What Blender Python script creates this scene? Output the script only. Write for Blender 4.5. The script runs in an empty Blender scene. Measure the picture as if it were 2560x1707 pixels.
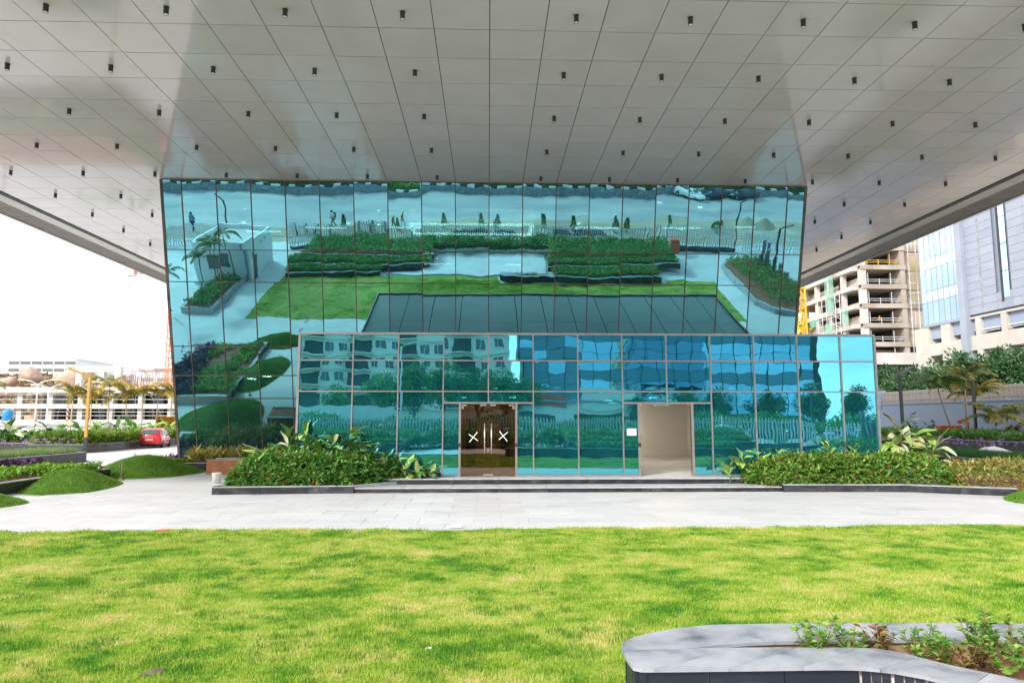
import bpy, math, random
import numpy as np
from mathutils import Vector, Matrix
sc = bpy.context.scene
col = sc.collection
R = math.radians
rng = np.random.default_rng(11)
random.seed(11)

# ------------------------------------------------------------------ camera
HC = 2.23
PITCH, YAW = 6.42, 1.98
cam_d = bpy.data.cameras.new('camera'); cam = bpy.data.objects.new('camera', cam_d); col.objects.link(cam)
cam_d.sensor_width = 36.0; cam_d.lens = 24.0; cam_d.clip_start = 0.1; cam_d.clip_end = 3000
cam.location = (0, 0, HC); cam.rotation_euler = (R(90 + PITCH), 0, R(-YAW))
sc.camera = cam

# ------------------------------------------------------------------ light
SUN_EL, SUN_AZ = 36.0, 222.0        # azimuth clockwise from +Y: behind the camera and to the left
w = bpy.data.worlds.new('World'); sc.world = w; w.use_nodes = True
nt = w.node_tree; nt.nodes.clear()
out = nt.nodes.new('ShaderNodeOutputWorld'); bg = nt.nodes.new('ShaderNodeBackground')
sky = nt.nodes.new('ShaderNodeTexSky'); sky.sky_type = 'NISHITA'; sky.sun_disc = False
sky.sun_elevation = R(SUN_EL); sky.sun_rotation = R(SUN_AZ); sky.air_density = 1.0; sky.dust_density = 3.0; sky.ozone_density = 1.0
hs = nt.nodes.new('ShaderNodeHueSaturation'); hs.inputs['Saturation'].default_value = 0.55; hs.inputs['Value'].default_value = 1.25
tc = nt.nodes.new('ShaderNodeTexCoord'); mp = nt.nodes.new('ShaderNodeMapping'); mp.inputs['Scale'].default_value = (1.2, 1.2, 4.0)
nz = nt.nodes.new('ShaderNodeTexNoise'); nz.inputs['Scale'].default_value = 2.2; nz.inputs['Detail'].default_value = 7; nz.inputs['Roughness'].default_value = 0.6
cr = nt.nodes.new('ShaderNodeValToRGB'); cr.color_ramp.elements[0].position = 0.40; cr.color_ramp.elements[1].position = 0.66
cr.color_ramp.elements[0].color = (0.25, 0.25, 0.25, 1); cr.color_ramp.elements[1].color = (0.95, 0.95, 0.95, 1)
mx = nt.nodes.new('ShaderNodeMix'); mx.data_type = 'RGBA'
mx.inputs[7].default_value = (9.5, 9.6, 9.8, 1)
L_ = nt.links.new
L_(tc.outputs['Generated'], mp.inputs[0]); L_(mp.outputs[0], nz.inputs[0]); L_(nz.outputs[0], cr.inputs[0])
L_(sky.outputs[0], hs.inputs['Color']); L_(hs.outputs[0], mx.inputs[6]); L_(cr.outputs[0], mx.inputs[0])
L_(mx.outputs[2], bg.inputs[0]); bg.inputs[1].default_value = 0.145; L_(bg.outputs[0], out.inputs[0])
sd = bpy.data.lights.new('sun', 'SUN'); sd.energy = 2.3; sd.angle = R(7.0); sd.color = (1.0, 0.95, 0.88)
sun = bpy.data.objects.new('sun', sd); col.objects.link(sun)
sv = Vector((math.sin(R(SUN_AZ)) * math.cos(R(SUN_EL)), math.cos(R(SUN_AZ)) * math.cos(R(SUN_EL)), math.sin(R(SUN_EL))))
sun.rotation_euler = sv.to_track_quat('Z', 'Y').to_euler(); sun.location = (-40, -40, 60)
vs = sc.view_settings; vs.view_transform = 'Standard'; vs.look = 'None'; vs.exposure = 0.78; vs.gamma = 1.0; vs.use_curve_mapping = False
sc.render.engine = 'CYCLES'
cy = sc.cycles; cy.max_bounces = 8; cy.diffuse_bounces = 3; cy.glossy_bounces = 5; cy.transmission_bounces = 4; cy.transparent_max_bounces = 10
cy.caustics_reflective = False; cy.caustics_refractive = False; cy.sample_clamp_indirect = 8.0
cy.use_denoising = True
try: cy.denoiser = 'OPENIMAGEDENOISE'
except Exception: pass

# ------------------------------------------------------------------ pixels (of the photo at 2352 x 1568) to directions
PX = 2560 / 2352.0
def ray(x, y):
    x *= PX; y *= PX
    d = Vector(((x - 1280) / 1706.7, 1.0, (853.5 - y) / 1706.7))
    c, s = math.cos(R(PITCH)), math.sin(R(PITCH)); d = Vector((d.x, d.y * c - d.z * s, d.y * s + d.z * c))
    c, s = math.cos(R(-YAW)), math.sin(R(-YAW)); return Vector((d.x * c - d.y * s, d.x * s + d.y * c, d.z))
def ground(x, y, z=0.0):
    d = ray(x, y); t = (z - HC) / d.z; return Vector((d.x * t, d.y * t, z))
def aty(x, y, Y):
    d = ray(x, y); t = Y / d.y; return Vector((d.x * t, Y, d.z * t + HC))
def atx(x, y, X):
    d = ray(x, y); t = X / d.x; return Vector((X, d.y * t, d.z * t + HC))

# ------------------------------------------------------------------ materials
MATS = {}
def new_mat(name):
    m = bpy.data.materials.new(name); m.use_nodes = True; n = m.node_tree; n.nodes.clear()
    o = n.nodes.new('ShaderNodeOutputMaterial'); MATS[name] = m
    return m, n, o
def c4(c): return (c[0], c[1], c[2], 1.0)
def coords(n, scale=1.0, rand=True, stretch=(1, 1, 1), world=False):
    m_ = n.nodes.new('ShaderNodeMapping'); m_.inputs['Scale'].default_value = (scale * stretch[0], scale * stretch[1], scale * stretch[2])
    if world:
        g = n.nodes.new('ShaderNodeNewGeometry'); n.links.new(g.outputs['Position'], m_.inputs[0])
    else:
        t = n.nodes.new('ShaderNodeTexCoord'); n.links.new(t.outputs['Object'], m_.inputs[0])
        if rand:
            oi = n.nodes.new('ShaderNodeObjectInfo'); mu = n.nodes.new('ShaderNodeMath'); mu.operation = 'MULTIPLY'; mu.inputs[1].default_value = 97.0
            n.links.new(oi.outputs['Random'], mu.inputs[0]); n.links.new(mu.outputs[0], m_.inputs['Location'])
    return m_
def noise(n, cm, scale, detail=5, rough=0.6):
    z = n.nodes.new('ShaderNodeTexNoise'); z.inputs['Scale'].default_value = scale; z.inputs['Detail'].default_value = detail; z.inputs['Roughness'].default_value = rough
    n.links.new(cm.outputs[0], z.inputs[0]); return z
def ramp(n, src, stops):
    r = n.nodes.new('ShaderNodeValToRGB'); e = r.color_ramp.elements
    while len(e) < len(stops): e.new(0.5)
    for i, (p, c) in enumerate(stops): e[i].position = p; e[i].color = c4(c)
    n.links.new(src, r.inputs[0]); return r
def pm(name, c1, c2=None, scale=3.0, rough=0.6, metal=0.0, bump=0.0, bscale=40.0, spec=0.5, lo=0.35, hi=0.65, rvar=0.0, objvar=0.0, stretch=(1, 1, 1), world=False, c3=None, coat=0.0, detail=6):
    m, n, o = new_mat(name)
    p = n.nodes.new('ShaderNodeBsdfPrincipled'); n.links.new(p.outputs[0], o.inputs[0])
    p.inputs['Roughness'].default_value = rough; p.inputs['Metallic'].default_value = metal; p.inputs['Specular IOR Level'].default_value = spec
    if coat: p.inputs['Coat Weight'].default_value = coat; p.inputs['Coat Roughness'].default_value = 0.05
    p.inputs['Base Color'].default_value = c4(c1)
    cm = coords(n, 1.0, True, stretch, world); srcc = None
    if c2 is not None:
        z = noise(n, cm, scale, detail); st = [(lo, c1), (hi, c2)]
        if c3 is not None: st = [(lo, c1), ((lo + hi) / 2, c3), (hi, c2)]
        srcc = ramp(n, z.outputs[0], st).outputs[0]
        if rvar:
            mr = n.nodes.new('ShaderNodeMapRange'); mr.inputs[3].default_value = max(0.02, rough - rvar); mr.inputs[4].default_value = min(1, rough + rvar)
            n.links.new(z.outputs[0], mr.inputs[0]); n.links.new(mr.outputs[0], p.inputs['Roughness'])
    if objvar:
        oi = n.nodes.new('ShaderNodeObjectInfo'); mr = n.nodes.new('ShaderNodeMapRange'); mr.inputs[3].default_value = 1 - objvar; mr.inputs[4].default_value = 1 + objvar
        n.links.new(oi.outputs['Random'], mr.inputs[0])
        h = n.nodes.new('ShaderNodeHueSaturation'); n.links.new(mr.outputs[0], h.inputs['Value'])
        if srcc is not None: n.links.new(srcc, h.inputs['Color'])
        else: h.inputs['Color'].default_value = c4(c1)
        srcc = h.outputs[0]
    if srcc is not None: n.links.new(srcc, p.inputs['Base Color'])
    if bump:
        zb = noise(n, cm, bscale, 4); b = n.nodes.new('ShaderNodeBump'); b.inputs['Strength'].default_value = bump; b.inputs['Distance'].default_value = 0.02
        n.links.new(zb.outputs[0], b.inputs['Height']); n.links.new(b.outputs[0], p.inputs['Normal'])
    return m
def leaf_mat(name, stops, transl=0.35, rough=0.45, nscale=0.0, nmix=0.5):
    """leaf colour differs from leaf to leaf (random per island) and, if nscale, slowly over the plant"""
    m, n, o = new_mat(name)
    g = n.nodes.new('ShaderNodeNewGeometry'); src = g.outputs['Random Per Island']
    if nscale:
        cm = coords(n, 1.0, True); z = noise(n, cm, nscale, 3)
        mr = n.nodes.new('ShaderNodeMapRange'); mr.inputs[1].default_value = 0.3; mr.inputs[2].default_value = 0.7; n.links.new(z.outputs[0], mr.inputs[0])
        mm = n.nodes.new('ShaderNodeMix'); mm.data_type = 'FLOAT'; mm.inputs[0].default_value = nmix
        n.links.new(src, mm.inputs[2]); n.links.new(mr.outputs[0], mm.inputs[3]); src = mm.outputs[0]
    r = ramp(n, src, stops)
    p = n.nodes.new('ShaderNodeBsdfPrincipled'); p.inputs['Roughness'].default_value = rough; p.inputs['Specular IOR Level'].default_value = 0.4
    t = n.nodes.new('ShaderNodeBsdfTranslucent'); mxs = n.nodes.new('ShaderNodeMixShader'); mxs.inputs[0].default_value = transl
    n.links.new(r.outputs[0], p.inputs['Base Color']); n.links.new(r.outputs[0], t.inputs[0])
    n.links.new(p.outputs[0], mxs.inputs[1]); n.links.new(t.outputs[0], mxs.inputs[2]); n.links.new(mxs.outputs[0], o.inputs[0])
    return m
def mirror_glass(name, tint, trans, refl=0.85, wob=0.5, wscale=0.55, rough=0.0, haze=0.0, haze_col=(0.05, 0.42, 0.46)):
    """reflective coated glass: tinted mirror reflection over a tinted see-through body, gently wavy pane by pane"""
    m, n, o = new_mat(name)
    gl = n.nodes.new('ShaderNodeBsdfGlossy'); gl.inputs['Color'].default_value = c4(tint); gl.inputs['Roughness'].default_value = rough
    tr = n.nodes.new('ShaderNodeBsdfTransparent'); tr.inputs[0].default_value = c4(trans)
    oi = n.nodes.new('ShaderNodeObjectInfo'); mv = n.nodes.new('ShaderNodeMapRange'); mv.inputs[3].default_value = 0.88; mv.inputs[4].default_value = 1.08; n.links.new(oi.outputs['Random'], mv.inputs[0]); hv = n.nodes.new('ShaderNodeHueSaturation'); hv.inputs['Color'].default_value = c4(tint); n.links.new(mv.outputs[0], hv.inputs['Value']); n.links.new(hv.outputs[0], gl.inputs['Color'])
    mxs = n.nodes.new('ShaderNodeMixShader'); mxs.inputs[0].default_value = refl
    n.links.new(tr.outputs[0], mxs.inputs[1]); n.links.new(gl.outputs[0], mxs.inputs[2]); res = mxs.outputs[0]
    if haze:      # uneven teal haze put into the glass colour, lifting dark reflections
        df = n.nodes.new('ShaderNodeBsdfDiffuse'); df.inputs[0].default_value = c4(haze_col); m2 = n.nodes.new('ShaderNodeMixShader'); cf_ = coords(n, 1.0, True); zf = noise(n, cf_, 0.9, 6, 0.65); mf = n.nodes.new('ShaderNodeMapRange'); mf.inputs[1].default_value = 0.3; mf.inputs[2].default_value = 0.75; mf.inputs[3].default_value = haze * 0.6; mf.inputs[4].default_value = haze * 1.7
        n.links.new(zf.outputs[0], mf.inputs[0]); n.links.new(mf.outputs[0], m2.inputs[0]); n.links.new(res, m2.inputs[1]); n.links.new(df.outputs[0], m2.inputs[2]); res = m2.outputs[0]
    n.links.new(res, o.inputs[0])
    cm = coords(n, 1.0, True); z = noise(n, cm, wscale, 2, 0.4)
    b = n.nodes.new('ShaderNodeBump'); b.inputs['Strength'].default_value = 1.0; b.inputs['Distance'].default_value = wob
    n.links.new(z.outputs[0], b.inputs['Height']); n.links.new(b.outputs[0], gl.inputs['Normal'])
    return m
def emit(name, c, s):
    m, n, o = new_mat(name); e = n.nodes.new('ShaderNodeEmission'); e.inputs[0].default_value = c4(c); e.inputs[1].default_value = s
    n.links.new(e.outputs[0], o.inputs[0]); return m
# ------------------------------------------------------------------ geometry helpers
class MB:
    def __init__(s): s.v = []; s.f = []; s.mi = []; s.sm = []
    def add(s, vs, fs, m=0, smooth=False):
        b = len(s.v); s.v += [tuple(v) for v in vs]
        for f in fs: s.f.append(tuple(i + b for i in f)); s.mi.append(m); s.sm.append(smooth)
        return s
    def box(s, x0, x1, y0, y1, z0, z1, m=0):
        v = [(x0, y0, z0), (x1, y0, z0), (x1, y1, z0), (x0, y1, z0), (x0, y0, z1), (x1, y0, z1), (x1, y1, z1), (x0, y1, z1)]
        return s.add(v, [(0, 3, 2, 1), (4, 5, 6, 7), (0, 1, 5, 4), (1, 2, 6, 5), (2, 3, 7, 6), (3, 0, 4, 7)], m)
    def bevbox(s, x0, x1, y0, y1, z0, z1, b, m=0):
        """box with its upright and top edges chamfered"""
        pts = [(x0 + b, y0), (x1 - b, y0), (x1, y0 + b), (x1, y1 - b), (x1 - b, y1), (x0 + b, y1), (x0, y1 - b), (x0, y0 + b)]
        top = [(min(max(p[0], x0 + b), x1 - b), min(max(p[1], y0 + b), y1 - b)) for p in pts]
        v = [(p[0], p[1], z0) for p in pts] + [(p[0], p[1], z1 - b) for p in pts] + [((p[0] * 1 if True else 0) + (x0 + x1 - 2 * p[0]) / max(1e-6, (x1 - x0)) * b, p[1] + (y0 + y1 - 2 * p[1]) / max(1e-6, (y1 - y0)) * b, z1) for p in pts]
        f = [tuple(reversed(range(8)))] + [(i, (i + 1) % 8, 8 + (i + 1) % 8, 8 + i) for i in range(8)] + [(8 + i, 8 + (i + 1) % 8, 16 + (i + 1) % 8, 16 + i) for i in range(8)] + [tuple(range(16, 24))]
        return s.add(v, f, m)
    def prism(s, pts, z0, z1, m=0):
        n = len(pts); a = sum(pts[i][0] * pts[(i + 1) % n][1] - pts[(i + 1) % n][0] * pts[i][1] for i in range(n))
        if a < 0: pts = list(reversed(pts))
        v = [(p[0], p[1], z0) for p in pts] + [(p[0], p[1], z1) for p in pts]
        f = [tuple(reversed(range(n))), tuple(range(n, 2 * n))] + [(i, (i + 1) % n, n + (i + 1) % n, n + i) for i in range(n)]
        return s.add(v, f, m)
    def bar(s, p, q, w, h=None, m=0, up=(0, 0, 1)):
        h = w if h is None else h; p = Vector(p); q = Vector(q); d = (q - p).normalized(); u = Vector(up)
        if abs(d.dot(u)) > 0.98: u = Vector((0, 1, 0)) if abs(d.y) < 0.9 else Vector((1, 0, 0))
        a = d.cross(u).normalized() * w / 2; b = a.cross(d).normalized() * h / 2
        v = [p - a - b, p + a - b, p + a + b, p - a + b, q - a - b, q + a - b, q + a + b, q - a + b]
        return s.add(v, [(0, 3, 2, 1), (4, 5, 6, 7), (0, 1, 5, 4), (1, 2, 6, 5), (2, 3, 7, 6), (3, 0, 4, 7)], m)
    def tube(s, pts, r, n=8, m=0, cap=True):
        pts = [Vector(p) for p in pts]; rs = r if isinstance(r, (list, tuple)) else [r] * len(pts); vs_ = []; u = None
        for i, p in enumerate(pts):
            d = (pts[min(i + 1, len(pts) - 1)] - pts[max(i - 1, 0)]).normalized()
            if u is None: u = d.orthogonal().normalized()
            else:
                u = (u - d * u.dot(d)); u = u.normalized() if u.length > 1e-6 else d.orthogonal().normalized()
            k = d.cross(u)
            vs_ += [p + (u * math.cos(2 * math.pi * j / n) + k * math.sin(2 * math.pi * j / n)) * rs[i] for j in range(n)]
        fs = [(i * n + j, i * n + (j + 1) % n, (i + 1) * n + (j + 1) % n, (i + 1) * n + j) for i in range(len(pts) - 1) for j in range(n)]
        s.add(vs_, fs, m, True)
        if cap:
            b = len(s.v) - len(vs_)
            s.f.append(tuple(reversed(range(b, b + n)))); s.mi.append(m); s.sm.append(False)
            e = b + (len(pts) - 1) * n; s.f.append(tuple(range(e, e + n))); s.mi.append(m); s.sm.append(False)
        return s
    def cyl(s, c, r, z0, z1, n=12, m=0, r1=None):
        return s.tube([(c[0], c[1], z0), (c[0], c[1], z1)], [r, r if r1 is None else r1], n, m)
    def lathe(s, c, prof, n=12, m=0):
        vs_ = [(c[0] + r * math.cos(2 * math.pi * j / n), c[1] + r * math.sin(2 * math.pi * j / n), c[2] + z) for r, z in prof for j in range(n)]
        return s.add(vs_, [(i * n + j, i * n + (j + 1) % n, (i + 1) * n + (j + 1) % n, (i + 1) * n + j) for i in range(len(prof) - 1) for j in range(n)], m, True)
    def quad(s, a, b, c, d, m=0): return s.add([a, b, c, d], [(0, 1, 2, 3)], m)
    def grid(s, fn, nu, nv, m=0, smooth=True):
        vs_ = [fn(i / nu, j / nv) for j in range(nv + 1) for i in range(nu + 1)]
        return s.add(vs_, [(j * (nu + 1) + i, j * (nu + 1) + i + 1, (j + 1) * (nu + 1) + i + 1, (j + 1) * (nu + 1) + i) for j in range(nv) for i in range(nu)], m, smooth)
    def mesh(s, name, mats, off=(0, 0, 0)):
        me = bpy.data.meshes.new(name)
        o = off; me.from_pydata([(v[0] - o[0], v[1] - o[1], v[2] - o[2]) for v in s.v], [], s.f)
        for m in (mats if isinstance(mats, (list, tuple)) else [mats]): me.materials.append(MATS[m] if isinstance(m, str) else m)
        me.polygons.foreach_set('material_index', s.mi); me.polygons.foreach_set('use_smooth', s.sm); me.update()
        return me
WL = {}
def link(name, data, parent=None, loc=None, rot=None):
    o = bpy.data.objects.new(name, data); col.objects.link(o)
    if parent is not None: o.parent = parent
    if loc is not None: o.location = loc
    if rot is not None: o.rotation_euler = rot
    base = WL.get(parent.name, Vector((0, 0, 0))) if parent is not None else Vector((0, 0, 0))
    WL[o.name] = base + Vector(o.location)
    return o
def tag(o, label, cat=None, group=None, kind=None):
    if label: o['label'] = label
    if cat: o['category'] = cat
    if group: o['group'] = group
    if kind: o['kind'] = kind
    return o
def thing(name, label, cat, loc=(0, 0, 0), group=None, rz=0.0, kind=None):
    o = bpy.data.objects.new(name, None); o.empty_display_size = 0.2; col.objects.link(o); o.location = loc; o.rotation_euler = (0, 0, rz)
    WL[o.name] = Vector(loc); return tag(o, label, cat, group, kind)
def part(name, mb, mats, parent, kind=None, label=None):
    """a mesh given in world coordinates (or local ones, when the thing stands at the origin) as a child of parent"""
    o = link(name, mb.mesh(name, mats, WL[parent.name]), parent); return tag(o, label, None, None, kind)
def solo(name, mb, mats, label, cat, base=None, group=None, kind=None):
    b = Vector(base) if base is not None else Vector((0, 0, 0))
    o = link(name, mb.mesh(name, mats, b), None, b); return tag(o, label, cat, group, kind)
def struct(name, mb, mats, label=None):
    o = link(name, mb.mesh(name, mats)); o['kind'] = 'structure'
    if label: o['label'] = label
    return o
def copy_tree(o, parent=None):
    c = o.copy(); col.objects.link(c); c.parent = parent
    for ch in o.children: copy_tree(ch, c)
    return c
def place(root, loc, rz=0.0, label=None, scale=None, group=None, first=False):
    r = root if first else copy_tree(root)
    r.location = loc; r.rotation_euler = (0, 0, rz)
    if scale: r.scale = (scale, scale, scale) if not isinstance(scale, tuple) else scale
    if label: r['label'] = label
    if group: r['group'] = group
    return r
ORD = ['first', 'second', 'third', 'fourth', 'fifth', 'sixth', 'seventh', 'eighth', 'ninth', 'tenth', 'eleventh', 'twelfth', 'thirteenth', 'fourteenth', 'fifteenth', 'sixteenth', 'seventeenth', 'eighteenth']

def npmesh(name, V, F, mats, smooth=False):
    """big meshes from numpy: V (n,3), F (m,k)"""
    me = bpy.data.meshes.new(name); k = F.shape[1]
    me.vertices.add(len(V)); me.vertices.foreach_set('co', np.ascontiguousarray(V, dtype=np.float32).ravel())
    me.loops.add(F.size); me.loops.foreach_set('vertex_index', np.ascontiguousarray(F, dtype=np.int32).ravel())
    me.polygons.add(len(F)); me.polygons.foreach_set('loop_start', np.arange(0, F.size, k, dtype=np.int32))
    if smooth: me.polygons.foreach_set('use_smooth', np.ones(len(F), dtype=bool))
    for m in (mats if isinstance(mats, (list, tuple)) else [mats]): me.materials.append(MATS[m])
    me.update(calc_edges=True); return me
def nrm(a): return a / np.maximum(np.linalg.norm(a, axis=1, keepdims=True), 1e-9)
def leaves(name, P, D, L, W, mat, fold=0.25, droop=0.15):
    """one folded, pointed leaf of four triangles for each row"""
    N = len(P); D = nrm(np.asarray(D, float)); L = np.broadcast_to(np.asarray(L, float), (N,))[:, None]; W = np.broadcast_to(np.asarray(W, float), (N,))[:, None]
    up = rng.normal(0, 0.45, (N, 3)) + np.array([0, 0, 1.0]); S = nrm(np.cross(D, up)); U = np.cross(S, D)
    mid = P + D * L * 0.48; l = mid - S * W / 2 + U * W * fold; r = mid + S * W / 2 + U * W * fold; t = P + D * L - U * L * droop
    V = np.stack([P, r, t, l, mid], 1).reshape(-1, 3); b = np.arange(N)[:, None] * 5
    F = np.concatenate([b + np.array([[0, 1, 4]]), b + np.array([[4, 1, 2]]), b + np.array([[4, 2, 3]]), b + np.array([[0, 4, 3]])], 0)
    return npmesh(name, V, F, mat)
def blades(name, P, H, W, mat, lean=0.4):
    N = len(P); a = rng.uniform(0, 2 * math.pi, N); s = np.stack([np.cos(a), np.sin(a), np.zeros(N)], 1)
    b2 = rng.uniform(0, 2 * math.pi, N); ln = np.abs(rng.normal(0, lean, N)); H = np.broadcast_to(H, (N,)); W = np.broadcast_to(W, (N,))
    tip = P + np.stack([np.cos(b2) * ln * H, np.sin(b2) * ln * H, H * np.sqrt(np.maximum(0.15, 1 - np.minimum(ln, 0.9) ** 2))], 1)
    V = np.stack([P - s * W[:, None] / 2, P + s * W[:, None] / 2, tip], 1).reshape(-1, 3)
    F = np.arange(3 * N).reshape(-1, 3); return npmesh(name, V, F, mat)
def in_poly(P, poly):
    x, y = P[:, 0], P[:, 1]; inside = np.zeros(len(P), bool); n = len(poly)
    for i in range(n):
        x0, y0 = poly[i][:2]; x1, y1 = poly[(i + 1) % n][:2]
        c = ((y0 > y) != (y1 > y)) & (x < (x1 - x0) * (y - y0) / (y1 - y0 + 1e-12) + x0); inside ^= c
    return inside
def scatter(poly, n):
    a = np.array([p[:2] for p in poly]); lo, hi = a.min(0), a.max(0); out_ = []
    got = 0
    while got < n:
        P = rng.uniform(lo, hi, (n * 2, 2)); P = P[in_poly(P, poly)]; out_.append(P); got += len(P)
        if len(P) == 0: break
    return np.concatenate(out_)[:n]
def vnoise(P, s, seed=0):
    """smooth pseudo-noise for heights, -1..1"""
    r = np.random.default_rng(seed); v = np.zeros(len(P))
    for k in range(5):
        f = s * 1.9 ** k; a = r.uniform(0, 6.28, 3); th = r.uniform(0, 6.28)
        v += 0.55 ** k * np.sin(P[:, 0] * f * math.cos(th) + P[:, 1] * f * math.sin(th) + a[0]) * np.cos(P[:, 0] * f * math.sin(th + 1) - P[:, 1] * f * math.cos(th + 1) + a[1])
    return v / 1.6
def ground_to(name, mesh, parent):
    """link a numpy mesh given in world coordinates under a parent"""
    mesh.transform(Matrix.Translation(-WL[parent.name])); return link(name, mesh, parent)
# ------------------------------------------------------------------ material list
pm('paving', (0.40, 0.395, 0.39), (0.55, 0.55, 0.555), 0.7, rough=0.55, bump=0.08, bscale=40, objvar=0.05, c3=(0.52, 0.52, 0.525), world=True, lo=0.25, hi=0.6, detail=10)
pm('paving_bed', (0.30, 0.29, 0.28), (0.38, 0.37, 0.36), 2, rough=0.8, world=True)
pm('plaza', (0.47, 0.47, 0.47), (0.57, 0.57, 0.565), 0.35, rough=0.65, bump=0.1, bscale=25, world=True, c3=(0.53, 0.53, 0.527))
pm('road', (0.26, 0.27, 0.28), (0.42, 0.41, 0.39), 0.22, rough=0.8, bump=0.15, bscale=12, stretch=(0.35, 1, 1), world=True, c3=(0.34, 0.34, 0.34), detail=10)
pm('earth', (0.30, 0.24, 0.17), (0.42, 0.36, 0.27), 0.3, rough=0.95, bump=0.3, bscale=8, world=True)
pm('soil', (0.15, 0.06, 0.03), (0.30, 0.13, 0.065), 4, rough=0.95, bump=0.5, bscale=30)
pm('granite_navy', (0.010, 0.013, 0.022), (0.26, 0.28, 0.33), 1.6, rough=0.4, bump=0.04, lo=0.52, hi=0.92, objvar=0.2, stretch=(1, 1, 3.0), c3=(0.03, 0.036, 0.055), detail=9)
pm('granite', (0.012, 0.013, 0.016), (0.05, 0.052, 0.058), 1.2, rough=0.28, bump=0.02, rvar=0.12, lo=0.3, hi=0.8, objvar=0.15)
pm('granite_worn', (0.015, 0.016, 0.02), (0.30, 0.31, 0.33), 2.0, rough=0.45, bump=0.05, rvar=0.15, lo=0.46, hi=0.85, objvar=0.2, stretch=(1, 1, 2.2), c3=(0.05, 0.052, 0.06), detail=9)
pm('coping', (0.20, 0.21, 0.22), (0.40, 0.41, 0.42), 2.0, rough=0.5, bump=0.06, bscale=50, lo=0.3, hi=0.7, objvar=0.08, c3=(0.31, 0.32, 0.335))
pm('coping_pale', (0.10, 0.11, 0.135), (0.36, 0.37, 0.40), 2.4, rough=0.42, bump=0.05, bscale=50, lo=0.28, hi=0.62, objvar=0.08, c3=(0.27, 0.285, 0.315), detail=11)
pm('step_stone', (0.34, 0.35, 0.36), (0.48, 0.49, 0.50), 2.5, rough=0.5, bump=0.05, objvar=0.05)
pm('mortar', (0.50, 0.48, 0.44), (0.62, 0.60, 0.56), 9, rough=0.9)
pm('soffit', (0.60, 0.578, 0.612), (0.645, 0.622, 0.655), 0.9, rough=0.085, spec=1.0, bump=0.0, objvar=0.025, rvar=0.03)
pm('soffit_gap', (0.02, 0.02, 0.02), rough=0.9)
pm('edge_band', (0.42, 0.41, 0.40), (0.46, 0.45, 0.44), 0.6, rough=0.22, spec=0.7, objvar=0.03)
pm('perforated', (0.17, 0.155, 0.145), (0.22, 0.20, 0.19), 1, rough=0.5, bump=0.6, bscale=60, objvar=0.06)
pm('lamp_black', (0.015, 0.015, 0.016), rough=0.35)
pm('lamp_lens', (0.8, 0.8, 0.78), rough=0.3)
mirror_glass('facade_glass', (0.245, 0.64, 0.765), (0.42, 0.62, 0.56), refl=0.80, wob=0.0044, wscale=0.7, haze=0.06, haze_col=(0.10, 0.42, 0.44))
mirror_glass('lobby_glass', (0.17, 0.62, 0.75), (0.20, 0.55, 0.58), refl=0.84, wob=0.004, wscale=0.8, haze=0.10, haze_col=(0.02, 0.34, 0.43))
mirror_glass('bronze_glass', (0.55, 0.45, 0.36), (0.68, 0.56, 0.46), refl=0.22, wob=0.002, wscale=0.8)
pm('facade_joint', (0.09, 0.075, 0.07), (0.28, 0.18, 0.12), 1.1, rough=0.7, lo=0.4, hi=0.7, world=True)
pm('alu_frame', (0.30, 0.27, 0.265), (0.38, 0.345, 0.335), 3, rough=0.35, metal=0.55)
pm('steel', (0.72, 0.70, 0.67), rough=0.25, metal=0.9)
pm('white_tape', (0.80, 0.80, 0.78), rough=0.6)
pm('paper', (0.85, 0.86, 0.87), rough=0.8)
pm('ink', (0.35, 0.36, 0.40), rough=0.8)
pm('roof_sheet', (0.64, 0.70, 0.69), (0.72, 0.78, 0.77), 0.8, rough=0.45, objvar=0.05)
pm('room_cream', (0.72, 0.69, 0.63), (0.76, 0.73, 0.67), 1, rough=0.85)
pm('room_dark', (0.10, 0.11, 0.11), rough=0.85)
pm('room_brown', (0.34, 0.21, 0.13), (0.42, 0.27, 0.17), 2, rough=0.6)
pm('portal_dark', (0.03, 0.028, 0.03), rough=0.5)
pm('room_floor', (0.42, 0.43, 0.43), (0.52, 0.53, 0.53), 1.2, rough=0.45)
pm('desk_wood', (0.30, 0.27, 0.18), (0.36, 0.32, 0.22), 2, rough=0.6)
emit('led', (1.0, 0.98, 0.92), 14.0); emit('warm_lamp_fill', (1.0, 0.88, 0.72), 55.0); emit('led_dot', (1.0, 0.97, 0.9), 25.0)
pm('white_wall', (0.70, 0.71, 0.72), (0.76, 0.77, 0.78), 0.7, rough=0.8, bump=0.05)
pm('concrete', (0.44, 0.425, 0.40), (0.56, 0.54, 0.51), 0.35, rough=0.9, bump=0.1, bscale=6)
pm('concrete_raw', (0.27, 0.235, 0.20), (0.43, 0.385, 0.335), 0.2, rough=0.95, bump=0.1, bscale=5, detail=9)
pm('dark_void', (0.055, 0.05, 0.055), rough=0.9)
pm('brickwork', (0.40, 0.33, 0.27), (0.52, 0.45, 0.38), 0.5, rough=0.95, stretch=(1, 1, 4))
pm('blue_grey_wall', (0.25, 0.305, 0.40), (0.29, 0.345, 0.44), 0.25, rough=0.8, bump=0.05, bscale=9)
pm('fence_metal', (0.50, 0.53, 0.55), (0.58, 0.60, 0.62), 2, rough=0.5, objvar=0.08)
pm('fence_brown', (0.33, 0.29, 0.26), rough=0.6, objvar=0.12)
pm('pole_dark', (0.045, 0.047, 0.052), rough=0.4, metal=0.2)
pm('pole_sunlit', (0.52, 0.27, 0.05), (0.60, 0.33, 0.07), 2, rough=0.45)  # warm sunlight put into the post colour
pm('pole_white', (0.66, 0.67, 0.68), rough=0.5)
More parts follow.
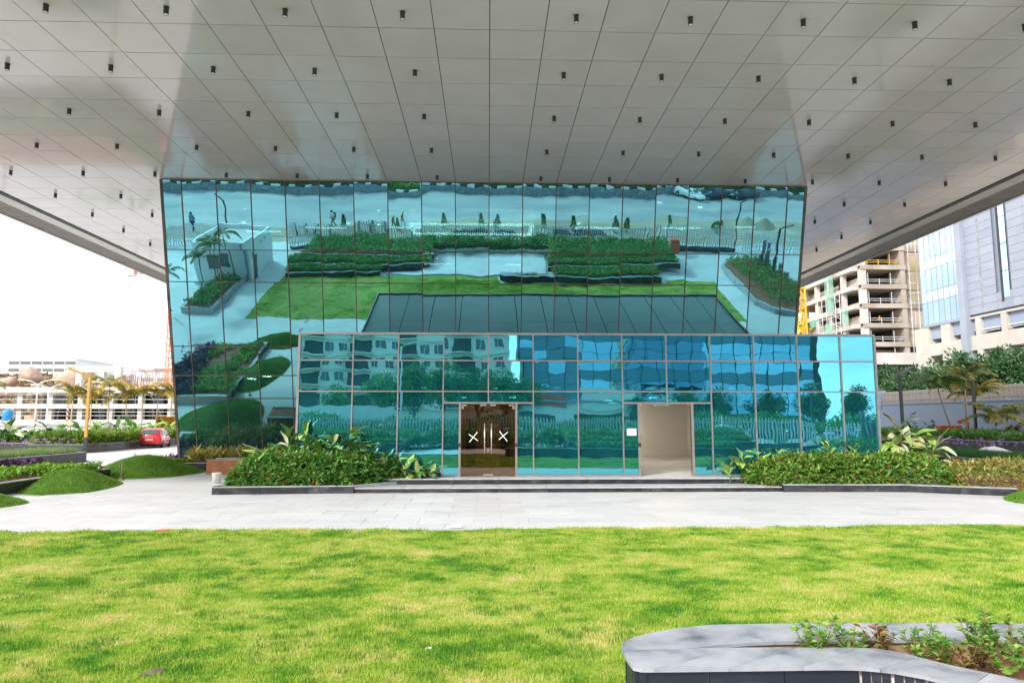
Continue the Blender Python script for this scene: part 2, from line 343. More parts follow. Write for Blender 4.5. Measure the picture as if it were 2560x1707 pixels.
pm('rust_board', (0.30, 0.11, 0.045), (0.42, 0.17, 0.07), 2.2, rough=0.75, bump=0.1)
pm('plastic_white', (0.75, 0.74, 0.70), rough=0.45)
pm('trunk', (0.22, 0.16, 0.11), (0.34, 0.26, 0.18), 5, rough=0.9, bump=0.4, bscale=20)
pm('palm_trunk', (0.42, 0.27, 0.18), (0.55, 0.37, 0.25), 6, rough=0.85, stretch=(1, 1, 5))
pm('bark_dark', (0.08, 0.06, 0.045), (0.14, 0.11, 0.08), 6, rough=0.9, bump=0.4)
G = [(0.0, (0.04, 0.13, 0.025)), (0.45, (0.10, 0.26, 0.045)), (0.8, (0.19, 0.38, 0.07)), (1.0, (0.38, 0.50, 0.15))]
leaf_mat('hedge_leaf', G, 0.3, 0.38, 1.5, 0.35)
leaf_mat('hedge_leaf_yellow', [(0.0, (0.05, 0.15, 0.02)), (0.4, (0.12, 0.28, 0.04)), (0.75, (0.26, 0.40, 0.07)), (1.0, (0.48, 0.48, 0.14))], 0.3, 0.42, 1.2, 0.4)
leaf_mat('hedge_dry', [(0.0, (0.12, 0.18, 0.03)), (0.5, (0.32, 0.34, 0.08)), (1.0, (0.56, 0.44, 0.16))], 0.3, 0.6)
leaf_mat('canna_leaf', [(0.0, (0.05, 0.15, 0.03)), (0.5, (0.15, 0.29, 0.05)), (1.0, (0.34, 0.42, 0.13))], 0.35, 0.35)
leaf_mat('tree_leaf', [(0.0, (0.03, 0.085, 0.032)), (0.5, (0.06, 0.15, 0.058)), (1.0, (0.13, 0.24, 0.09))], 0.25, 0.45, 0.4, 0.4)
leaf_mat('tree_leaf_green', [(0.0, (0.05, 0.16, 0.035)), (0.5, (0.10, 0.27, 0.055)), (1.0, (0.20, 0.38, 0.09))], 0.3, 0.45, 0.3, 0.4)
leaf_mat('palm_gold_lit', [(0.0, (0.16, 0.17, 0.03)), (0.5, (0.38, 0.28, 0.04)), (1.0, (0.55, 0.40, 0.08))], 0.35, 0.5)  # golden sunlight put into the frond colour
leaf_mat('palm_green', [(0.0, (0.04, 0.10, 0.025)), (0.5, (0.09, 0.18, 0.04)), (1.0, (0.22, 0.27, 0.06))], 0.35, 0.5)
leaf_mat('palm_olive', [(0.0, (0.10, 0.14, 0.03)), (0.6, (0.24, 0.25, 0.05)), (1.0, (0.46, 0.36, 0.10))], 0.35, 0.5)
leaf_mat('croton_leaf', [(0.0, (0.14, 0.22, 0.03)), (0.4, (0.42, 0.38, 0.06)), (0.75, (0.66, 0.56, 0.10)), (1.0, (0.72, 0.68, 0.40))], 0.3, 0.45)
leaf_mat('purple_leaf', [(0.0, (0.035, 0.012, 0.05)), (0.6, (0.09, 0.03, 0.12)), (1.0, (0.20, 0.09, 0.22))], 0.2, 0.45)
leaf_mat('lime_leaf', [(0.0, (0.05, 0.17, 0.015)), (0.5, (0.16, 0.36, 0.025)), (1.0, (0.34, 0.52, 0.06))], 0.35, 0.45)
leaf_mat('cover_leaf', [(0.0, (0.05, 0.16, 0.03)), (0.6, (0.11, 0.29, 0.05)), (1.0, (0.22, 0.40, 0.08))], 0.3, 0.45)
leaf_mat('lilac_petal', [(0.0, (0.30, 0.12, 0.42)), (1.0, (0.60, 0.36, 0.66))], 0.3, 0.6)
leaf_mat('red_petal', [(0.0, (0.55, 0.03, 0.03)), (0.7, (0.75, 0.09, 0.05)), (1.0, (0.85, 0.28, 0.08))], 0.3, 0.5)
leaf_mat('gold_wall_leaf', [(0.0, (0.30, 0.06, 0.02)), (0.35, (0.50, 0.20, 0.03)), (0.7, (0.62, 0.44, 0.05)), (1.0, (0.40, 0.42, 0.06))], 0.25, 0.5)
leaf_mat('hedge_grass', [(0.0, (0.06, 0.14, 0.02)), (0.5, (0.16, 0.28, 0.035)), (1.0, (0.36, 0.44, 0.07))], 0.35, 0.5, 0.8, 0.5)
leaf_mat('strip_grass', [(0.0, (0.02, 0.10, 0.025)), (0.6, (0.05, 0.19, 0.045)), (1.0, (0.16, 0.30, 0.08))], 0.35, 0.5, 0.6, 0.4)
leaf_mat('strip_grass_pale', [(0.0, (0.10, 0.20, 0.06)), (0.6, (0.24, 0.34, 0.12)), (1.0, (0.46, 0.48, 0.26))], 0.35, 0.5, 0.6, 0.4)
pm('red_paint', (0.62, 0.02, 0.025), rough=0.25, coat=0.6); pm('white_paint', (0.72, 0.73, 0.74), rough=0.3, coat=0.4); pm('silver_paint', (0.55, 0.54, 0.52), rough=0.3, metal=0.3, coat=0.4)
pm('navy_paint', (0.02, 0.03, 0.07), rough=0.3, coat=0.5)
pm('car_glass', (0.04, 0.05, 0.06), rough=0.05, spec=0.9); pm('tyre', (0.02, 0.02, 0.02), rough=0.85); pm('rim', (0.45, 0.45, 0.46), rough=0.3, metal=0.7)
pm('tail_light', (0.55, 0.03, 0.03), rough=0.2); pm('head_light', (0.75, 0.77, 0.8), rough=0.1); pm('black_trim', (0.025, 0.025, 0.027), rough=0.6); pm('number_plate', (0.75, 0.75, 0.70), rough=0.5); pm('plate_yellow', (0.7, 0.45, 0.03), rough=0.5)
pm('red_steel', (0.62, 0.08, 0.04), rough=0.5); pm('crane_orange', (0.75, 0.20, 0.08), rough=0.6); pm('crane_yellow', (0.78, 0.48, 0.03), rough=0.5)
pm('skin', (0.26, 0.14, 0.09), rough=0.6); pm('hair', (0.015, 0.012, 0.01), rough=0.6)
pm('cloth_blue', (0.10, 0.20, 0.34), rough=0.9); pm('cloth_navy', (0.02, 0.03, 0.06), rough=0.9); pm('cloth_khaki', (0.16, 0.15, 0.12), rough=0.9); pm('cloth_white', (0.62, 0.64, 0.66), rough=0.9); pm('cloth_red', (0.50, 0.07, 0.05), rough=0.9); pm('cloth_grey', (0.22, 0.23, 0.25), rough=0.9); pm('cloth_orange', (0.75, 0.16, 0.03), rough=0.9)
pm('helmet_yellow', (0.80, 0.58, 0.04), rough=0.35); pm('bag_black', (0.02, 0.02, 0.022), rough=0.7)

# lawn: turf sheet under blades, both coloured by the same slow noise of thick, thin and dried-out grass
def lawn_mat(name, transl, island, dk=1.0):
    m, n, o = new_mat(name)
    cm = coords(n, 1.0, False, (0.8, 1.0, 1.0), True)
    a = noise(n, cm, 2.6, 9, 0.68); b = noise(n, cm, 0.8, 5, 0.6)
    mx_ = n.nodes.new('ShaderNodeMath'); mx_.operation = 'MULTIPLY_ADD'; mx_.inputs[1].default_value = 0.5
    sc_ = n.nodes.new('ShaderNodeMath'); sc_.operation = 'MULTIPLY'; sc_.inputs[1].default_value = 0.5
    n.links.new(b.outputs[0], sc_.inputs[0]); n.links.new(a.outputs[0], mx_.inputs[0]); n.links.new(sc_.outputs[0], mx_.inputs[2])
    src = mx_.outputs[0]
    if island:
        g = n.nodes.new('ShaderNodeNewGeometry'); k = n.nodes.new('ShaderNodeMath'); k.operation = 'MULTIPLY_ADD'; k.inputs[1].default_value = 0.16; k.inputs[2].default_value = -0.08
        n.links.new(g.outputs['Random Per Island'], k.inputs[0]); ad = n.nodes.new('ShaderNodeMath'); ad.operation = 'ADD'
        n.links.new(k.outputs[0], ad.inputs[0]); n.links.new(src, ad.inputs[1]); src = ad.outputs[0]
    r = ramp(n, src, [(0.36, (0.045, 0.19, 0.014)), (0.43, (0.145, 0.33, 0.022)), (0.485, (0.31, 0.46, 0.045)), (0.56, (0.46, 0.52, 0.10)), (0.645, (0.66, 0.57, 0.25))])
    for e_ in r.color_ramp.elements: e_.color = (e_.color[0] * dk, e_.color[1] * dk, e_.color[2] * dk, 1)
    p = n.nodes.new('ShaderNodeBsdfPrincipled'); p.inputs['Roughness'].default_value = 0.7; p.inputs['Specular IOR Level'].default_value = 0.25
    t = n.nodes.new('ShaderNodeBsdfTranslucent'); ms = n.nodes.new('ShaderNodeMixShader'); ms.inputs[0].default_value = transl
    n.links.new(r.outputs[0], p.inputs['Base Color']); n.links.new(r.outputs[0], t.inputs[0]); n.links.new(p.outputs[0], ms.inputs[1]); n.links.new(t.outputs[0], ms.inputs[2]); n.links.new(ms.outputs[0], o.inputs[0])
    if not island:
        zb = noise(n, cm, 20, 4); bp = n.nodes.new('ShaderNodeBump'); bp.inputs['Strength'].default_value = 0.6; bp.inputs['Distance'].default_value = 0.04
        n.links.new(zb.outputs[0], bp.inputs['Height']); n.links.new(bp.outputs[0], p.inputs['Normal'])
lawn_mat('turf', 0.0, False, 0.62); lawn_mat('grass_blade', 0.3, True)
leaf_mat('mound_grass', [(0.0, (0.07, 0.18, 0.018)), (0.45, (0.13, 0.29, 0.028)), (0.8, (0.22, 0.38, 0.05)), (1.0, (0.46, 0.44, 0.15))], 0.3, 0.6, 2.2, 0.5)

# ------------------------------------------------------------------ the setting
m = MB(); m.quad((-900, -900, -0.06), (900, -900, -0.06), (900, 900, -0.06), (-900, 900, -0.06)); struct('ground', m, 'earth')
m = MB(); m.prism([(-40, -6.5), (40, -6.5), (40, 80), (-60, 130), (-60, 40), (-40, 30)], -0.05, -0.008); struct('plaza_paving', m, 'plaza')
m = MB(); m.box(-150, 150, -30.2, -9.0, -0.05, -0.012); struct('road', m, 'road')
# paving slabs of the forecourt in front of the steps, each its own slab
pav = MB(); pav.box(-13.2, 17.9, 13.4, 21.0, -0.03, -0.004); pav_o = struct('pavement', pav, 'paving_bed')
slab = MB(); slab.bevbox(-0.597, 0.597, -0.397, 0.397, -0.02, 0.004, 0.004); slab_me = slab.mesh('paving_slab', 'paving')
for j in range(10):
    for i in range(26):
        x = -13.2 + 0.6 + i * 1.2 + (0.6 if j % 2 else 0) - 0.3; y = 13.3 + 0.4 + j * 0.8
        if y > 21.3: continue
        if abs(x) > 0.80 * y + 1.2: continue
        o = link('paving_slab', slab_me, pav_o, (x, y, random.uniform(-0.0015, 0.0015)))
# ------------------------------------------------------------------ office building: soffit, leaning mirror facade
ZC = 12.65; YF = 29.4; TT = math.tan(R(15)); ZB = 0.33
def fy(z): return YF + (ZC - z) * TT
bld = thing('office_building', 'office building with a leaning mirror glass front under a wide panelled overhang', 'building', (0, 34, 0))
bo = Vector((0, 34, 0))
Y0, Y1, XE = 13.0, 58.0, 22.5
m = MB(); m.box(-XE - 0.2, XE + 0.2, Y0, Y1, ZC + 0.05, ZC + 0.12); soff = part('soffit', m, 'soffit_gap', bld)
pan = MB(); g_ = 0.011
pan.add([(-0.75 + g_, -0.75 + g_, 0), (0.75 - g_, -0.75 + g_, 0), (0.75 - g_, 0.75 - g_, 0), (-0.75 + g_, 0.75 - g_, 0),
         (-0.75 + g_, -0.75 + g_, 0.04), (0.75 - g_, -0.75 + g_, 0.04), (0.75 - g_, 0.75 - g_, 0.04), (-0.75 + g_, 0.75 - g_, 0.04)],
        [(3, 2, 1, 0), (0, 1, 5, 4), (1, 2, 6, 5), (2, 3, 7, 6), (3, 0, 4, 7)])
pan_me = pan.mesh('soffit_panel', 'soffit')
cells = []
yr = YF - 1.5 * 11 + 0.75
for j in range(30):
    y = yr + 1.5 * j
    if y > Y1: break
    for i in range(-15, 15):
        x = 0.75 + 1.5 * i
        hidden = y > YF + 0.9 and abs(x) < 14.0
        lim = 0.80 * (y + 0.3) * 1.12 + 1
        seen = abs(x) < lim and not hidden and y > 14.6
        cells.append((seen, y + 0.12 * abs(x), x, y))
seen = sorted([c for c in cells if c[0]], key=lambda c: c[1])
rest = MB()
for k, c in enumerate(seen[:300]):
    o = link('soffit_panel', pan_me, soff, (c[2] - bo.x, c[3] - bo.y, ZC + random.uniform(-0.002, 0.002)))
    o.rotation_euler = (random.gauss(0, R(0.06)), random.gauss(0, R(0.06)), 0)
for c in seen[300:] + [c for c in cells if not c[0]]:
    rest.add([(v[0] + c[2], v[1] + c[3], v[2] + ZC) for v in pan.v], pan.f)
part('soffit_panels', rest, 'soffit', bld, kind='stuff')
for s in (-1, 1):      # the two long edges: shadow gap, pale band, perforated strip, outer lip
    e = MB(); k = 0; y = Y0
    while y < 62:
        a, b = sorted((s * 22.86, s * 23.54)); e.box(a, b, y + 0.006, y + 2.994, ZC - 0.02, ZC + 0.3); y += 3.0
    part('edge_band', e, 'edge_band', bld)
    e = MB(); y = Y0
    while y < 62:
        a, b = sorted((s * 23.57, s * 24.86)); e.box(a, b, y + 0.012, y + 1.488, ZC + 0.0, ZC + 0.05); y += 1.5
    part('perforated_strip', e, 'perforated', bld)
    e = MB(); a, b = sorted((s * 24.87, s * 25.0)); e.box(a, b, Y0, 62, ZC - 0.05, ZC + 4.0); a, b = sorted((s * 22.52, s * 24.86)); e.box(a, b, Y0, 62, ZC + 0.32, ZC + 0.4)
    part('edge_lip', e, 'edge_band', bld)
m = MB(); m.box(-24.86, 24.86, Y0 - 0.3, 62, ZC + 0.45, ZC + 4.0); part('upper_storeys', m, 'edge_band', bld)
# facade
XL, XR = -14.36, 14.32
xs = [XL] + [-13.5 + 1.5 * i for i in range(19)] + [XR]
zs = [ZC - 0.03, 9.68, 8.30, 5.48, 4.18, 3.14, ZB]
VX0, VX1, VY, VZ = -6.28, 13.2, 22.8, 5.03
fr = MB(); wj = 0.038
def fbar(x0, z0, x1, z1, wd):
    fr.bar((x0, fy(z0) - 0.005, z0), (x1, fy(z1) - 0.005, z1), wd, 0.05, up=(0, -1, 0) if x0 == x1 else (0, -1, -TT))
for x in xs:
    zb = ZB if (x < VX0 + 0.1 or x > VX1) else VZ - 0.6
    fbar(x, zb, x, zs[0], wj if x not in (XL, XR) else 0.11)
for z in zs[:-1]:
    if z > VZ: fbar(XL, z, XR, z, wj)
    else: fbar(XL, z, VX0, z, wj); fbar(VX1, z, XR, z, wj)
ff = part('facade_frame', fr, 'facade_joint', bld)
cache = {}
for r_ in range(6):
    zt, zb = zs[r_], zs[r_ + 1]; L = (zt - zb) / math.cos(R(15))
    for c in range(len(xs) - 1):
        x0, x1 = xs[c], xs[c + 1]
        if zt < VZ + 0.5 and x1 > VX0 + 0.3 and x0 < VX1 - 0.3: continue
        key = (r_, round(x1 - x0, 2))
        if key not in cache:
            b = MB(); hw = (x1 - x0) / 2 - 0.012; hl = L / 2 - 0.012; b.box(-hw, hw, 0, 0.012, -hl, hl); cache[key] = b.mesh('facade_pane', 'facade_glass')
        zc = (zt + zb) / 2
        o = link('facade_pane', cache[key], ff, Vector(((x0 + x1) / 2, fy(zc), zc)) - bo)
        o.rotation_euler = (R(15) + random.gauss(0, R(0.10)), 0, random.gauss(0, R(0.12)))
# storeys behind the glass
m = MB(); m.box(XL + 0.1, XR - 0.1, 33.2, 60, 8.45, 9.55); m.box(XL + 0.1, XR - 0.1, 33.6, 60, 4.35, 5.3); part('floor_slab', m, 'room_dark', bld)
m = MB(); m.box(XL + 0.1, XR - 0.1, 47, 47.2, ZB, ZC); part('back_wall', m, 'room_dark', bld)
m = MB()
for s, x in ((-1, XL), (1, XR)):
    m.add([(x, fy(ZB), ZB), (x, fy(ZC), ZC), (x, 58, ZC), (x, 58, ZB)], [(0, 1, 2, 3)])
    m.add([(x - s * 0.08, fy(ZB), ZB), (x - s * 0.08, fy(ZC), ZC), (x - s * 0.08, 58, ZC), (x - s * 0.08, 58, ZB)], [(3, 2, 1, 0)])
part('side_wall', m, 'roof_sheet', bld)
m = MB(); m.box(XL + 0.1, VX0, 32.9, 47, 0.2, ZB); part('lobby_floor', m, 'room_floor', bld)
m = MB(); m.box(XL + 0.1, VX0, 40.0, 40.2, ZB, 4.3); part('lobby_wall', m, 'room_cream', bld)
m = MB(); m.box(-14.8, 14.8, 32.4, 33.2, -0.02, 0.3); part('base_kerb', m, 'granite', bld)
# lit strips and the lit rectangle on the ceiling of the top storey
zc_ = 12.3
for (a, b, yy) in [(-9.75, -7.6, 35.6), (-5.4, -3.5, 35.4), (4.6, 6.9, 35.1), (9.2, 11.2, 35.0), (13.0, 14.1, 34.7), (-13.1, -11.3, 36.4), (-4.2, -2.4, 44.0), (1.1, 2.1, 44.0)]:
    m = MB(); m.box(a, b, yy, yy + 0.16, zc_ - 0.05, zc_); part('strip_light', m, 'led', bld)
m = MB(); m.box(-4.15, 2.35, 34.6, 34.85, zc_ - 0.06, zc_); m.box(-4.15, 2.35, 36.5, 36.75, zc_ - 0.06, zc_); m.box(-4.15, -3.95, 34.85, 36.5, zc_ - 0.06, zc_); m.box(2.15, 2.35, 34.85, 36.5, zc_ - 0.06, zc_)
part('rectangular_light', m, 'led', bld)
for (px, py) in [(1515, 464), (1608, 475), (1566, 525), (870, 515), (800, 512), (560, 510), (1330, 512)]:
    p = aty(px, py, 33.0); k = (zc_ - HC) / (p.z - HC); c = Vector((p.x * k, p.y * k, zc_))
    m = MB(); m.cyl((c.x, c.y), 0.10, zc_ - 0.05, zc_, 10); part('spot_light', m, 'led_dot', bld)
# reception desk seen dimly behind the lowest panes
m = MB(); m.bevbox(-9.2, -7.3, 33.9, 35.0, ZB, 1.35, 0.03); m.bevbox(-7.25, -6.4, 34.2, 35.2, ZB, 1.05, 0.03); solo('reception_desk', m, 'desk_wood', 'pale wooden reception desk behind the lowest glass panes beside the entrance lobby', 'desk', (-8, 34.4, ZB))
m = MB(); m.box(-10.6, -9.7, 34.6, 35.0, ZB, 2.5); m.box(-12.6, -11.4, 35.6, 36.2, ZB, 2.2); part('column', m, 'room_cream', bld)
for lx, ly in ((-12.5, 36.5), (-9.8, 36.5), (-7.6, 36.5), (-11, 34.3), (-8, 34.3)):
    m = MB(); m.cyl((lx, ly), 0.2, 4.28, 4.34, 12); part('lobby_fill_lamp', m, 'warm_lamp_fill', bld)  # added lamps that brighten the lobby behind the glass

# downlights under the soffit
LS = 0.86
lp = thing('ceiling_downlight', '', 'downlight', (0, 0, 0), 'downlights under the overhang')
m = MB(); m.lathe((0, 0, 0), [(0.0, -0.001), (0.083, -0.001), (0.083, -0.02), (0.074, -0.025), (0.074, -0.235), (0.068, -0.24), (0.06, -0.228), (0.0, -0.228)], 14); m.v = [(a * LS, b * LS, c * LS) for a, b, c in m.v]; part('housing', m, 'lamp_black', lp)
m = MB(); m.lathe((0, 0, 0), [(0.0, -0.236), (0.045, -0.235), (0.059, -0.231)], 14); m.v = [(a * LS, b * LS, c * LS) for a, b, c in m.v]; part('lens', m, 'lamp_lens', lp)
rows = {}
for j in range(13):
    y = YF - 12.75 + 3.0 * j
    for i in range(-7, 7):
        x = (2.25 + 3.0 * i) if i >= 0 else (-2.25 + 3.0 * (i + 1))
        if abs(x) > 21 or (y > YF + 0.4 and abs(x) < 14.6): continue
        d = Vector((x, y, ZC - HC - 0.2)); c, s = math.cos(R(YAW)), math.sin(R(YAW)); X = d.x * c - d.y * s; Yc = d.x * s + d.y * c
        c, s = math.cos(R(-PITCH)), math.sin(R(-PITCH)); Y2 = Yc * c - d.z * s; Z2 = Yc * s + d.z * c
        u, v = X / Y2 * 1.5, Z2 / Y2 * 1.5
        if abs(u) > 1.16 or v > 0.84 or y > 50: continue
        if y > YF and abs(x) < 14.3 * y / 30.0 * 0.98: continue
        rows.setdefault(j, []).append((x, y))
first = True
for j, row in sorted(rows.items()):
    L = sorted([p for p in row if p[0] < 0]); Rr = sorted([p for p in row if p[0] > 0])
    for side, lst in (('left', L[::-1]), ('right', Rr)):
        for k, (x, y) in enumerate(lst):
            behind = y > YF
            ll = 'black downlight, %s %s of centre, in the %s %s row' % (ORD[k], side, ORD[j - (0 if not behind else 5)], 'soffit' if not behind else 'beside-facade')
            place(lp, (x, y, ZC), 0, ll, first=first); first = False
# ------------------------------------------------------------------ entrance lobby (glass box in front of the facade) and its steps
lob = thing('entrance_lobby', 'low box of teal mirror glass with two doorways in front of the leaning facade', 'lobby', (3.5, 26, 0)); lo_ = Vector((3.5, 26, 0))
vx = [VX0, -4.5, -3.0, -1.5, 0.0, 1.5, 3.0, 4.5, 6.0, 7.5, 9.0, 10.5, 12.0, VX1]; vz = [ZB, 3.12, 4.15, VZ]
D1 = (-0.94, 0.93); D2 = (5.03, 6.84); DH = 2.74
fr = MB(); t = 0.042
def vb(x, z0, z1, wd=t): fr.box(x - wd / 2, x + wd / 2, VY - 0.03, VY + 0.08, z0, z1)
def hb(x0, x1, z, wd=t): fr.box(x0, x1, VY - 0.027, VY + 0.077, z - wd / 2, z + wd / 2)
for x in vx:
    z0 = ZB
    if x in (0.0, 6.0): z0 = DH
    vb(x, z0, VZ, 0.07 if x in (VX0, VX1) else t)
for x in D1 + D2: vb(x, ZB, DH, 0.07)
for z in vz[1:3]: hb(VX0, VX1, z)
hb(VX0, VX1, VZ + 0.02, 0.07); hb(-1.5, 1.5, DH, 0.06); hb(4.5, 7.5, DH, 0.06)
for a, b in zip([VX0, 0.93, 6.84], [-0.94, 5.03, VX1]): hb(a, b, ZB + 0.025, 0.05)
fr.box(VX1 - 0.03, VX1 + 0.03, 29.9, 30.0, ZB, VZ); fr.box(VX0 - 0.03, VX0 + 0.03, VY, 31.2, VZ - 0.05, VZ + 0.06); fr.box(VX1 - 0.03, VX1 + 0.03, VY, 31.2, VZ - 0.05, VZ + 0.06)
lf = part('lobby_frame', fr, 'alu_frame', lob)
def pane(x0, x1, z0, z1, mt='lobby_glass'):
    b = MB(); hw = (x1 - x0) / 2 - 0.02; hz = (z1 - z0) / 2 - 0.02; b.box(-hw, hw, 0, 0.012, -hz, hz)
    o = link('lobby_pane', b.mesh('lobby_pane', mt), lf, Vector(((x0 + x1) / 2, VY + 0.02, (z0 + z1) / 2)) - lo_)
    o.rotation_euler = (random.gauss(0, R(0.12)), 0, random.gauss(0, R(0.18)))
for i in range(13):
    a, b = vx[i], vx[i + 1]
    pane(a, b, vz[2], vz[3]); pane(a, b, vz[1], vz[2])
    if a in (-1.5, 0.0, 4.5, 6.0):
        pane(a, b, DH, vz[1])
        if a == -1.5: pane(a, D1[0], ZB, DH)
        elif a == 0.0: pane(D1[1], b, ZB, DH)
        elif a == 4.5: pane(a, D2[0], ZB, DH)
        else: pane(D2[1], b, ZB, DH)
    else: pane(a, b, ZB, vz[1])
for k, yy in enumerate([22.86 + 1.75 * q for q in range(5)]):     # the two end walls
    for x in (VX0, VX1):
        b = MB(); b.box(-0.006, 0.006, 0.02, 1.73, ZB, VZ - 0.05); link('lobby_pane', b.mesh('lobby_pane', 'lobby_glass'), lf, Vector((x, yy, 0)) - lo_)
# roof panels with open joints
m = MB(); m.box(VX0 + 0.05, VX1 - 0.05, VY + 0.08, 31.1, VZ - 0.16, VZ - 0.06); rf = part('roof', m, 'soffit_gap', lob)
for i in range(13):
    a, b = vx[i], vx[i + 1]
    for y0, y1 in ((VY + 0.1, 27.0), (27.0, 31.0)):
        q = MB(); q.box(max(a, VX0 + 0.05) + 0.02, min(b, VX1 - 0.05) - 0.02, y0 + 0.02, y1 - 0.02, VZ - 0.055, VZ - 0.03); part('roof_panel', q, 'roof_sheet', rf)
# rooms behind the two doors
m = MB(); m.box(VX0 + 0.1, VX1 - 0.1, VY + 0.1, 36, ZB - 0.1, ZB + 0.002); part('room_floor', m, 'room_floor', lob)
m = MB(); m.box(3.0, 10.2, 35.0, 35.2, ZB, 3.02); m.box(2.9, 3.0, 23.2, 35.2, ZB, 3.02); m.box(10.2, 10.3, 23.2, 35.2, ZB, 3.02); part('room_wall', m, 'room_cream', lob)
m = MB(); m.box(2.9, 10.3, 22.95, 35.2, 3.02, 3.1); part('room_ceiling', m, 'room_cream', lob)
for lx, ly, lr in ((6.2, 34.0, 0.22), (5.2, 29.5, 0.2), (8.0, 29.5, 0.2), (6.2, 25.6, 0.16), (-0.9, 25.4, 0.12), (0.9, 25.4, 0.12)):
    m = MB(); m.cyl((lx, ly), lr, 2.98, 3.02, 14); part('wash_and_fill_lamp', m, 'warm_lamp_fill', lob)  # the one by the back wall washes it; the others are added to brighten
m = MB(); m.box(-3.4, 2.88, 27.6, 27.8, ZB, 3.02); m.box(-3.5, -3.4, 23.3, 27.8, ZB, 3.02); m.box(-3.5, 2.88, 22.95, 27.8, 3.021, 3.1); part('brown_wall', m, 'room_brown', lob)
m = MB(); m.box(-0.88, -0.5, 27.4, 27.6, ZB, 2.55); m.box(0.5, 0.86, 27.4, 27.6, ZB, 2.55); m.box(-0.5, 0.5, 27.4, 27.6, 2.2, 2.55); part('inner_door_surround', m, 'portal_dark', lob)
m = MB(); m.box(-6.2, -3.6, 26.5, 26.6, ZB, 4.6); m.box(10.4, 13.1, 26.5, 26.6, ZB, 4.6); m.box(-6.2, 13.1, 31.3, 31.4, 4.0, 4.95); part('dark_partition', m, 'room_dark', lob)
for px, py in [(974, 891), (1138, 891), (1281, 891), (1545, 891), (1682, 891), (1500, 893)]:
    p = aty(px, py, 26.0); m = MB(); m.box(p.x - 0.10, p.x + 0.10, 26.0, 26.06, p.z - 0.025, p.z + 0.025); part('ceiling_spot', m, 'led', lob)
# left doorway: two shut bronze glass leaves
for s, x0, x1 in ((-1, D1[0] + 0.045, -0.012), (1, 0.002, D1[1] - 0.045)):
    cx = (x0 + x1) / 2
    q = MB(); q.box(x0, x1, VY + 0.03, VY + 0.042, ZB + 0.03, DH - 0.05); dr = part('door', q, 'bronze_glass', lob, label='shut bronze tinted glass door leaf with a taped cross')
    hx = (-0.118 if s < 0 else 0.108)
    q = MB(); q.tube([(hx, VY - 0.055, 1.08), (hx, VY - 0.055, 2.06)], 0.021, 10); q.bar((hx, VY - 0.055, 1.2), (hx, VY + 0.03, 1.2), 0.02); q.bar((hx, VY - 0.055, 1.95), (hx, VY + 0.03, 1.95), 0.02); part('handle', q, 'steel', dr)
    tx = -0.49 if s < 0 else 0.50
    q = MB(); q.bar((tx - 0.15, VY + 0.026, 1.71 if s < 0 else 1.53), (tx + 0.15, VY + 0.026, 1.50 if s < 0 else 1.78), 0.026, 0.004, up=(0, -1, 0)); part('tape_strip', q, 'white_tape', dr)
    q = MB(); q.bar((tx - 0.13, VY + 0.020, 1.45 if s < 0 else 1.81), (tx + 0.13, VY + 0.020, 1.78 if s < 0 else 1.48), 0.026, 0.004, up=(0, -1, 0)); part('tape_strip', q, 'white_tape', dr)
    q = MB(); xa = -0.27 if s < 0 else 0.06; q.box(xa, xa + 0.2, VY + 0.0, VY + 0.03, DH - 0.10, DH - 0.05); part('patch_fitting', q, 'steel', dr); q = MB(); xa = -0.16 if s < 0 else 0.01; q.box(xa, xa + 0.16, VY + 0.0, VY + 0.03, ZB + 0.03, ZB + 0.08); part('floor_pivot', q, 'steel', dr); q = MB()
    xa = D1[0] + 0.05 if s < 0 else D1[1] - 0.25; q.box(xa, xa + 0.18, VY + 0.0, VY + 0.03, DH - 0.10, DH - 0.06); xa = D1[0] + 0.05 if s < 0 else D1[1] - 0.13; q.box(xa, xa + 0.08, VY + 0.0, VY + 0.03, DH - 0.2, DH - 0.11); part('patch_fitting', q, 'steel', dr)
q = MB(); q.tube([(-0.118, VY - 0.06, 1.27), (-0.05, VY - 0.07, 1.245), (0.0, VY - 0.07, 1.24), (0.06, VY - 0.07, 1.25), (0.108, VY - 0.06, 1.28)], 0.008, 6); q.box(-0.03, 0.02, VY - 0.09, VY - 0.06, 1.14, 1.23); part('door_chain', q, 'alu_frame', lob)
# right doorway: leaves swung inwards
for x, a in ((D2[0] + 0.05, 86), (D2[1] - 0.05, 72)):
    d = Vector((math.cos(R(a)), math.sin(R(a)), 0)); n_ = Vector((-d.y, d.x, 0)) * 0.006; p = Vector((x, VY + 0.09, 0)); e = p + d * 0.88
    q = MB(); q.add([p - n_ + Vector((0, 0, ZB + 0.03)), e - n_ + Vector((0, 0, ZB + 0.03)), e + n_ + Vector((0, 0, ZB + 0.03)), p + n_ + Vector((0, 0, ZB + 0.03)),
           p - n_ + Vector((0, 0, DH - 0.05)), e - n_ + Vector((0, 0, DH - 0.05)), e + n_ + Vector((0, 0, DH - 0.05)), p + n_ + Vector((0, 0, DH - 0.05))], [(0, 3, 2, 1), (4, 5, 6, 7), (0, 1, 5, 4), (1, 2, 6, 5), (2, 3, 7, 6), (3, 0, 4, 7)])
    part('door', q, 'bronze_glass', lob, label='glass door leaf standing open into the white room')
q = MB(); q.box(5.55, 5.76, VY + 0.0, VY + 0.05, DH - 0.09, DH - 0.04); q.box(5.82, 6.04, VY + 0.0, VY + 0.05, DH - 0.09, DH - 0.04); part('door_closer', q, 'steel', lob)
q = MB()
for x in (D1[0], D1[1], D2[0]): q.box(x - 0.055, x + 0.055, VY - 0.05, VY - 0.031, 1.30, 1.42)
part('lock_block', q, 'black_trim', lob)
nt_ = thing('paper_notice', 'white paper notice taped to the glass left of the open doorway', 'notice', (4.72, VY, 1.9))
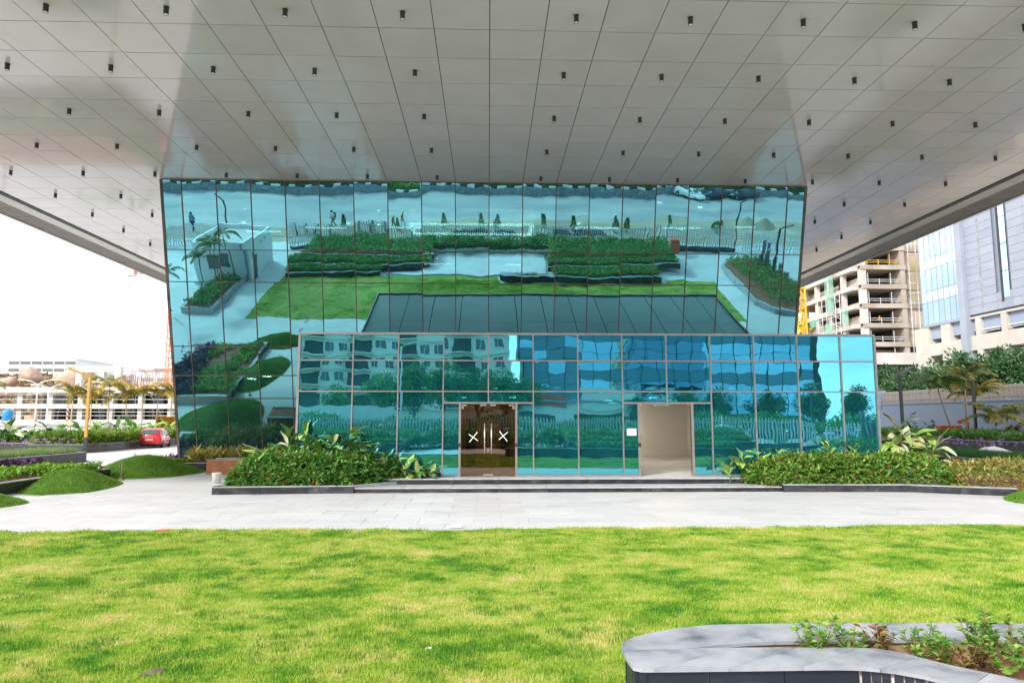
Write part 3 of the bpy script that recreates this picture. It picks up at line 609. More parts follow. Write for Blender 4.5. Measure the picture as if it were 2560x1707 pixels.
p0, p1 = aty(1440, 984, VY - 0.02), aty(1462, 1000, VY - 0.02)
q = MB(); q.box(p0.x, p1.x, VY - 0.005, VY - 0.002, p1.z, p0.z); part('sheet', q, 'paper', nt_)
q = MB()
for k in range(5):
    z = p0.z - 0.05 - 0.035 * k; q.box(p0.x + 0.07 + 0.02 * (k % 2), p1.x - 0.06 - 0.03 * (k % 3), VY - 0.007, VY - 0.0055, z - 0.004, z)
part('faint_print', q, 'ink', nt_)

st = thing('entrance_steps', 'two low grey stone steps with dark risers leading up to the entrance lobby', 'steps', (3, 21.6, 0))
SX0, SX1 = -4.0, 9.0
n = 9
m = MB(); m.box(SX0 + 0.03, SX1 - 0.03, 21.03, 22.1, -0.02, 0.11); m.box(-6.2, 13.1, 22.1, 22.8, -0.02, ZB - 0.05); part('core', m, 'mortar', st)
for k in range(n):
    a = SX0 + (SX1 - SX0) * k / n; b = SX0 + (SX1 - SX0) * (k + 1) / n
    q = MB(); q.box(a + 0.003, b - 0.003, 21.0, 21.03, 0.0, 0.125); part('riser', q, 'granite_worn', st)
    q = MB(); q.bevbox(a + 0.003, b - 0.003, 20.97, 22.03, 0.126, 0.155, 0.006); part('tread', q, 'step_stone', st)
    q = MB(); q.box(a + 0.003, b - 0.003, 22.03, 22.06, 0.156, ZB - 0.03); part('riser', q, 'granite_worn', st)
    q = MB(); q.bevbox(a + 0.003, b - 0.003, 22.0, 22.77, ZB - 0.029, ZB + 0.001, 0.006); part('tread', q, 'step_stone', st)
# ------------------------------------------------------------------ lawn
def lawn_front(x): return 14.22 + 0.09 * math.sin(x * 0.9) + 0.07 * math.sin(x * 3.1 + 1) + 0.05 * math.sin(x * 7.7) + (0.10 if 9.5 < x < 13 else 0)
def lawn_back(x):
    if x < -9: return 4.3
    if x < 1.0: return 4.25
    return 6.0 if x < 15 else 5.0
LX0, LX1 = -17.4, 19.0
def lz(P): return 0.022 + 0.014 * vnoise(P, 0.8, 3) + 0.008 * vnoise(P, 2.6, 5)
nx, ny = 180, 60
XX = np.linspace(LX0, LX1, nx + 1); V = []
for j in range(ny + 1):
    for x in XX:
        a, b = lawn_back(x), lawn_front(x); V.append((x, a + (b - a) * j / ny, 0))
V = np.array(V); V[:, 2] = lz(V); edge = (np.arange(len(V)) // (nx + 1)) == ny; V[edge, 2] = -0.004
F = np.array([(j * (nx + 1) + i, j * (nx + 1) + i + 1, (j + 1) * (nx + 1) + i + 1, (j + 1) * (nx + 1) + i) for j in range(ny) for i in range(nx)])
lawn = link('lawn', npmesh('lawn', V, F, 'turf', True)); tag(lawn, None, None, None, 'structure')
N = 620000
y = 5.4 + (14.3 - 5.4) * rng.random(N) ** 1.25
x = (rng.random(N) * 2 - 1) * (0.79 * y + 0.4)
P = np.stack([x, y, np.zeros(N)], 1)
fr_ = np.array([0.09 * math.sin(q * 0.9) + 0.07 * math.sin(q * 3.1 + 1) + 0.05 * math.sin(q * 7.7) for q in np.linspace(-14, 14, 2801)])
lim = 14.24 + np.interp(x, np.linspace(-14, 14, 2801), fr_) + np.where((x > 9.5) & (x < 13), 0.1, 0)
keep = (y < lim) & (x > LX0) & ~((x > 1.0) & (y < 5.85) & (x < 6))
thin = vnoise(P, 0.55, 9); keep &= rng.random(N) < np.clip(0.97 - 0.35 * np.maximum(0, thin - 0.25), 0.3, 1)
bare = ((P[:, 0] + 0.2) / 1.6) ** 2 + ((P[:, 1] - 14.15) / 0.22) ** 2 < 1; keep &= ~(bare & (rng.random(N) < 0.85))
P = P[keep]; P[:, 2] = lz(P) - 0.004
NT = 900; ty = 5.5 + 8.6 * rng.random(NT) ** 1.2; tx = (rng.random(NT) * 2 - 1) * (0.78 * ty + 0.3); tk = vnoise(np.stack([tx, ty], 1), 0.9, 77) > 0.1; tx, ty = tx[tk], ty[tk]; kk = 60
TQ = np.repeat(np.stack([tx, ty, np.zeros(len(tx))], 1), kk, 0) + rng.normal(0, 0.055, (len(tx) * kk, 3)) * np.array([1.3, 1, 0]); TQ = TQ[(TQ[:, 1] < 14.2) & ~((TQ[:, 0] > 1.0) & (TQ[:, 1] < 5.9) & (TQ[:, 0] < 6))]; TQ[:, 2] = lz(TQ) - 0.004
leaf_mat('tuft_grass', [(0.0, (0.03, 0.15, 0.012)), (0.6, (0.08, 0.27, 0.02)), (1.0, (0.22, 0.40, 0.05))], 0.35, 0.6)
tag(link('lawn_tufts', blades('lawn_tufts', TQ, rng.uniform(0.035, 0.08, len(TQ)), rng.uniform(0.006, 0.011, len(TQ)), 'tuft_grass', 0.55)), 'darker green tufts growing through the lawn', 'grass', None, 'stuff')
tall = np.clip(0.5 - 0.5 * vnoise(P, 1.2, 21), 0, 1)
gm = blades('grass', P, rng.uniform(0.018, 0.042, len(P)) * (0.7 + 0.8 * tall), rng.uniform(0.005, 0.010, len(P)) * (0.7 + P[:, 1] / 14), 'grass_blade', 0.75)
N2 = 170000; y = rng.uniform(4.4, 14.2, N2); x = rng.uniform(LX0, LX1, N2); o_ = np.abs(x) > 0.79 * y + 0.2; o_ |= y < 5.5; o_ &= ~((x > 0.9) & (y < 6.1)); P2 = np.stack([x, y, np.zeros(N2)], 1)[o_]; P2[:, 2] = lz(P2) - 0.004
gm2 = blades('grass', P2, rng.uniform(0.03, 0.06, len(P2)), rng.uniform(0.018, 0.03, len(P2)), 'grass_blade', 0.75)
tag(link('lawn_grass', gm2), 'lawn grass outside the picture on both sides, seen mirrored', 'grass', None, 'stuff')
tag(link('lawn_grass', gm), 'short patchy yellow green lawn grass in the foreground', 'grass', None, 'stuff')

def mound(name, label, c, rx, ry, h, n=22000, rot=0.0, bl=(0.03, 0.075)):
    root = thing(name, label, 'grass mound', (c[0], c[1], 0), 'grass mounds beside the paving')
    ca, sa = math.cos(rot), math.sin(rot)
    def hz(x, y):
        u = ((x - c[0]) * ca + (y - c[1]) * sa) / rx; v = (-(x - c[0]) * sa + (y - c[1]) * ca) / ry
        r = np.sqrt(u * u + v * v); e = 1 + 0.07 * np.sin(3 * np.arctan2(v, u) + c[0])
        t = np.clip(1 - r / e, 0, 1); return h * np.sin(t * math.pi / 2) ** 1.45 + 0.03 * np.minimum(1, t * 6)
    q = np.linspace(-1.12, 1.12, 41); U, W_ = np.meshgrid(q, q); X = c[0] + U * rx * ca - W_ * ry * sa; Y = c[1] + U * rx * sa + W_ * ry * ca
    Z = hz(X, Y) - 0.012; V = np.stack([X, Y, Z], -1).reshape(-1, 3); k = 41
    F = np.array([(j * k + i, j * k + i + 1, (j + 1) * k + i + 1, (j + 1) * k + i) for j in range(k - 1) for i in range(k - 1)])
    ok = (V[F].max(1)[:, 2] > -0.008); F = F[ok]
    ground_to('turf', npmesh('turf', V, F, 'mound_grass', True), root)
    a = rng.uniform(0, 6.283, n); r = np.sqrt(rng.random(n)); X = c[0] + r * (np.cos(a) * rx * ca - np.sin(a) * ry * sa); Y = c[1] + r * (np.cos(a) * rx * sa + np.sin(a) * ry * ca)
    Z = hz(X, Y); kp = Z > 0.012; P = np.stack([X, Y, Z - 0.01], 1)[kp]
    g = ground_to('grass', blades('grass', P, rng.uniform(bl[0], bl[1], len(P)), rng.uniform(0.012, 0.024, len(P)), 'mound_grass', 0.8), root); g['kind'] = 'stuff'
    return root
mound('grass_mound', 'small grass mound cut off by the left edge of the picture', (-13.7, 18.3), 1.75, 1.25, 0.42)
mound('grass_mound', 'grass mound lying against the black planter wall, in front of the wooden stake', (-13.6, 23.1), 1.45, 2.4, 0.55, rot=0.28)
mound('grass_mound', 'larger grass mound behind the stake, beside the dark planter at the facade', (-13.9, 28.6), 2.2, 2.4, 0.70, 34000)
mound('grass_mound', 'grass mound cut off by the right edge of the picture', (15.9, 18.3), 1.9, 1.5, 0.55)
mound('grass_mound', 'low grass mound half hidden behind the right flower hedge', (18.6, 26.2), 1.9, 2.2, 0.55)

# ------------------------------------------------------------------ planters
def ring(mb, x0, x1, y0, y1, z0, z1, t, m=0):
    mb.box(x0, x1, y0, y0 + t, z0, z1, m); mb.box(x0, x1, y1 - t, y1, z0, z1, m); mb.box(x0, x0 + t, y0 + t, y1 - t, z0, z1, m); mb.box(x1 - t, x1, y0 + t, y1 - t, z0, z1, m)
def planter(name, label, x0, x1, y0, y1, h, wall='granite', cop='coping', slab=2.4, soil=0.05, t=0.16):
    r = thing(name, label, 'planter', ((x0 + x1) / 2, (y0 + y1) / 2, 0))
    m = MB(); ring(m, x0 + 0.02, x1 - 0.02, y0 + 0.02, y1 - 0.02, -0.04, h - 0.04, t); part('wall_core', m, 'mortar', r)
    def run(a, b, fn):
        n = max(1, round((b - a) / slab))
        for k in range(n): fn(a + (b - a) * k / n + 0.003, a + (b - a) * (k + 1) / n - 0.003)
    def W4(q0, q1, ax, pos, s):
        q = MB()
        if ax == 'x': q.box(q0, q1, min(pos, pos + s * 0.02), max(pos, pos + s * 0.02), -0.03, h - 0.03)
        else: q.box(min(pos, pos + s * 0.02), max(pos, pos + s * 0.02), q0, q1, -0.03, h - 0.03)
        part('wall_slab', q, wall, r)
    run(x0, x1, lambda a, b: W4(a, b, 'x', y0, 1)); run(y0, y1, lambda a, b: W4(a, b, 'y', x0, 1)); run(y0, y1, lambda a, b: W4(a, b, 'y', x1, -1))
    tc_ = t + 0.06
    def C4(a, b, c, d):
        q = MB(); q.bevbox(a, b, c, d, h - 0.028, h, 0.006); part('coping_slab', q, cop, r)
    run(x0 - 0.015, x1 + 0.015, lambda a, b: C4(a, b, y0 - 0.015, y0 + tc_)); run(x0 - 0.015, x1 + 0.015, lambda a, b: C4(a, b, y1 - tc_, y1 + 0.015))
    run(y0 + tc_, y1 - tc_, lambda a, b: C4(x0 - 0.015, x0 + tc_, a, b)); run(y0 + tc_, y1 - tc_, lambda a, b: C4(x1 - tc_, x1 + 0.015, a, b))
    m = MB(); m.box(x0 + t, x1 - t, y0 + t, y1 - t, -0.03, h - soil); part('soil', m, 'soil', r)
    return r
def carpet(name, label, cat, poly, z, n, L, W, mat, hvar=0.2, up=0.9, base=None, patch=0):
    """low planting that reads as one mass"""
    P2 = scatter(poly, n)
    if patch: P2 = P2 + np.column_stack([0.5 * vnoise(P2, 1.1, 41), 0.3 * vnoise(P2, 1.3, 43)]); P2 = P2[vnoise(P2, 1.6, 47) > -patch]; n = len(P2)
    hh = rng.random(n) ** 0.7 * hvar * (1 + 0.5 * vnoise(P2, 2.0, 12)); P = np.column_stack([P2, z + hh])
    D = rng.normal(0, 1, (n, 3)); D[:, 2] = np.abs(D[:, 2]) * up + 0.15
    me = leaves(name, P, D, rng.uniform(0.7, 1.2, n) * L, rng.uniform(0.7, 1.2, n) * W, mat)
    return tag(link(name, me), label, cat, None, 'stuff')
def tufts(name, label, cat, poly, z, n, h, mat, wd=0.012, lean=0.35):
    P = np.column_stack([scatter(poly, n), np.full(n, z)])
    return tag(link(name, blades(name, P, rng.uniform(h[0], h[1], n), rng.uniform(0.7, 1.4, n) * wd, mat, lean)), label, cat, None, 'stuff')
# left beds, stepping up away from the paving
planter('planter', 'lowest black granite planter at far left, filled with purple and lime plants', -18.7, -14.2, 19.3, 26.6, 0.36)
carpet('purple_groundcover', 'dark purple leafy plants along the back of the lowest left planter', 'groundcover', [(-18.5, 20.6), (-17.2, 19.6), (-16.5, 26.3), (-18.5, 26.3)], 0.30, 5200, 0.22, 0.07, 'purple_leaf', 0.36, patch=0.35)
carpet('lime_groundcover', 'bright lime green low plants in the lowest left planter', 'groundcover', [(-17.1, 19.6), (-14.6, 19.6), (-14.5, 26.2), (-16.6, 26.2)], 0.30, 6000, 0.15, 0.10, 'lime_leaf', 0.22, patch=0.18)
planter('planter', 'long black granite planter topped with pale grass, at far left', -24.6, -20.93, 20.0, 36.8, 0.50)
tufts('planter_grass', 'pale fringe of long grass on the long left planter', 'grass', [(-23.2, 20.3), (-21.15, 20.3), (-21.15, 36.5), (-23.2, 36.5)], 0.44, 30000, (0.22, 0.42), 'strip_grass_pale', 0.02)
def stalk_flowers(name, label, poly, z, n, h=(0.5, 0.8)):
    r = thing(name, label, 'flowers', tuple(np.mean(np.array(poly), 0)) + (z,))
    P2 = scatter(poly, n); m = MB(); Ps = []; Ds = []
    for p in P2:
        hh = random.uniform(*h); q = Vector((p[0], p[1], z)); t = q + Vector((random.uniform(-0.12, 0.12), random.uniform(-0.12, 0.12), hh)); m.bar(q, t, 0.012)
        for k in range(9): Ps.append(t); Ds.append((random.gauss(0, 1), random.gauss(0, 1), random.gauss(0.2, 0.7)))
    part('stems', m, 'strip_grass', r, kind='stuff'); me = leaves('blossoms', np.array([tuple(v) for v in Ps]), np.array(Ds), 0.11, 0.055, 'lilac_petal'); o = ground_to('blossoms', me, r); o['kind'] = 'stuff'
stalk_flowers('flower_bed', 'lilac flowers on thin stalks behind the long left planter', [(-26.5, 30), (-23.4, 30), (-22.0, 38), (-26.5, 41)], 0.42, 60, (0.45, 0.75))
planter('planter', 'dark granite planter with a clipped hedge beside the parked red car', -29.7, -26.2, 45.6, 80.0, 0.56, slab=3.0)
def hedge_vol(name, label, cat, boxes, n, L, W, mat, core='dark_void', rough=0.08, parent=None):
    """leaves packed near the outer surface of a box-shaped hedge"""
    x0, x1, y0, y1, z0, z1 = boxes
    P = rng.uniform([x0, y0, z0], [x1, y1, z1], (n, 3)); c = np.array([(x0 + x1) / 2, (y0 + y1) / 2, (z0 + z1) / 2]); s = np.array([(x1 - x0) / 2, (y1 - y0) / 2, (z1 - z0) / 2])
    q = (P - c) / s; ax = rng.choice([0, 1, 2, 2], n); f = 1 - np.abs(rng.normal(0, 0.16, n))
    for a in range(3):
        mk = ax == a; sg = np.where(q[mk, a] > 0, 1, -1)
        if a == 2: sg = np.ones(mk.sum())
        q[mk, a] = sg * f[mk]
    P = c + q * s + rng.normal(0, rough, (n, 3)); D = q * np.array([0.7, 0.7, 0.8]) + rng.normal(0, 0.55, (n, 3)) + np.array([0, 0, 0.35])
    return leaves(name, P, D, rng.uniform(0.7, 1.25, n) * L, rng.uniform(0.7, 1.25, n) * W, mat)
r = thing('clipped_hedge', 'clipped green hedge in the dark planter beside the red car', 'hedge', (-28, 53, 0.5))
ground_to('foliage', hedge_vol('foliage', '', '', (-29.5, -26.4, 45.9, 60, 0.5, 1.0), 18000, 0.34, 0.09, 'hedge_grass', rough=0.12), r)
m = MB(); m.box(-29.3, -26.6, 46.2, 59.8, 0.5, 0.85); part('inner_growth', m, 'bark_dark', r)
planter('planter', 'black planter of broad-leaved plants at the left edge, behind the lilac flowers', -46.0, -29.8, 46.6, 60.0, 0.62)

# front left hedge with red flowers and the right one, each in a stone kerb
def kerb(name, label, pts, h, t=0.2, wall='granite_worn', cop='coping', slab=1.35, back=None):
    r = thing(name, label, 'planter kerb', (pts[0][0], pts[0][1], 0))
    for a, b in zip(pts[:-1], pts[1:]):
        a = Vector((a[0], a[1], 0)); b = Vector((b[0], b[1], 0)); L = (b - a).length; d = (b - a) / L; nn = Vector((-d.y, d.x, 0)); n = max(1, round(L / slab))
        for k in range(n):
            p = a + d * (L * k / n + 0.003); q = a + d * (L * (k + 1) / n - 0.003)
            mb = MB(); mb.prism([(p.x, p.y), (q.x, q.y), (q.x + nn.x * t, q.y + nn.y * t), (p.x + nn.x * t, p.y + nn.y * t)], -0.03, h - 0.032); part('kerb_slab', mb, wall, r)
            mb = MB(); e = 0.015; mb.prism([(p.x - nn.x * e, p.y - nn.y * e), (q.x - nn.x * e, q.y - nn.y * e), (q.x + nn.x * (t + 0.06), q.y + nn.y * (t + 0.06)), (p.x + nn.x * (t + 0.06), p.y + nn.y * (t + 0.06))], h - 0.03, h); part('coping_slab', mb, cop, r)
    return r
kl = kerb('planter_kerb', 'low dark stone kerb with grey coping round the left flower hedge', [(-8.1, 24.5), (-8.1, 20.68), (-4.02, 20.95)], 0.235)
m = MB(); m.prism([(-7.9, 20.95), (-4.05, 21.2), (-2.7, 22.2), (-2.7, 22.75), (-6.3, 22.75), (-7.9, 24.5)], -0.02, 0.2); part('soil', m, 'soil', kl)
m = MB(); m.prism([(-4.02, 20.99), (-2.7, 22.2), (-2.85, 22.3), (-4.1, 21.2)], 0.16, 0.24); part('end_coping', m, 'coping', kl)
kr = kerb('planter_kerb', 'low dark stone kerb with grey coping below the right flower hedge', [(9.02, 20.85), (12.75, 20.72), (15.2, 19.45)], 0.235)
m = MB(); m.prism([(9.05, 21.1), (12.75, 21.0), (15.1, 19.75), (17.6, 19.9), (18.5, 26), (13.4, 26), (13.4, 22.7), (7.6, 22.7), (8.8, 21.8)], -0.02, 0.2); part('soil', m, 'soil', kr)
def bush(name, label, cat, poly, ztop, z0, n, L, W, mat, flowers=0, droop=0.2, dens_edge=0.6, shift=0.0, core=True):
    """leafy mass over a plan outline with a rounded, lumpy top"""
    c = np.mean(np.array(poly), 0); r = thing(name, label, cat, (c[0], c[1], z0)); pl = np.array(poly)
    def edge_dist(P):
        d = np.full(len(P), 9.0)
        for i in range(len(pl)):
            a, b = pl[i], pl[(i + 1) % len(pl)]; ab = b - a; t = np.clip(((P - a) @ ab) / (ab @ ab), 0, 1); d = np.minimum(d, np.linalg.norm(P - (a + t[:, None] * ab), axis=1))
        return d
    def top(P):
        e = np.clip(edge_dist(P) / 0.55, 0, 1); zt = ztop(P) if callable(ztop) else ztop
        return z0 + (zt - z0) * np.sqrt(np.clip(1 - (1 - e) ** 2, 0.02, 1)) * (1 + 0.10 * vnoise(P, 2.4, 7) + 0.05 * vnoise(P, 6.0, 8))
    P2 = scatter(poly, n * 2); e = edge_dist(P2); keep = rng.random(len(P2)) < np.where(e < 0.3, 1.0, 0.62); P2 = P2[keep][:n]; T = top(P2); e = edge_dist(P2)
    low = np.where(e < 0.45, rng.random(len(P2)) ** 0.8, 1 - np.abs(rng.normal(0, 0.14, len(P2)))); Z = z0 + (T - z0) * np.clip(low, 0.03, 1.05)
    P = np.column_stack([P2, Z]); g = c - P2; out_ = -nrm(g) * np.clip(1 - e / 0.6, 0, 1)[:, None]
    D = np.column_stack([out_ * 0.9, np.full(len(P2), 0.35)]) + rng.normal(0, 0.55, (len(P2), 3)); D[:, 1] -= 0.25
    ground_to('foliage', leaves('foliage', P, D, rng.uniform(0.65, 1.3, len(P)) * L, rng.uniform(0.7, 1.25, len(P)) * W, mat, droop=droop), r)
    if flowers:
        F2 = P2[rng.choice(len(P2), flowers)]; ff = []; fd = []; eF = edge_dist(F2); TF = top(F2)
        for p, t_, q in zip(F2, TF, eF):
            fz = z0 + (t_ - z0) * (random.uniform(0.25, 1.0) if q < 0.35 else 1.0) + 0.04; fy_ = p[1] - (0.12 if q < 0.4 else 0.0)
            for k in range(7): ff.append((p[0], fy_, fz)); fd.append((random.gauss(0, 1), random.gauss(-0.3, 1), random.gauss(0.3, 0.8)))
        o = ground_to('flowers', leaves('flowers', np.array(ff), np.array(fd), 0.05, 0.042, 'red_petal'), r); o['kind'] = 'stuff'
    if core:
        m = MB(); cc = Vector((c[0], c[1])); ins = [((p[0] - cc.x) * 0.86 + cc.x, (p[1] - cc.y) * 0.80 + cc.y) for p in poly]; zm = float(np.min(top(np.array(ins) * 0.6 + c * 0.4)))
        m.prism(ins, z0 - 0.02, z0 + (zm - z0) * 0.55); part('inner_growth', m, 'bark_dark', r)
    return r
bush('flower_hedge', 'lush green hedge dotted with small red flowers left of the entrance steps', 'hedge', [(-7.75, 20.95), (-4.2, 21.1), (-3.9, 21.4), (-2.75, 22.45), (-2.9, 22.7), (-6.2, 22.7), (-7.8, 22.6)], lambda P: 0.86 + 0.36 * np.clip((P[:, 1] - 21.0) / 1.3, 0, 1) - 0.55 * np.clip((P[:, 0] + 4.6) / 1.9, 0, 1), 0.2, 7000, 0.21, 0.085, 'hedge_leaf', 70)
bush('flower_hedge', 'yellow green hedge dotted with small red flowers right of the entrance steps', 'hedge', [(8.9, 21.05), (12.7, 20.95), (14.1, 20.3), (14.6, 21.6), (14.2, 22.6), (8.4, 22.6), (8.2, 22.0)], lambda P: 0.82 + 0.28 * np.clip((P[:, 1] - 21.0) / 1.2, 0, 1) - 0.35 * np.clip((9.6 - P[:, 0]) / 1.4, 0, 1), 0.2, 6800, 0.19, 0.078, 'hedge_leaf_yellow', 75)
bush('dry_hedge', 'sparse drying yellow shrubs at the right end of the kerb', 'hedge', [(13.9, 20.25), (15.4, 19.75), (17.3, 20.2), (17.2, 22.0), (14.5, 22.2)], 0.92, 0.2, 2300, 0.17, 0.05, 'hedge_dry', 24, core=False)
# big broad leaves behind the hedges: one plant, many leaves
def big_leaf(name, L, W, mat, curl):
    m = MB()
    def fn(u, v):
        s = (u - 0.5) * 2; wd = W / 2 * math.sin(math.pi * min(1, v * 0.93 + 0.05)) ** 0.75
        return (s * wd, v * L * math.cos(curl * v), 0.22 * abs(s) * wd + v * L * math.sin(-curl * v * 0.9) + 0.02 * math.sin(v * 9 + s * 3) * abs(s))
    m.grid(fn, 4, 7); return m.mesh(name, mat)
BL = [big_leaf('leaf', 0.62, 0.20, 'canna_leaf', 0.5), big_leaf('leaf', 0.55, 0.24, 'canna_leaf', 0.9), big_leaf('leaf', 0.7, 0.22, 'canna_leaf', 0.25)]
pm('leaf_pale', (0.40, 0.46, 0.26), (0.58, 0.60, 0.42), 3, rough=0.4, objvar=0.2); pm('leaf_bright', (0.16, 0.34, 0.05), (0.30, 0.44, 0.08), 3, rough=0.4, objvar=0.3); pm('leaf_deep', (0.05, 0.17, 0.035), (0.10, 0.25, 0.05), 3, rough=0.38, objvar=0.3); pm('leaf_edge', (0.22, 0.34, 0.10), (0.58, 0.42, 0.20), 2.2, rough=0.45, objvar=0.25, lo=0.45, hi=0.7)
BLM = {}
for mt in ('leaf_pale', 'leaf_bright', 'leaf_deep', 'leaf_edge'):
    BLM[mt] = [big_leaf('leaf', 0.62, 0.20, mt, 0.45), big_leaf('leaf', 0.55, 0.24, mt, 0.85), big_leaf('leaf', 0.7, 0.22, mt, 0.2)]
def broad_plant(name, label, base, nl, mats, size=1.0, h=0.5, spread=1.0, elev=(15, 75), cat='plant', group=None):
    r = thing(name, label, cat, base, group); m = MB(); m.tube([(base[0], base[1], base[2] - 0.05), (base[0] + 0.02, base[1], base[2] + h * 0.9)], [0.03, 0.015], 6); part('stem', m, 'leaf_deep', r)
    for k in range(nl):
        a = 2.4 * k + random.uniform(-0.5, 0.5); e = R(random.uniform(*elev)); me = random.choice(BLM[random.choice(mats)])
        o = link('leaf', me, r, (0.02 * math.cos(a), 0.02 * math.sin(a), h * (0.5 + 0.5 * k / nl) * random.uniform(0.85, 1.1)))
        o.rotation_euler = (e, random.uniform(-0.5, 0.5), a); s = size * random.uniform(0.75, 1.15); o.scale = (s, s * spread, s)
    return r
bp = [(-6.9, 22.5), (-6.45, 22.55), (-5.9, 22.45), (-5.4, 22.5), (-5.0, 22.35), (-4.5, 22.5), (-4.1, 22.3), (-3.75, 22.5), (-3.3, 22.35), (-2.95, 22.5), (-2.65, 22.3), (-2.25, 22.35), (-1.9, 22.4)]
for k, (x, y) in enumerate(bp):
    broad_plant('canna_plant', 'broad-leaved plant behind the left red-flowered hedge, %s from its left end' % ORD[k], (x, y, 0.2), 13, ['leaf_bright', 'leaf_deep', 'leaf_deep', 'leaf_edge'] + (['leaf_pale'] if k < 2 else []), 0.98 if k < 8 else 0.85, (1.3 + 0.12 * (k % 3) if k < 7 else max(0.3, 1.15 - 0.17 * (k - 6))), group='cannas behind the left hedge')
broad_plant('elephant_ear', 'plant with very large pale leaves at the left end of the left hedge', (-7.35, 23.2, 0.2), 10, ['leaf_pale', 'leaf_pale', 'leaf_bright'], 1.5, 1.0, 1.0, (0, 55))
for k, (x, y, h) in enumerate([(7.75, 22.0, 0.45), (8.3, 22.4, 0.75), (8.9, 22.5, 0.95), (9.6, 22.6, 1.0), (11.3, 22.6, 1.15), (12.1, 22.6, 1.2)]):
    broad_plant('canna_plant', 'broad-leaved plant behind the right flower hedge, %s from its left end' % ORD[k], (x, y, 0.2), 9, ['leaf_bright', 'leaf_bright', 'leaf_edge'], 0.72, h, group='cannas behind the right hedge')
for k, (x, y, h) in enumerate([(14.1, 23.2, 1.65), (14.75, 23.5, 1.45), (15.3, 23.2, 1.1), (13.7, 22.9, 1.4)]):
    broad_plant('canna_plant', ['tallest', 'second', 'outermost low', 'nearest to the glass'][k] + ' of the big yellow-edged cannas at the right lobby corner', (x, y, 0.2), 22, ['leaf_edge', 'leaf_edge', 'leaf_bright', 'leaf_pale'], 1.3, h, 1.0, (-20, 70), group='cannas at the right lobby corner')

# planter at the foot of the facade, left of the lobby
planter('planter', 'dark stone planter of yellow crotons at the foot of the leaning facade', -15.3, -8.4, 30.2, 32.3, 0.34, wall='granite_worn')
def spiky(name, label, cat, poly, z, n, L, mat, base=True):
    k = 22; P2 = scatter(poly, n); P = np.repeat(np.column_stack([P2, np.full(n, z)]), k, 0); P[:, 2] += rng.random(len(P)) * 0.28; D = rng.normal(0, 0.6, (n * k, 3)); D[:, 2] = np.abs(D[:, 2]) + 0.45
    return tag(link(name, leaves(name, P, D, rng.uniform(0.6, 1.2, n * k) * L, 0.055, mat, droop=0.35)), label, cat, None, 'stuff')
spiky('croton_planting', 'yellow and green spiky crotons in the planter under the facade', 'shrubs', [(-13.0, 30.4), (-7.5, 30.4), (-7.0, 31.9), (-13.4, 32.1)], 0.3, 120, 0.55, 'croton_leaf')
carpet('purple_groundcover', 'purple leafy plants at the left end of the facade planter', 'groundcover', [(-15.9, 31.0), (-13.3, 30.6), (-13.4, 32.6), (-16.2, 33.2)], 0.06, 2600, 0.26, 0.09, 'purple_leaf', 0.26)
carpet('lime_groundcover', 'small lime green patch before the crotons', 'groundcover', [(-14.4, 30.3), (-12.9, 30.25), (-12.9, 30.9), (-14.8, 31.2)], 0.28, 900, 0.16, 0.10, 'lime_leaf', 0.16)
m = MB(); m.box(-11.3, -7.4, 28.2, 29.3, -0.02, 0.56); solo('rusty_planter_box', m, 'rust_board', 'rust brown box planter half hidden behind the left flower hedge', 'planter', (-9.4, 28.7, 0))
m = MB(); m.box(-11.33, -7.37, 28.17, 28.26, 0.562, 0.6); m.box(-11.33, -7.37, 29.2, 29.33, 0.562, 0.6); solo('box_rim', m, 'coping', 'pale rim lying on the rust brown box planter', 'coping', (-9.4, 28.7, 0.56))
m = MB(); m.lathe((0, 0, 0), [(0.0, 0), (0.13, 0), (0.15, 0.32), (0.158, 0.325), (0.158, 0.345), (0.142, 0.345), (0.13, 0.05), (0, 0.05)], 16); m.tube([(-0.15, 0, 0.33), (-0.1, -0.1, 0.22), (0, -0.15, 0.17), (0.1, -0.1, 0.22), (0.15, 0, 0.33)], 0.006, 6); o = solo('bucket', m, 'plastic_white', 'white plastic bucket on the paving left of the flower hedge', 'bucket'); o.location = (-9.45, 24.5, 0)
m = MB(); m.cyl((0, 0), 0.02, 0, 0.62, 8); m.lathe((0, 0, 0), [(0, 0), (0.09, 0), (0.09, 0.03), (0.03, 0.07), (0.0, 0.07)], 10); o = solo('wooden_stake', m, 'trunk', 'thin wooden stake standing between the two left grass mounds', 'stake'); o.location = (-13.35, 25.75, 0)
# ------------------------------------------------------------------ foreground planter, bottom right
ZP = 0.55
def resample(pts, n):
    pts = [Vector(p) for p in pts]; d = [0]
    for a, b in zip(pts[:-1], pts[1:]): d.append(d[-1] + (b - a).length)
    o = []
    for k in range(n + 1):
        t = d[-1] * k / n; i = max(j for j in range(len(d)) if d[j] <= t + 1e-9); i = min(i, len(pts) - 2); u = (t - d[i]) / max(1e-9, d[i + 1] - d[i]); o.append(pts[i].lerp(pts[i + 1], u))
    return o
gp = lambda L: [ground(x, y, ZP) for x, y in L]
Fo = gp([(1428, 1492), (1440, 1512), (1457, 1535), (1520, 1535), (1600, 1534), (1760, 1532), (1916, 1530), (1979, 1531), (2050, 1538), (2124, 1551), (2186, 1568), (2300, 1600), (2440, 1650)])
Ni = gp([(1575, 1489), (1580, 1489), (1590, 1488), (1640, 1487), (1700, 1486), (1820, 1486), (1960, 1486), (2010, 1488), (2070, 1497), (2144, 1517), (2200, 1530), (2331, 1557), (2460, 1588)])
Oo = gp([(1428, 1492), (1425, 1481), (1434, 1470), (1480, 1455), (1560, 1440), (1647, 1433), (1800, 1431), (2000, 1430), (2200, 1430), (2360, 1431), (2560, 1434), (2900, 1440)])
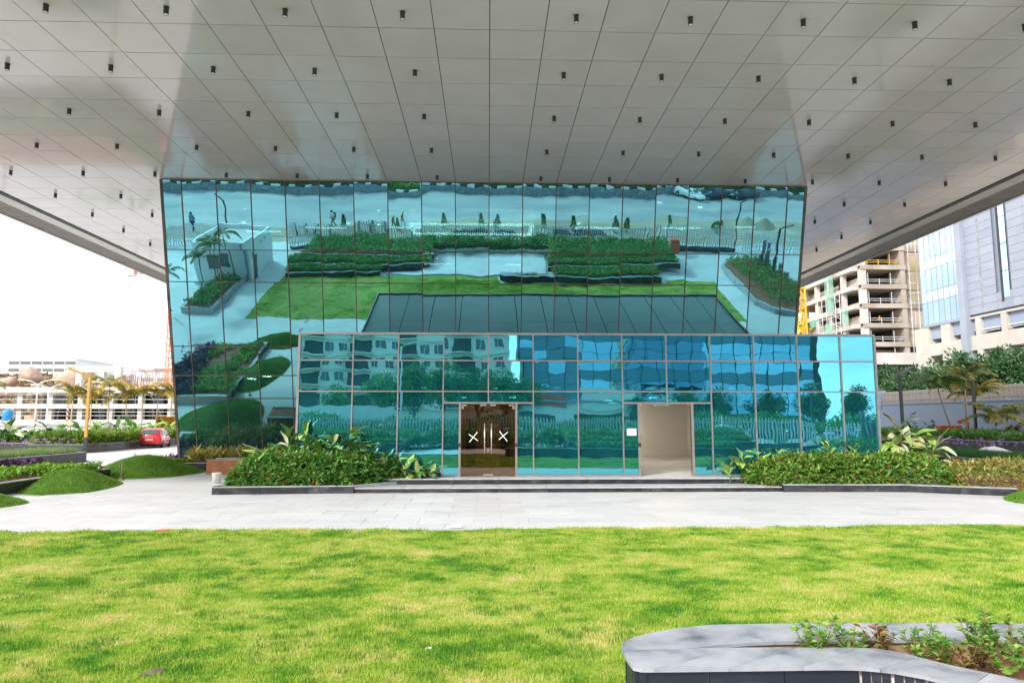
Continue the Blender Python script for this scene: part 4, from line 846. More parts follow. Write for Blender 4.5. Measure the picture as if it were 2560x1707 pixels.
Ii = gp([(1575, 1489), (1577, 1489), (1590, 1487), (1630, 1482), (1690, 1477), (1760, 1473), (1870, 1471), (2020, 1469), (2200, 1468), (2360, 1468), (2560, 1470), (2900, 1476)])
pm('inner_clay', (0.34, 0.20, 0.11), (0.46, 0.30, 0.18), 3, rough=0.9, bump=0.2)
fp = thing('stone_planter', 'curved dark stone planter with pale coping in the bottom right corner', 'planter', (2.6, 4.9, 0))
def band(outer, inner, npc, sub=6, nm='coping_slab'):
    O = resample(outer, npc * sub); I = resample(inner, npc * sub)
    for k in range(npc):
        mb = MB(); idx = list(range(k * sub, (k + 1) * sub + 1)); o_ = [O[i].copy() for i in idx]; i_ = [I[i].copy() for i in idx]
        e = 0.002
        do = (o_[1] - o_[0]).normalized() * e; o_[0] += do; i_[0] += do; de = (o_[-1] - o_[-2]).normalized() * e; o_[-1] -= de; i_[-1] -= de
        n = len(idx); zt, zb = ZP, ZP - 0.024
        v = [(p.x, p.y, zt) for p in o_] + [(p.x, p.y, zt) for p in i_] + [(p.x, p.y, zb) for p in o_] + [(p.x, p.y, zb) for p in i_]
        f = []
        for j in range(n - 1): f += [(j, j + 1, n + j + 1, n + j), (2 * n + j, 3 * n + j, 3 * n + j + 1, 2 * n + j + 1), (j, 2 * n + j, 2 * n + j + 1, j + 1), (n + j, n + j + 1, 3 * n + j + 1, 3 * n + j)]
        f += [(0, n, 3 * n, 2 * n), (n - 1, 3 * n - 1, 4 * n - 1, 2 * n - 1)]
        mb.add(v, f); part(nm, mb, 'coping_pale', fp)
band(Fo, Ni, 6); band(Oo, Ii, 6)
cpl = Vector((3.4, 5.1, 0))
def wall_run(line, npc, inset, nm, mat, z1, thick=0.05, sub=2):
    S_ = resample(line, npc * sub)
    for k in range(npc):
        seg = S_[k * sub:(k + 1) * sub + 1]; mb = MB(); pts_o = []; pts_i = []
        for j, p in enumerate(seg):
            d = (seg[min(j + 1, sub)] - seg[max(j - 1, 0)]).normalized(); nn = Vector((-d.y, d.x, 0))
            if nn.dot(cpl - p) < 0: nn = -nn
            g2 = d * (0.006 if j == 0 else (-0.006 if j == sub else 0)); pts_o.append(p + nn * inset + g2); pts_i.append(p + nn * (inset + thick) + g2)
        mb.prism([(p.x, p.y) for p in pts_o] + [(p.x, p.y) for p in reversed(pts_i)], -0.02, z1); part(nm, mb, mat, fp)
wall_run(Fo[2:8], 3, 0.035, 'wall_slab', 'granite_navy', ZP - 0.028, 0.05, 6); wall_run(Fo[7:10], 6, 0.035, 'wall_slab', 'granite_navy', ZP - 0.028); wall_run(Fo[9:], 4, 0.035, 'wall_slab', 'granite_navy', ZP - 0.028); wall_run(Fo[:3], 2, 0.035, 'wall_slab', 'granite_navy', ZP - 0.028); wall_run(Oo[1:], 14, 0.035, 'wall_slab', 'granite_navy', ZP - 0.028)
wall_run(Fo, 3, 0.06, 'wall_core', 'mortar', ZP - 0.03, 0.16, 8); wall_run(Oo, 3, 0.06, 'wall_core', 'inner_clay', ZP - 0.03, 0.16, 8)
wall_run(Ii[1:], 9, -0.075, 'inner_lining', 'inner_clay', ZP - 0.028, 0.05, 4)
m = MB(); so = resample(Ii, 20); sn = resample(Ni, 20)
v = [(p.x, p.y, ZP - 0.13) for p in so] + [(p.x, p.y, ZP - 0.13) for p in sn]; f = [(j, j + 1, 21 + j + 1, 21 + j) for j in range(20)]
v2 = [(a * 1.0, b * 1.0, c - 0.3) for a, b, c in v]; m.add(v + v2, f + [(42 + a, 42 + d, 42 + c, 42 + b) for a, b, c, d in f]); part('soil', m, 'soil', fp)
leaf_mat('shrub_leaf', [(0.0, (0.10, 0.27, 0.04)), (0.6, (0.22, 0.44, 0.07)), (1.0, (0.44, 0.56, 0.14))], 0.45, 0.4); leaf_mat('shrub_leaf_brown', [(0.0, (0.08, 0.06, 0.02)), (0.5, (0.22, 0.20, 0.06)), (1.0, (0.34, 0.18, 0.08))], 0.3, 0.5)
pm('red_stem', (0.22, 0.09, 0.05), rough=0.7)
def shrub(label, base, h, nst, nlv, mat='shrub_leaf', L=0.06, sp=0.16, group=None, name='young_shrub', stem='red_stem'):
    r = thing(name, label, 'shrub', base, group); m = MB(); P = []; D = []
    for k in range(nst):
        a = random.uniform(0, 6.28); l = random.uniform(0.3, 1.0) * sp; hh = h * random.uniform(0.55, 1.0); b = Vector(base); t = b + Vector((math.cos(a) * l, math.sin(a) * l, hh)); q = b.lerp(t, 0.5) + Vector((math.cos(a), math.sin(a), 0)) * l * 0.15
        m.tube([b - Vector((0, 0, 0.03)), q, t], [0.005, 0.004, 0.002], 5)
        for i in range(nlv):
            u = random.uniform(0.2, 1.0); p = (b.lerp(q, u * 2) if u < 0.5 else q.lerp(t, u * 2 - 1)); P.append(tuple(p)); aa = random.uniform(0, 6.28); D.append((math.cos(aa), math.sin(aa), random.uniform(-0.1, 0.9)))
    part('stems', m, stem, r); ground_to('foliage', leaves('foliage', np.array(P), np.array(D), rng.uniform(0.7, 1.25, len(P)) * L, rng.uniform(0.75, 1.2, len(P)) * L * 0.48, mat, droop=0.1), r); return r
sh = [(1868, 1482, 0.30, 7, 15, 'shrub_leaf', 'leftmost leafy shrub in the bottom right planter'), (1950, 1478, 0.22, 5, 11, 'shrub_leaf', 'small green shrub next to the leftmost one in the bottom right planter'),
      (2030, 1484, 0.20, 7, 12, 'shrub_leaf_brown', 'brownish withered shrub in the bottom right planter'), (2105, 1488, 0.26, 5, 10, 'shrub_leaf', 'thin shrub right of the withered one in the bottom right planter'),
      (2165, 1493, 0.22, 7, 12, 'shrub_leaf', 'low spreading shrub before the tall one in the bottom right planter'), (2255, 1490, 0.42, 9, 17, 'shrub_leaf', 'tallest shrub in the bottom right planter'),
      (2300, 1515, 0.22, 6, 12, 'shrub_leaf', 'small shrub below the tallest one in the bottom right planter'), (2335, 1494, 0.30, 7, 12, 'shrub_leaf', 'shrub in the bottom right planter cut by the right picture edge'), (2210, 1508, 0.13, 9, 6, 'shrub_leaf_brown', 'tangle of bare red twigs on the planter soil at bottom right')]
for x, y, h, a, b, mt, lb in sh:
    p = ground(x, min(y, 1481) if x < 2080 else y, ZP); p.z = ZP - 0.13; shrub(lb, tuple(p), h * 0.85 + 0.12, a, b * 2, mt, 0.062, 0.16)

# small litter on the lawn and at its edge
for k, (px, py, sx, sy, sz, mt, lb, nm) in enumerate([(985, 1488, 0.035, 0.02, 0.012, 'plastic_white', 'tiny white scrap lying on the near lawn', 'paper_scrap'), (350, 1545, 0.09, 0.05, 0.03, 'bark_dark', 'dark dry leaf lying on the lawn at bottom left', 'dry_leaf'), (1045, 1210, 0.16, 0.06, 0.05, 'pole_white', 'grey scrap on the lawn edge', 'scrap'), (372, 1217, 0.13, 0.05, 0.015, 'red_steel', 'flat red scrap on the lawn edge at left', 'scrap')]):
    p = ground(px, py, 0.03); m = MB(); m.add([(-sx, -sy, 0.01), (sx * 0.8, -sy * 0.6, 0.0), (sx, sy, sz), (-sx * 0.5, sy * 0.8, sz * 0.4), (0, 0, sz * 1.1), (-sx, -sy, -0.01), (sx * 0.8, -sy * 0.6, -0.01), (sx, sy, -0.01), (-sx * 0.5, sy * 0.8, -0.01)], [(0, 1, 4), (1, 2, 4), (2, 3, 4), (3, 0, 4), (8, 7, 6, 5), (0, 5, 6, 1), (1, 6, 7, 2), (2, 7, 8, 3), (3, 8, 5, 0)])
    o = solo(nm, m, mt, lb, 'litter'); o.location = p

# ------------------------------------------------------------------ right beds
planter('planter', 'black granite planter topped with dark grass, at the right edge', 21.4, 24.4, 18.0, 38.0, 0.48)
tufts('planter_grass', 'dark green fringe of long grass on the right planter', 'grass', [(21.65, 18.3), (24.2, 18.3), (24.2, 37.8), (21.65, 37.8)], 0.42, 42000, (0.22, 0.42), 'strip_grass', 0.02)
stalk_flowers('flower_bed', 'lilac flowers on thin stalks behind the right grassy planter', [(26.4, 27), (28.3, 27), (29.2, 44), (26.4, 44)], 0.25, 85, (0.5, 0.85))
planter('planter', 'long dark planter of leafy green plants before the blue-grey wall', 28.9, 33.2, 26.0, 60.0, 0.95, slab=3.0)
carpet('leafy_groundcover', 'dense green leafy plants in the planter before the blue-grey wall', 'groundcover', [(29.2, 26.3), (32.9, 26.3), (32.9, 59.5), (29.2, 59.5)], 0.9, 16000, 0.34, 0.10, 'cover_leaf', 0.4)
# boundary wall with fence
wl = thing('boundary_wall', 'plain blue-grey boundary wall with a picket fence on top at right', 'wall', (36, 55, 0))
m = MB(); m.box(36, 36.3, 22, 61.5, 0, 3.55); m.box(36, 36.3, 61.5, 68.5, 0, 3.2); m.box(36.0, 36.3, 68.5, 110, 0, 3.55); part('wall', m, 'blue_grey_wall', wl)
m = MB(); m.box(35.9, 36.4, 61.5, 62.2, 3.2, 4.75); m.box(35.9, 36.4, 67.8, 68.5, 3.2, 4.75); m.box(35.9, 36.4, 62.2, 67.8, 4.3, 4.75); m.box(35.9, 36.4, 62.2, 67.8, 3.2, 3.35); part('wall_opening_frame', m, 'blue_grey_wall', wl)
m = MB(); m.box(35.93, 35.998, 22, 61.4, 3.45, 3.552); m.box(35.985, 35.999, 22, 110, 1.9, 1.93); part('wall_coping', m, 'blue_grey_wall', wl)
pk = MB(); pk.box(-0.02, 0.02, -0.05, 0.05, 0, 1.05); pk_me = pk.mesh('picket', 'fence_brown')
y = 44.0; nn = 0
while y < 61.4: link('picket', pk_me, wl, Vector((36.15, y, 3.55)) - Vector((36, 55, 0))); y += 0.17
y = 68.6
while y < 84: link('picket', pk_me, wl, Vector((36.15, y, 3.55)) - Vector((36, 55, 0))); y += 0.17
m = MB(); m.box(36.11, 36.19, 44, 61.4, 3.75, 3.8); m.box(36.11, 36.19, 44, 61.4, 4.35, 4.4); m.box(36.11, 36.19, 68.6, 84, 3.75, 3.8); m.box(36.11, 36.19, 68.6, 84, 4.35, 4.4); part('fence_rail', m, 'fence_brown', wl)

# ------------------------------------------------------------------ lamp posts with a bent head
def lamp_post(label, base, h, arm, mats=('pole_dark', 'pole_dark'), split=0.0, w_=0.13):
    r = thing('lamp_post', label, 'lamp post', base); b = Vector(base); k = b + Vector((0, 0, h)); a = k + Vector(arm)
    m = MB(); m.box(b.x - 0.14, b.x + 0.14, b.y - 0.14, b.y + 0.14, b.z, b.z + 0.03); part('base_plate', m, mats[0], r)
    if split:
        m = MB(); m.bar(b + Vector((0, 0, 0.03)), b + Vector((0, 0, split)), w_, w_); part('lower_post', m, mats[0], r)
        m = MB(); m.bar(b + Vector((0, 0, split)), k, w_, w_); part('upper_post', m, mats[1], r)
    else:
        m = MB(); m.bar(b + Vector((0, 0, 0.03)), k, w_, w_); part('post', m, mats[1], r)
    m = MB(); m.bar(k - Vector(arm).normalized() * 0.05 - Vector((0, 0, 0.02)), a, w_ * 1.15, 0.09); part('lamp_arm', m, mats[1], r)
    m = MB(); d = Vector(arm).normalized(); m.bar(k + d * 0.5 - Vector((0, 0, 0.058)), a - d * 0.08 - Vector((0, 0, 0.058)), w_ * 0.7, 0.015); part('light_strip', m, 'lamp_lens', r)
    return r
lamp_post('bent lamp post behind the left planters, coloured sunlit orange above and shaded black below', (-21.15, 37.0, 0.0), 4.45, (-1.0, -0.3, 0.42), ('pole_dark', 'pole_sunlit'), 1.25)  # sun on the upper post and shade below are put into the colours
lamp_post('dark lamp post with its arm bent right, beside the lobby corner', (22.5, 36.6, 0.0), 4.6, (0.95, 0.3, 0.45))
lamp_post('dark lamp post with its arm bent left, before the palms at right', (31.2, 43.0, 0.0), 4.55, (-1.0, -0.35, 0.38))
lamp_post('dark lamp post beyond the guard house, seen mirrored at the left of the facade', (-25.0, -5.4, 0.0), 4.2, (-1.1, 0, 0.5))
lamp_post('dark lamp post by the street fence, mirrored near the right end of the facade', (24.4, -5.6, 0.0), 4.4, (0.95, -0.2, 0.45))
lamp_post('dark lamp post in the mirrored planter at the right end of the facade', (24.5, 4.4, 0.0), 4.4, (0.95, 0.2, 0.45))

# ------------------------------------------------------------------ palms
def frond_mesh(L, mat, rise, drop, nl=24, wl_=0.42):
    m = MB(); pts = []
    for i in range(9):
        t = i / 8; e = rise - (rise + drop) * t ** 1.15; pts.append(Vector((0, 0, 0)) if i == 0 else pts[-1] + Vector((0, math.cos(e), math.sin(e))) * L / 8)
    m.tube(pts, [0.022 * (1 - 0.8 * i / 8) for i in range(9)], 5)
    for k in range(nl):
        t = 0.14 + 0.86 * k / nl; i = min(7, int(t * 8)); u = t * 8 - i; p = pts[i].lerp(pts[i + 1], u); d = (pts[i + 1] - pts[i]).normalized(); ll = wl_ * math.sin(math.pi * (0.15 + 0.80 * t)) ** 0.6 * random.uniform(0.85, 1.1)
        for s in (-1, 1):
            dr = (Vector((s, 0, 0)) + d * 0.75 + Vector((0, 0, random.uniform(-0.75, -0.1)))).normalized(); wv = d * 0.03; e = p + dr * ll - Vector((0, 0, ll * 0.25)); md = p + dr * ll * 0.5
            m.add([p - wv, p + wv, md + wv * 1.3, e, md - wv * 1.3], [(0, 1, 2), (0, 2, 4), (4, 2, 3)])
    return m.mesh('frond', mat)
FR = {}
for mt in ('palm_gold_lit', 'palm_green', 'palm_olive'): FR[mt] = [frond_mesh(2.1, mt, R(68), R(40)), frond_mesh(2.2, mt, R(45), R(60)), frond_mesh(1.9, mt, R(80), R(10))]
def palm(label, base, h, nf, mats, s=1.0, lean=(0, 0), tr='palm_trunk', r0=0.09, group=None):
    r = thing('palm_tree', label, 'palm', base, group); b = Vector(base); t = b + Vector((lean[0], lean[1], h)); m = MB()
    m.tube([b - Vector((0, 0, 0.05)), b.lerp(t, 0.3) + Vector((lean[0] * -0.05, 0, 0)), b.lerp(t, 0.65), t], [r0 * 1.25, r0, r0 * 0.85, r0 * 0.7], 8); part('trunk', m, tr, r)
    m = MB(); m.tube([t, t + Vector((0, 0, 0.45 * s))], [r0 * 0.9, r0 * 0.35], 8); part('crownshaft', m, 'leaf_deep', r)
    for k in range(nf):
        o = link('frond', random.choice(FR[random.choice(mats)]), r, Vector((lean[0], lean[1], h + 0.35 * s))); o.rotation_euler = (random.uniform(-0.2, 0.15), 0, 2.399 * k + random.uniform(-0.3, 0.3)); q = s * random.uniform(0.85, 1.12); o.scale = (q, q, q)
    return r
for k, (px, bx, h, s) in enumerate([(160, 160, 4.0, 1.0), (200, 205, 3.6, 1.0), (246, 246, 5.2, 1.12), (286, 286, 3.9, 1.05), (324, 324, 4.2, 0.95), (356, 356, 4.1, 0.95), (390, 390, 4.5, 0.95)]):
    p = aty(bx, 1000, 86 + 1.2 * k); palm('gold-lit palm in the row before the concrete frame, %s from the left' % ORD[k], (p.x, p.y, 0.0), h + 0.4, 11, ['palm_gold_lit', 'palm_gold_lit', 'palm_olive'], s * 1.55, (random.uniform(-0.15, 0.15), 0), group='palms before the concrete frame')
p = aty(-8, 905, 60); palm('dark palm reaching into the picture at the left edge', (p.x - 0.9, 60, 0), 4.6, 9, ['palm_green'], 0.9)
for k, (px, Y, h, mats, s, ln, lb) in enumerate([(2193, 44, 3.4, ['palm_green'], 0.95, (-0.9, 0), 'slender leaning palm in front of the blue-grey wall'), (2221, 44, 3.6, ['palm_green', 'palm_olive'], 1.05, (0.1, 0), 'tallest palm in the clump before the blue-grey wall'), (2243, 45, 2.6, ['palm_olive', 'palm_gold_lit'], 1.0, (0.1, 0), 'middle palm of the clump, behind the lamp post'), (2290, 42, 1.2, ['palm_gold_lit', 'palm_olive'], 0.95, (0, 0), 'low gold-lit palm right of the lamp post'), (2310, 44, 1.5, ['palm_olive', 'palm_green'], 0.85, (0.2, 0), 'rightmost low palm before the blue-grey wall')]):
    p = aty(px, 1000, Y); palm(lb, (min(p.x, 34.5), Y, 0.6), h, 13, mats, s * 1.05, ln, 'trunk' if k < 1 else 'palm_trunk', 0.07 if k else 0.05, group='palms before the blue-grey wall')
m = MB(); q = aty(2186, 1000, 47); m.bevbox(q.x - 0.9, q.x + 0.6, 46.7, 47.3, 0.9, 1.75, 0.03); solo('red_cabinet', m, 'red_steel', 'red cabinet among the palms before the blue-grey wall', 'cabinet', (q.x, 47, 0.9))
m = MB(); q = aty(2218, 1000, 45); m.tube([(q.x - 0.35, 45, 2.0), (q.x - 0.1, 45, 2.15), (q.x + 0.12, 45, 2.1), (q.x + 0.2, 45, 1.9), (q.x + 0.22, 45, 0.8)], 0.09, 8); m.cyl((q.x - 0.35, 45), 0.14, 1.9, 2.1, 8); solo('hydrant_pipe', m, 'red_steel', 'bent red standpipe among the palm trunks at right', 'standpipe', (q.x, 45, 0.8))
for k, (px, Y, h, lb) in enumerate([(2095, 52, 2.6, 'spindly sapling leaning beside the lobby corner before the wall'), (2137, 50, 2.0, 'small round-headed sapling before the blue-grey wall')]):
    p = aty(px, 1000, Y); shrub(lb, (p.x, Y, 0.3), h, 5, 22, 'tree_leaf', 0.3, 0.55, name='sapling', stem='trunk')
p = aty(2328, 1000, 43); shrub('reddish spiky shrub at the right edge before the wall', (p.x, 43, 0.9), 0.9, 8, 22, 'shrub_leaf_brown', 0.3, 0.4)
m = MB(); q = aty(2170, 1040, 30); 
def rag(u, v): return (25.4 + 1.5 * u + 0.08 * math.sin(9 * v), 34.5 + 0.9 * v, 0.5 + 0.28 * math.sin(math.pi * u) * math.sin(math.pi * v) + 0.05 * math.sin(14 * u + 9 * v))
m.grid(rag, 14, 10); solo('plastic_sheet', m, 'plastic_white', 'crumpled white plastic sheet on the bed behind the right grassy planter', 'sheet', (26, 35, 0.5))
# ------------------------------------------------------------------ behind the camera: terraces, fence, street (all of it seen mirrored in the glass)
def terrace(label, pts, zt, depth, plants, nlv, mat, z0=0.0, hv=0.25):
    r = thing('terrace_planter', label, 'planter', (pts[0][0], pts[0][1], 0)); S_ = resample([(x, y, 0) for x, y in pts], 30)
    w_ = MB(); c_ = MB(); s_ = MB()
    for a, b in zip(S_[:-1], S_[1:]):
        w_.prism([(a.x, a.y), (b.x, b.y), (b.x, b.y - 0.18), (a.x, a.y - 0.18)], z0, zt - 0.04)
        c_.prism([(a.x, a.y + 0.03), (b.x, b.y + 0.03), (b.x, b.y - 0.30), (a.x, a.y - 0.30)], zt - 0.038, zt)
        s_.add([(a.x, a.y - 0.18, zt - 0.07), (b.x, b.y - 0.18, zt - 0.07), (b.x, b.y - depth, zt - 0.07), (a.x, a.y - depth, zt - 0.07)], [(0, 3, 2, 1)])
    part('wall', w_, 'granite', r); part('coping', c_, 'coping_pale', r); part('soil', s_, 'soil', r)
    n = nlv; t = rng.random(n) * 29.99; i = t.astype(int); u = t - i; A = np.array([(p.x, p.y) for p in S_]); P2 = A[i] * (1 - u)[:, None] + A[i + 1] * u[:, None]; P2[:, 1] -= 0.35 + rng.random(n) * (depth - 0.35)
    P = np.column_stack([P2, zt - 0.05 + rng.random(n) * hv]); D = rng.normal(0, 1, (n, 3)); D[:, 2] = np.abs(D[:, 2]) + 0.2
    o = ground_to('planting', leaves('planting', P, D, rng.uniform(0.7, 1.2, n) * 0.24, 0.09, mat), r); o['kind'] = 'stuff'
terrace('lowest terrace planter right of the camera, mirrored above the lobby', [(5.4, 5.8), (8, 6.1), (10.5, 5.6), (12.5, 5.9), (14.6, 5.9)], 0.55, 2.6, None, 6500, 'cover_leaf', 0, 0.26)
terrace('middle terrace planter right of the camera, mirrored', [(5.0, 3.5), (7.5, 3.2), (10, 3.6), (13, 3.2), (16.8, 3.1)], 0.8, 2.2, None, 6500, 'hedge_leaf', 0.3, 0.26)
terrace('top terrace planter right of the camera, mirrored', [(5.2, 1.6), (8, 2.0), (11, 1.6), (14, 1.9), (16.8, 1.7)], 1.0, 5.6, None, 9000, 'tree_leaf_green', 0.4, 0.5)
terrace('lowest terrace planter left of the camera, mirrored', [(-17.2, 4.7), (-15, 4.5), (-12, 4.6), (-9.0, 4.1)], 0.45, 1.5, None, 4200, 'cover_leaf', 0, 0.26)
terrace('middle terrace planter left of the camera, mirrored', [(-17.4, 3.3), (-14, 3.0), (-11, 3.4), (-8, 2.8), (-5.2, 2.4)], 0.7, 2.2, None, 6500, 'hedge_leaf', 0.2, 0.28)
terrace('top terrace planter left of the camera, mirrored', [(-16.6, 1.4), (-13, 1.2), (-10, 1.5), (-6, 0.9), (-5.0, 0.6)], 1.0, 5.3, None, 9000, 'tree_leaf_green', 0.4, 0.5)
m = MB(); m.prism([(-8.6, 4.0), (-5.2, 4.15), (-1, 4.2), (0.9, 4.15), (4.9, 3.6), (5.0, -2.4), (-4.9, -2.4), (-5.0, 2.2)], -0.02, 0.14); struct('terrace_paving', m, 'plaza')
carpet('street_hedge', 'dense green hedge along the street fence, mirrored in the glass', 'hedge', [(-16.5, -4.1), (16.5, -4.1), (16.5, -2.5), (-16.5, -2.5)], 0.3, 16000, 0.3, 0.11, 'tree_leaf_green', 0.9)
# street fence
fn = thing('street_fence', 'pale steel picket fence along the street, mirrored in the glass', 'fence', (0, -4.6, 0))
pk = MB(); pk.box(-0.045, 0.045, -0.02, 0.02, 0.25, 2.25); pk.add([(-0.045, -0.02, 2.25), (0.045, -0.02, 2.25), (0.045, 0.02, 2.25), (-0.045, 0.02, 2.25), (0, 0, 2.38)], [(0, 1, 4), (1, 2, 4), (2, 3, 4), (3, 0, 4)]); pk_me = pk.mesh('picket', 'fence_metal')
x = -19.3
while x < 17.2: link('picket', pk_me, fn, (x, 0, 0)); x += 0.215
m = MB(); m.box(-19.4, 17.2, -4.66, -4.62, 0.55, 0.62); m.box(-19.4, 17.2, -4.66, -4.62, 2.0, 2.07); part('rail', m, 'fence_metal', fn); m = MB(); m.box(-19.4, 17.2, -4.8, -4.5, -0.02, 0.25); part('plinth', m, 'granite', fn)
gt = thing('sliding_gate', 'pale steel sliding gate at the right of the mirrored street fence', 'gate', (20.6, -4.9, 0))
x = 17.5
while x < 24.1: link('picket', pk_me, gt, (x - 20.6, 0, -0.1)); x += 0.235
m = MB(); m.box(17.4, 24.1, -4.96, -4.92, 0.15, 0.27); m.box(17.4, 24.1, -4.96, -4.92, 1.9, 1.98); m.box(17.3, 17.42, -5, -4.8, 0, 2.3); part('gate_frame', m, 'fence_metal', gt); m = MB(); m.box(18.0, 24.0, -4.35, -3.9, 0.0, 0.42); part('gate_base', m, 'granite', gt)
fr2 = thing('street_fence', 'pale steel picket fence right of the gate, at the right end of the facade mirror', 'fence', (30, -4.6, 0))
x = 25.0
while x < 38: link('picket', pk_me, fr2, (x - 30, 0, -0.4)); x += 0.235
m = MB(); m.box(25, 38, -4.66, -4.62, 0.3, 0.37); m.box(25, 38, -4.66, -4.62, 1.6, 1.67); part('rail', m, 'fence_metal', fr2)
fl2 = thing('street_fence', 'pale steel picket fence beyond the guard house at the left of the mirror', 'fence', (-30, -4.6, 0))
x = -36.0
while x < -24.4: link('picket', pk_me, fl2, (x + 30, 0, -0.3)); x += 0.235
m = MB(); m.box(-36, -24.4, -4.66, -4.62, 0.3, 0.37); m.box(-36, -24.4, -4.66, -4.62, 1.7, 1.77); part('rail', m, 'fence_metal', fl2)
m = MB(); m.bevbox(17.5, 18.3, -3.6, -2.9, 0, 1.25, 0.03); solo('red_box', m, 'red_steel', 'red cabinet by the sliding gate, mirrored in the glass', 'cabinet', (17.9, -3.2, 0))
# guard house
gh = thing('guard_house', 'white flat-roofed guard house mirrored at the left of the facade', 'guard house', (-21.7, 3, 0))
gx0, gx1, gy0, gy1, gz = -23.9, -19.55, -0.3, 6.0, 3.25
m = MB(); ring(m, gx0, gx1, gy0, gy1, 0, gz, 0.16); part('wall', m, 'white_wall', gh)
m = MB(); m.box(gx0 + 0.16, gx1 - 0.16, gy0 + 0.16, gy1 - 0.16, gz - 0.45, gz - 0.35); part('roof', m, 'concrete', gh)
m = MB(); m.box(gx1 + 0.001, gx1 + 0.03, 4.2, 4.9, 0.05, 2.1); part('door', m, 'pole_dark', gh); m = MB(); m.cyl((gx1 + 0.02, 1.2), 0.11, 0, 0.03, 12); 
for yy in (1.2, 2.6):
    m = MB(); m.tube([(gx1 - 0.01, yy, 2.55), (gx1 + 0.03, yy, 2.55)], 0.12, 12); part('round_vent', m, 'portal_dark', gh)
m = MB(); m.box(-22.9, -21.2, gy1 + 0.001, gy1 + 0.03, 1.1, 2.2); part('window', m, 'car_glass', gh); m = MB(); m.box(-19.95, -19.75, gy1 + 0.001, gy1 + 0.04, 0, gz - 0.1); part('downpipe', m, 'blue_grey_wall', gh)
planter('planter', 'pale stone planter with palms, mirrored before the guard house', -22.2, -19.9, 6.4, 13.2, 0.45, 'coping', 'coping_pale')
carpet('leafy_groundcover', 'green plants round the mirrored palms before the guard house', 'groundcover', [(-21.9, 6.7), (-20.2, 6.7), (-20.2, 12.9), (-21.9, 12.9)], 0.4, 1400, 0.3, 0.1, 'cover_leaf', 0.4)
for k, (x, y, h) in enumerate([(-20.6, 6.9, 3.6), (-21.3, 8.3, 3.1), (-20.9, 9.6, 3.3), (-21.2, 11.2, 2.9), (-22.6, 13.9, 2.6)]):
    palm('slender palm mirrored by the guard house, %s from the street' % ORD[k], (x, y, 0.4), h, 9, ['palm_green'], 0.7, (random.uniform(-0.3, 0.1), 0.1), 'trunk', 0.06, group='palms by the guard house')
# right mirrored planter, posts
rp = thing('stone_planter', 'long pale stone planter mirrored at the right end of the facade', 'planter', (23.3, 5, 0)); pl_ = [(21.0, 1.6), (22.6, -0.6), (25.0, -0.6), (26.2, 4), (26.2, 13.4), (23.4, 13.6), (21.6, 12.6), (20.7, 10.6)]
m = MB(); m.prism(pl_, 0, 0.4); part('wall', m, 'coping', rp); m = MB(); m.prism([((x - 23.4) * 0.9 + 23.4, (y - 6) * 0.95 + 6) for x, y in pl_], 0.38, 0.41); part('soil', m, 'soil', rp)
carpet('leafy_groundcover', 'patchy green plants in the mirrored planter at the right end', 'groundcover', [(21.8, 0.5), (25.2, 0.2), (25.8, 12.8), (22, 11.8)], 0.4, 2600, 0.3, 0.1, 'cover_leaf', 0.5)
for k, (x, y, h) in enumerate([(24.3, 2.0, 2.6), (24.9, 1.7, 2.3), (24.6, 2.7, 1.9), (26.9, 5.8, 1.4), (25.2, 2.9, 1.3), (27.4, 6.6, 1.2), (25.5, 3.6, 1.0), (25.3, 4.4, 0.9), (25.6, 5.4, 0.85)]):
    m = MB(); m.lathe((0, 0, 0), [(0, 0), (0.17, 0), (0.17, h - 0.12), (0.20, h - 0.1), (0.20, h), (0.0, h)], 12); o = solo('concrete_post', m, 'blue_grey_wall', 'round concrete post in the mirrored planter at right, %s tallest of nine' % ORD[k], 'post', group='posts in the mirrored planter'); o.location = (x, y, 0.0 if k in (3, 5) else 0.2)
m = MB(); 
def pile(u, v):
    x, y = (u - 0.5) * 6, (v - 0.5) * 3.6; r1 = math.hypot((x + 0.9) / 1.7, y / 1.4); r2 = math.hypot((x - 1.0) / 1.6, y / 1.3)
    return (29.6 + x, -14.2 + y, max(-0.02, 1.05 * (1 - r1), 1.1 * (1 - r2)) + 0.05 * math.sin(7 * x) * math.sin(9 * y) - 0.03)
m.grid(pile, 30, 22); solo('sand_pile', m, 'earth', 'two-humped sand pile beside the street, mirrored at right', 'sand pile', (29.6, -14.2, 0))
m = MB(); m.prism([(-34, -9.0), (34, -9.0), (40, -17.0), (22, -17.4), (10, -16.6), (-4, -15.4), (-20, -13.0), (-34, -12.5)], -0.03, -0.006); struct('dirt_shoulder', m, 'earth')
for k, (x0, x1, y) in enumerate([(-3.4, 0.2, -9.3), (0.6, 3.0, -9.2), (6.2, 8.6, -9.6), (8.8, 12.4, -9.9)]):
    m = MB(); m.tube([(x0, y, 0.16), (x1, y - 0.2, 0.16)], 0.16, 10); m.tube([(x0 + 0.2, y - 0.35, 0.16), (x1 - 0.1, y - 0.5, 0.16)], 0.16, 10); m.tube([(x0 + 0.1, y - 0.17, 0.43), (x1 - 0.3, y - 0.35, 0.43)], 0.16, 10)
    solo('pipe_stack', m, 'navy_paint', 'small stack of dark pipes behind the street fence, %s from the left in the mirror' % ORD[k], 'pipes', (x0, y, 0), 'pipe stacks behind the fence')
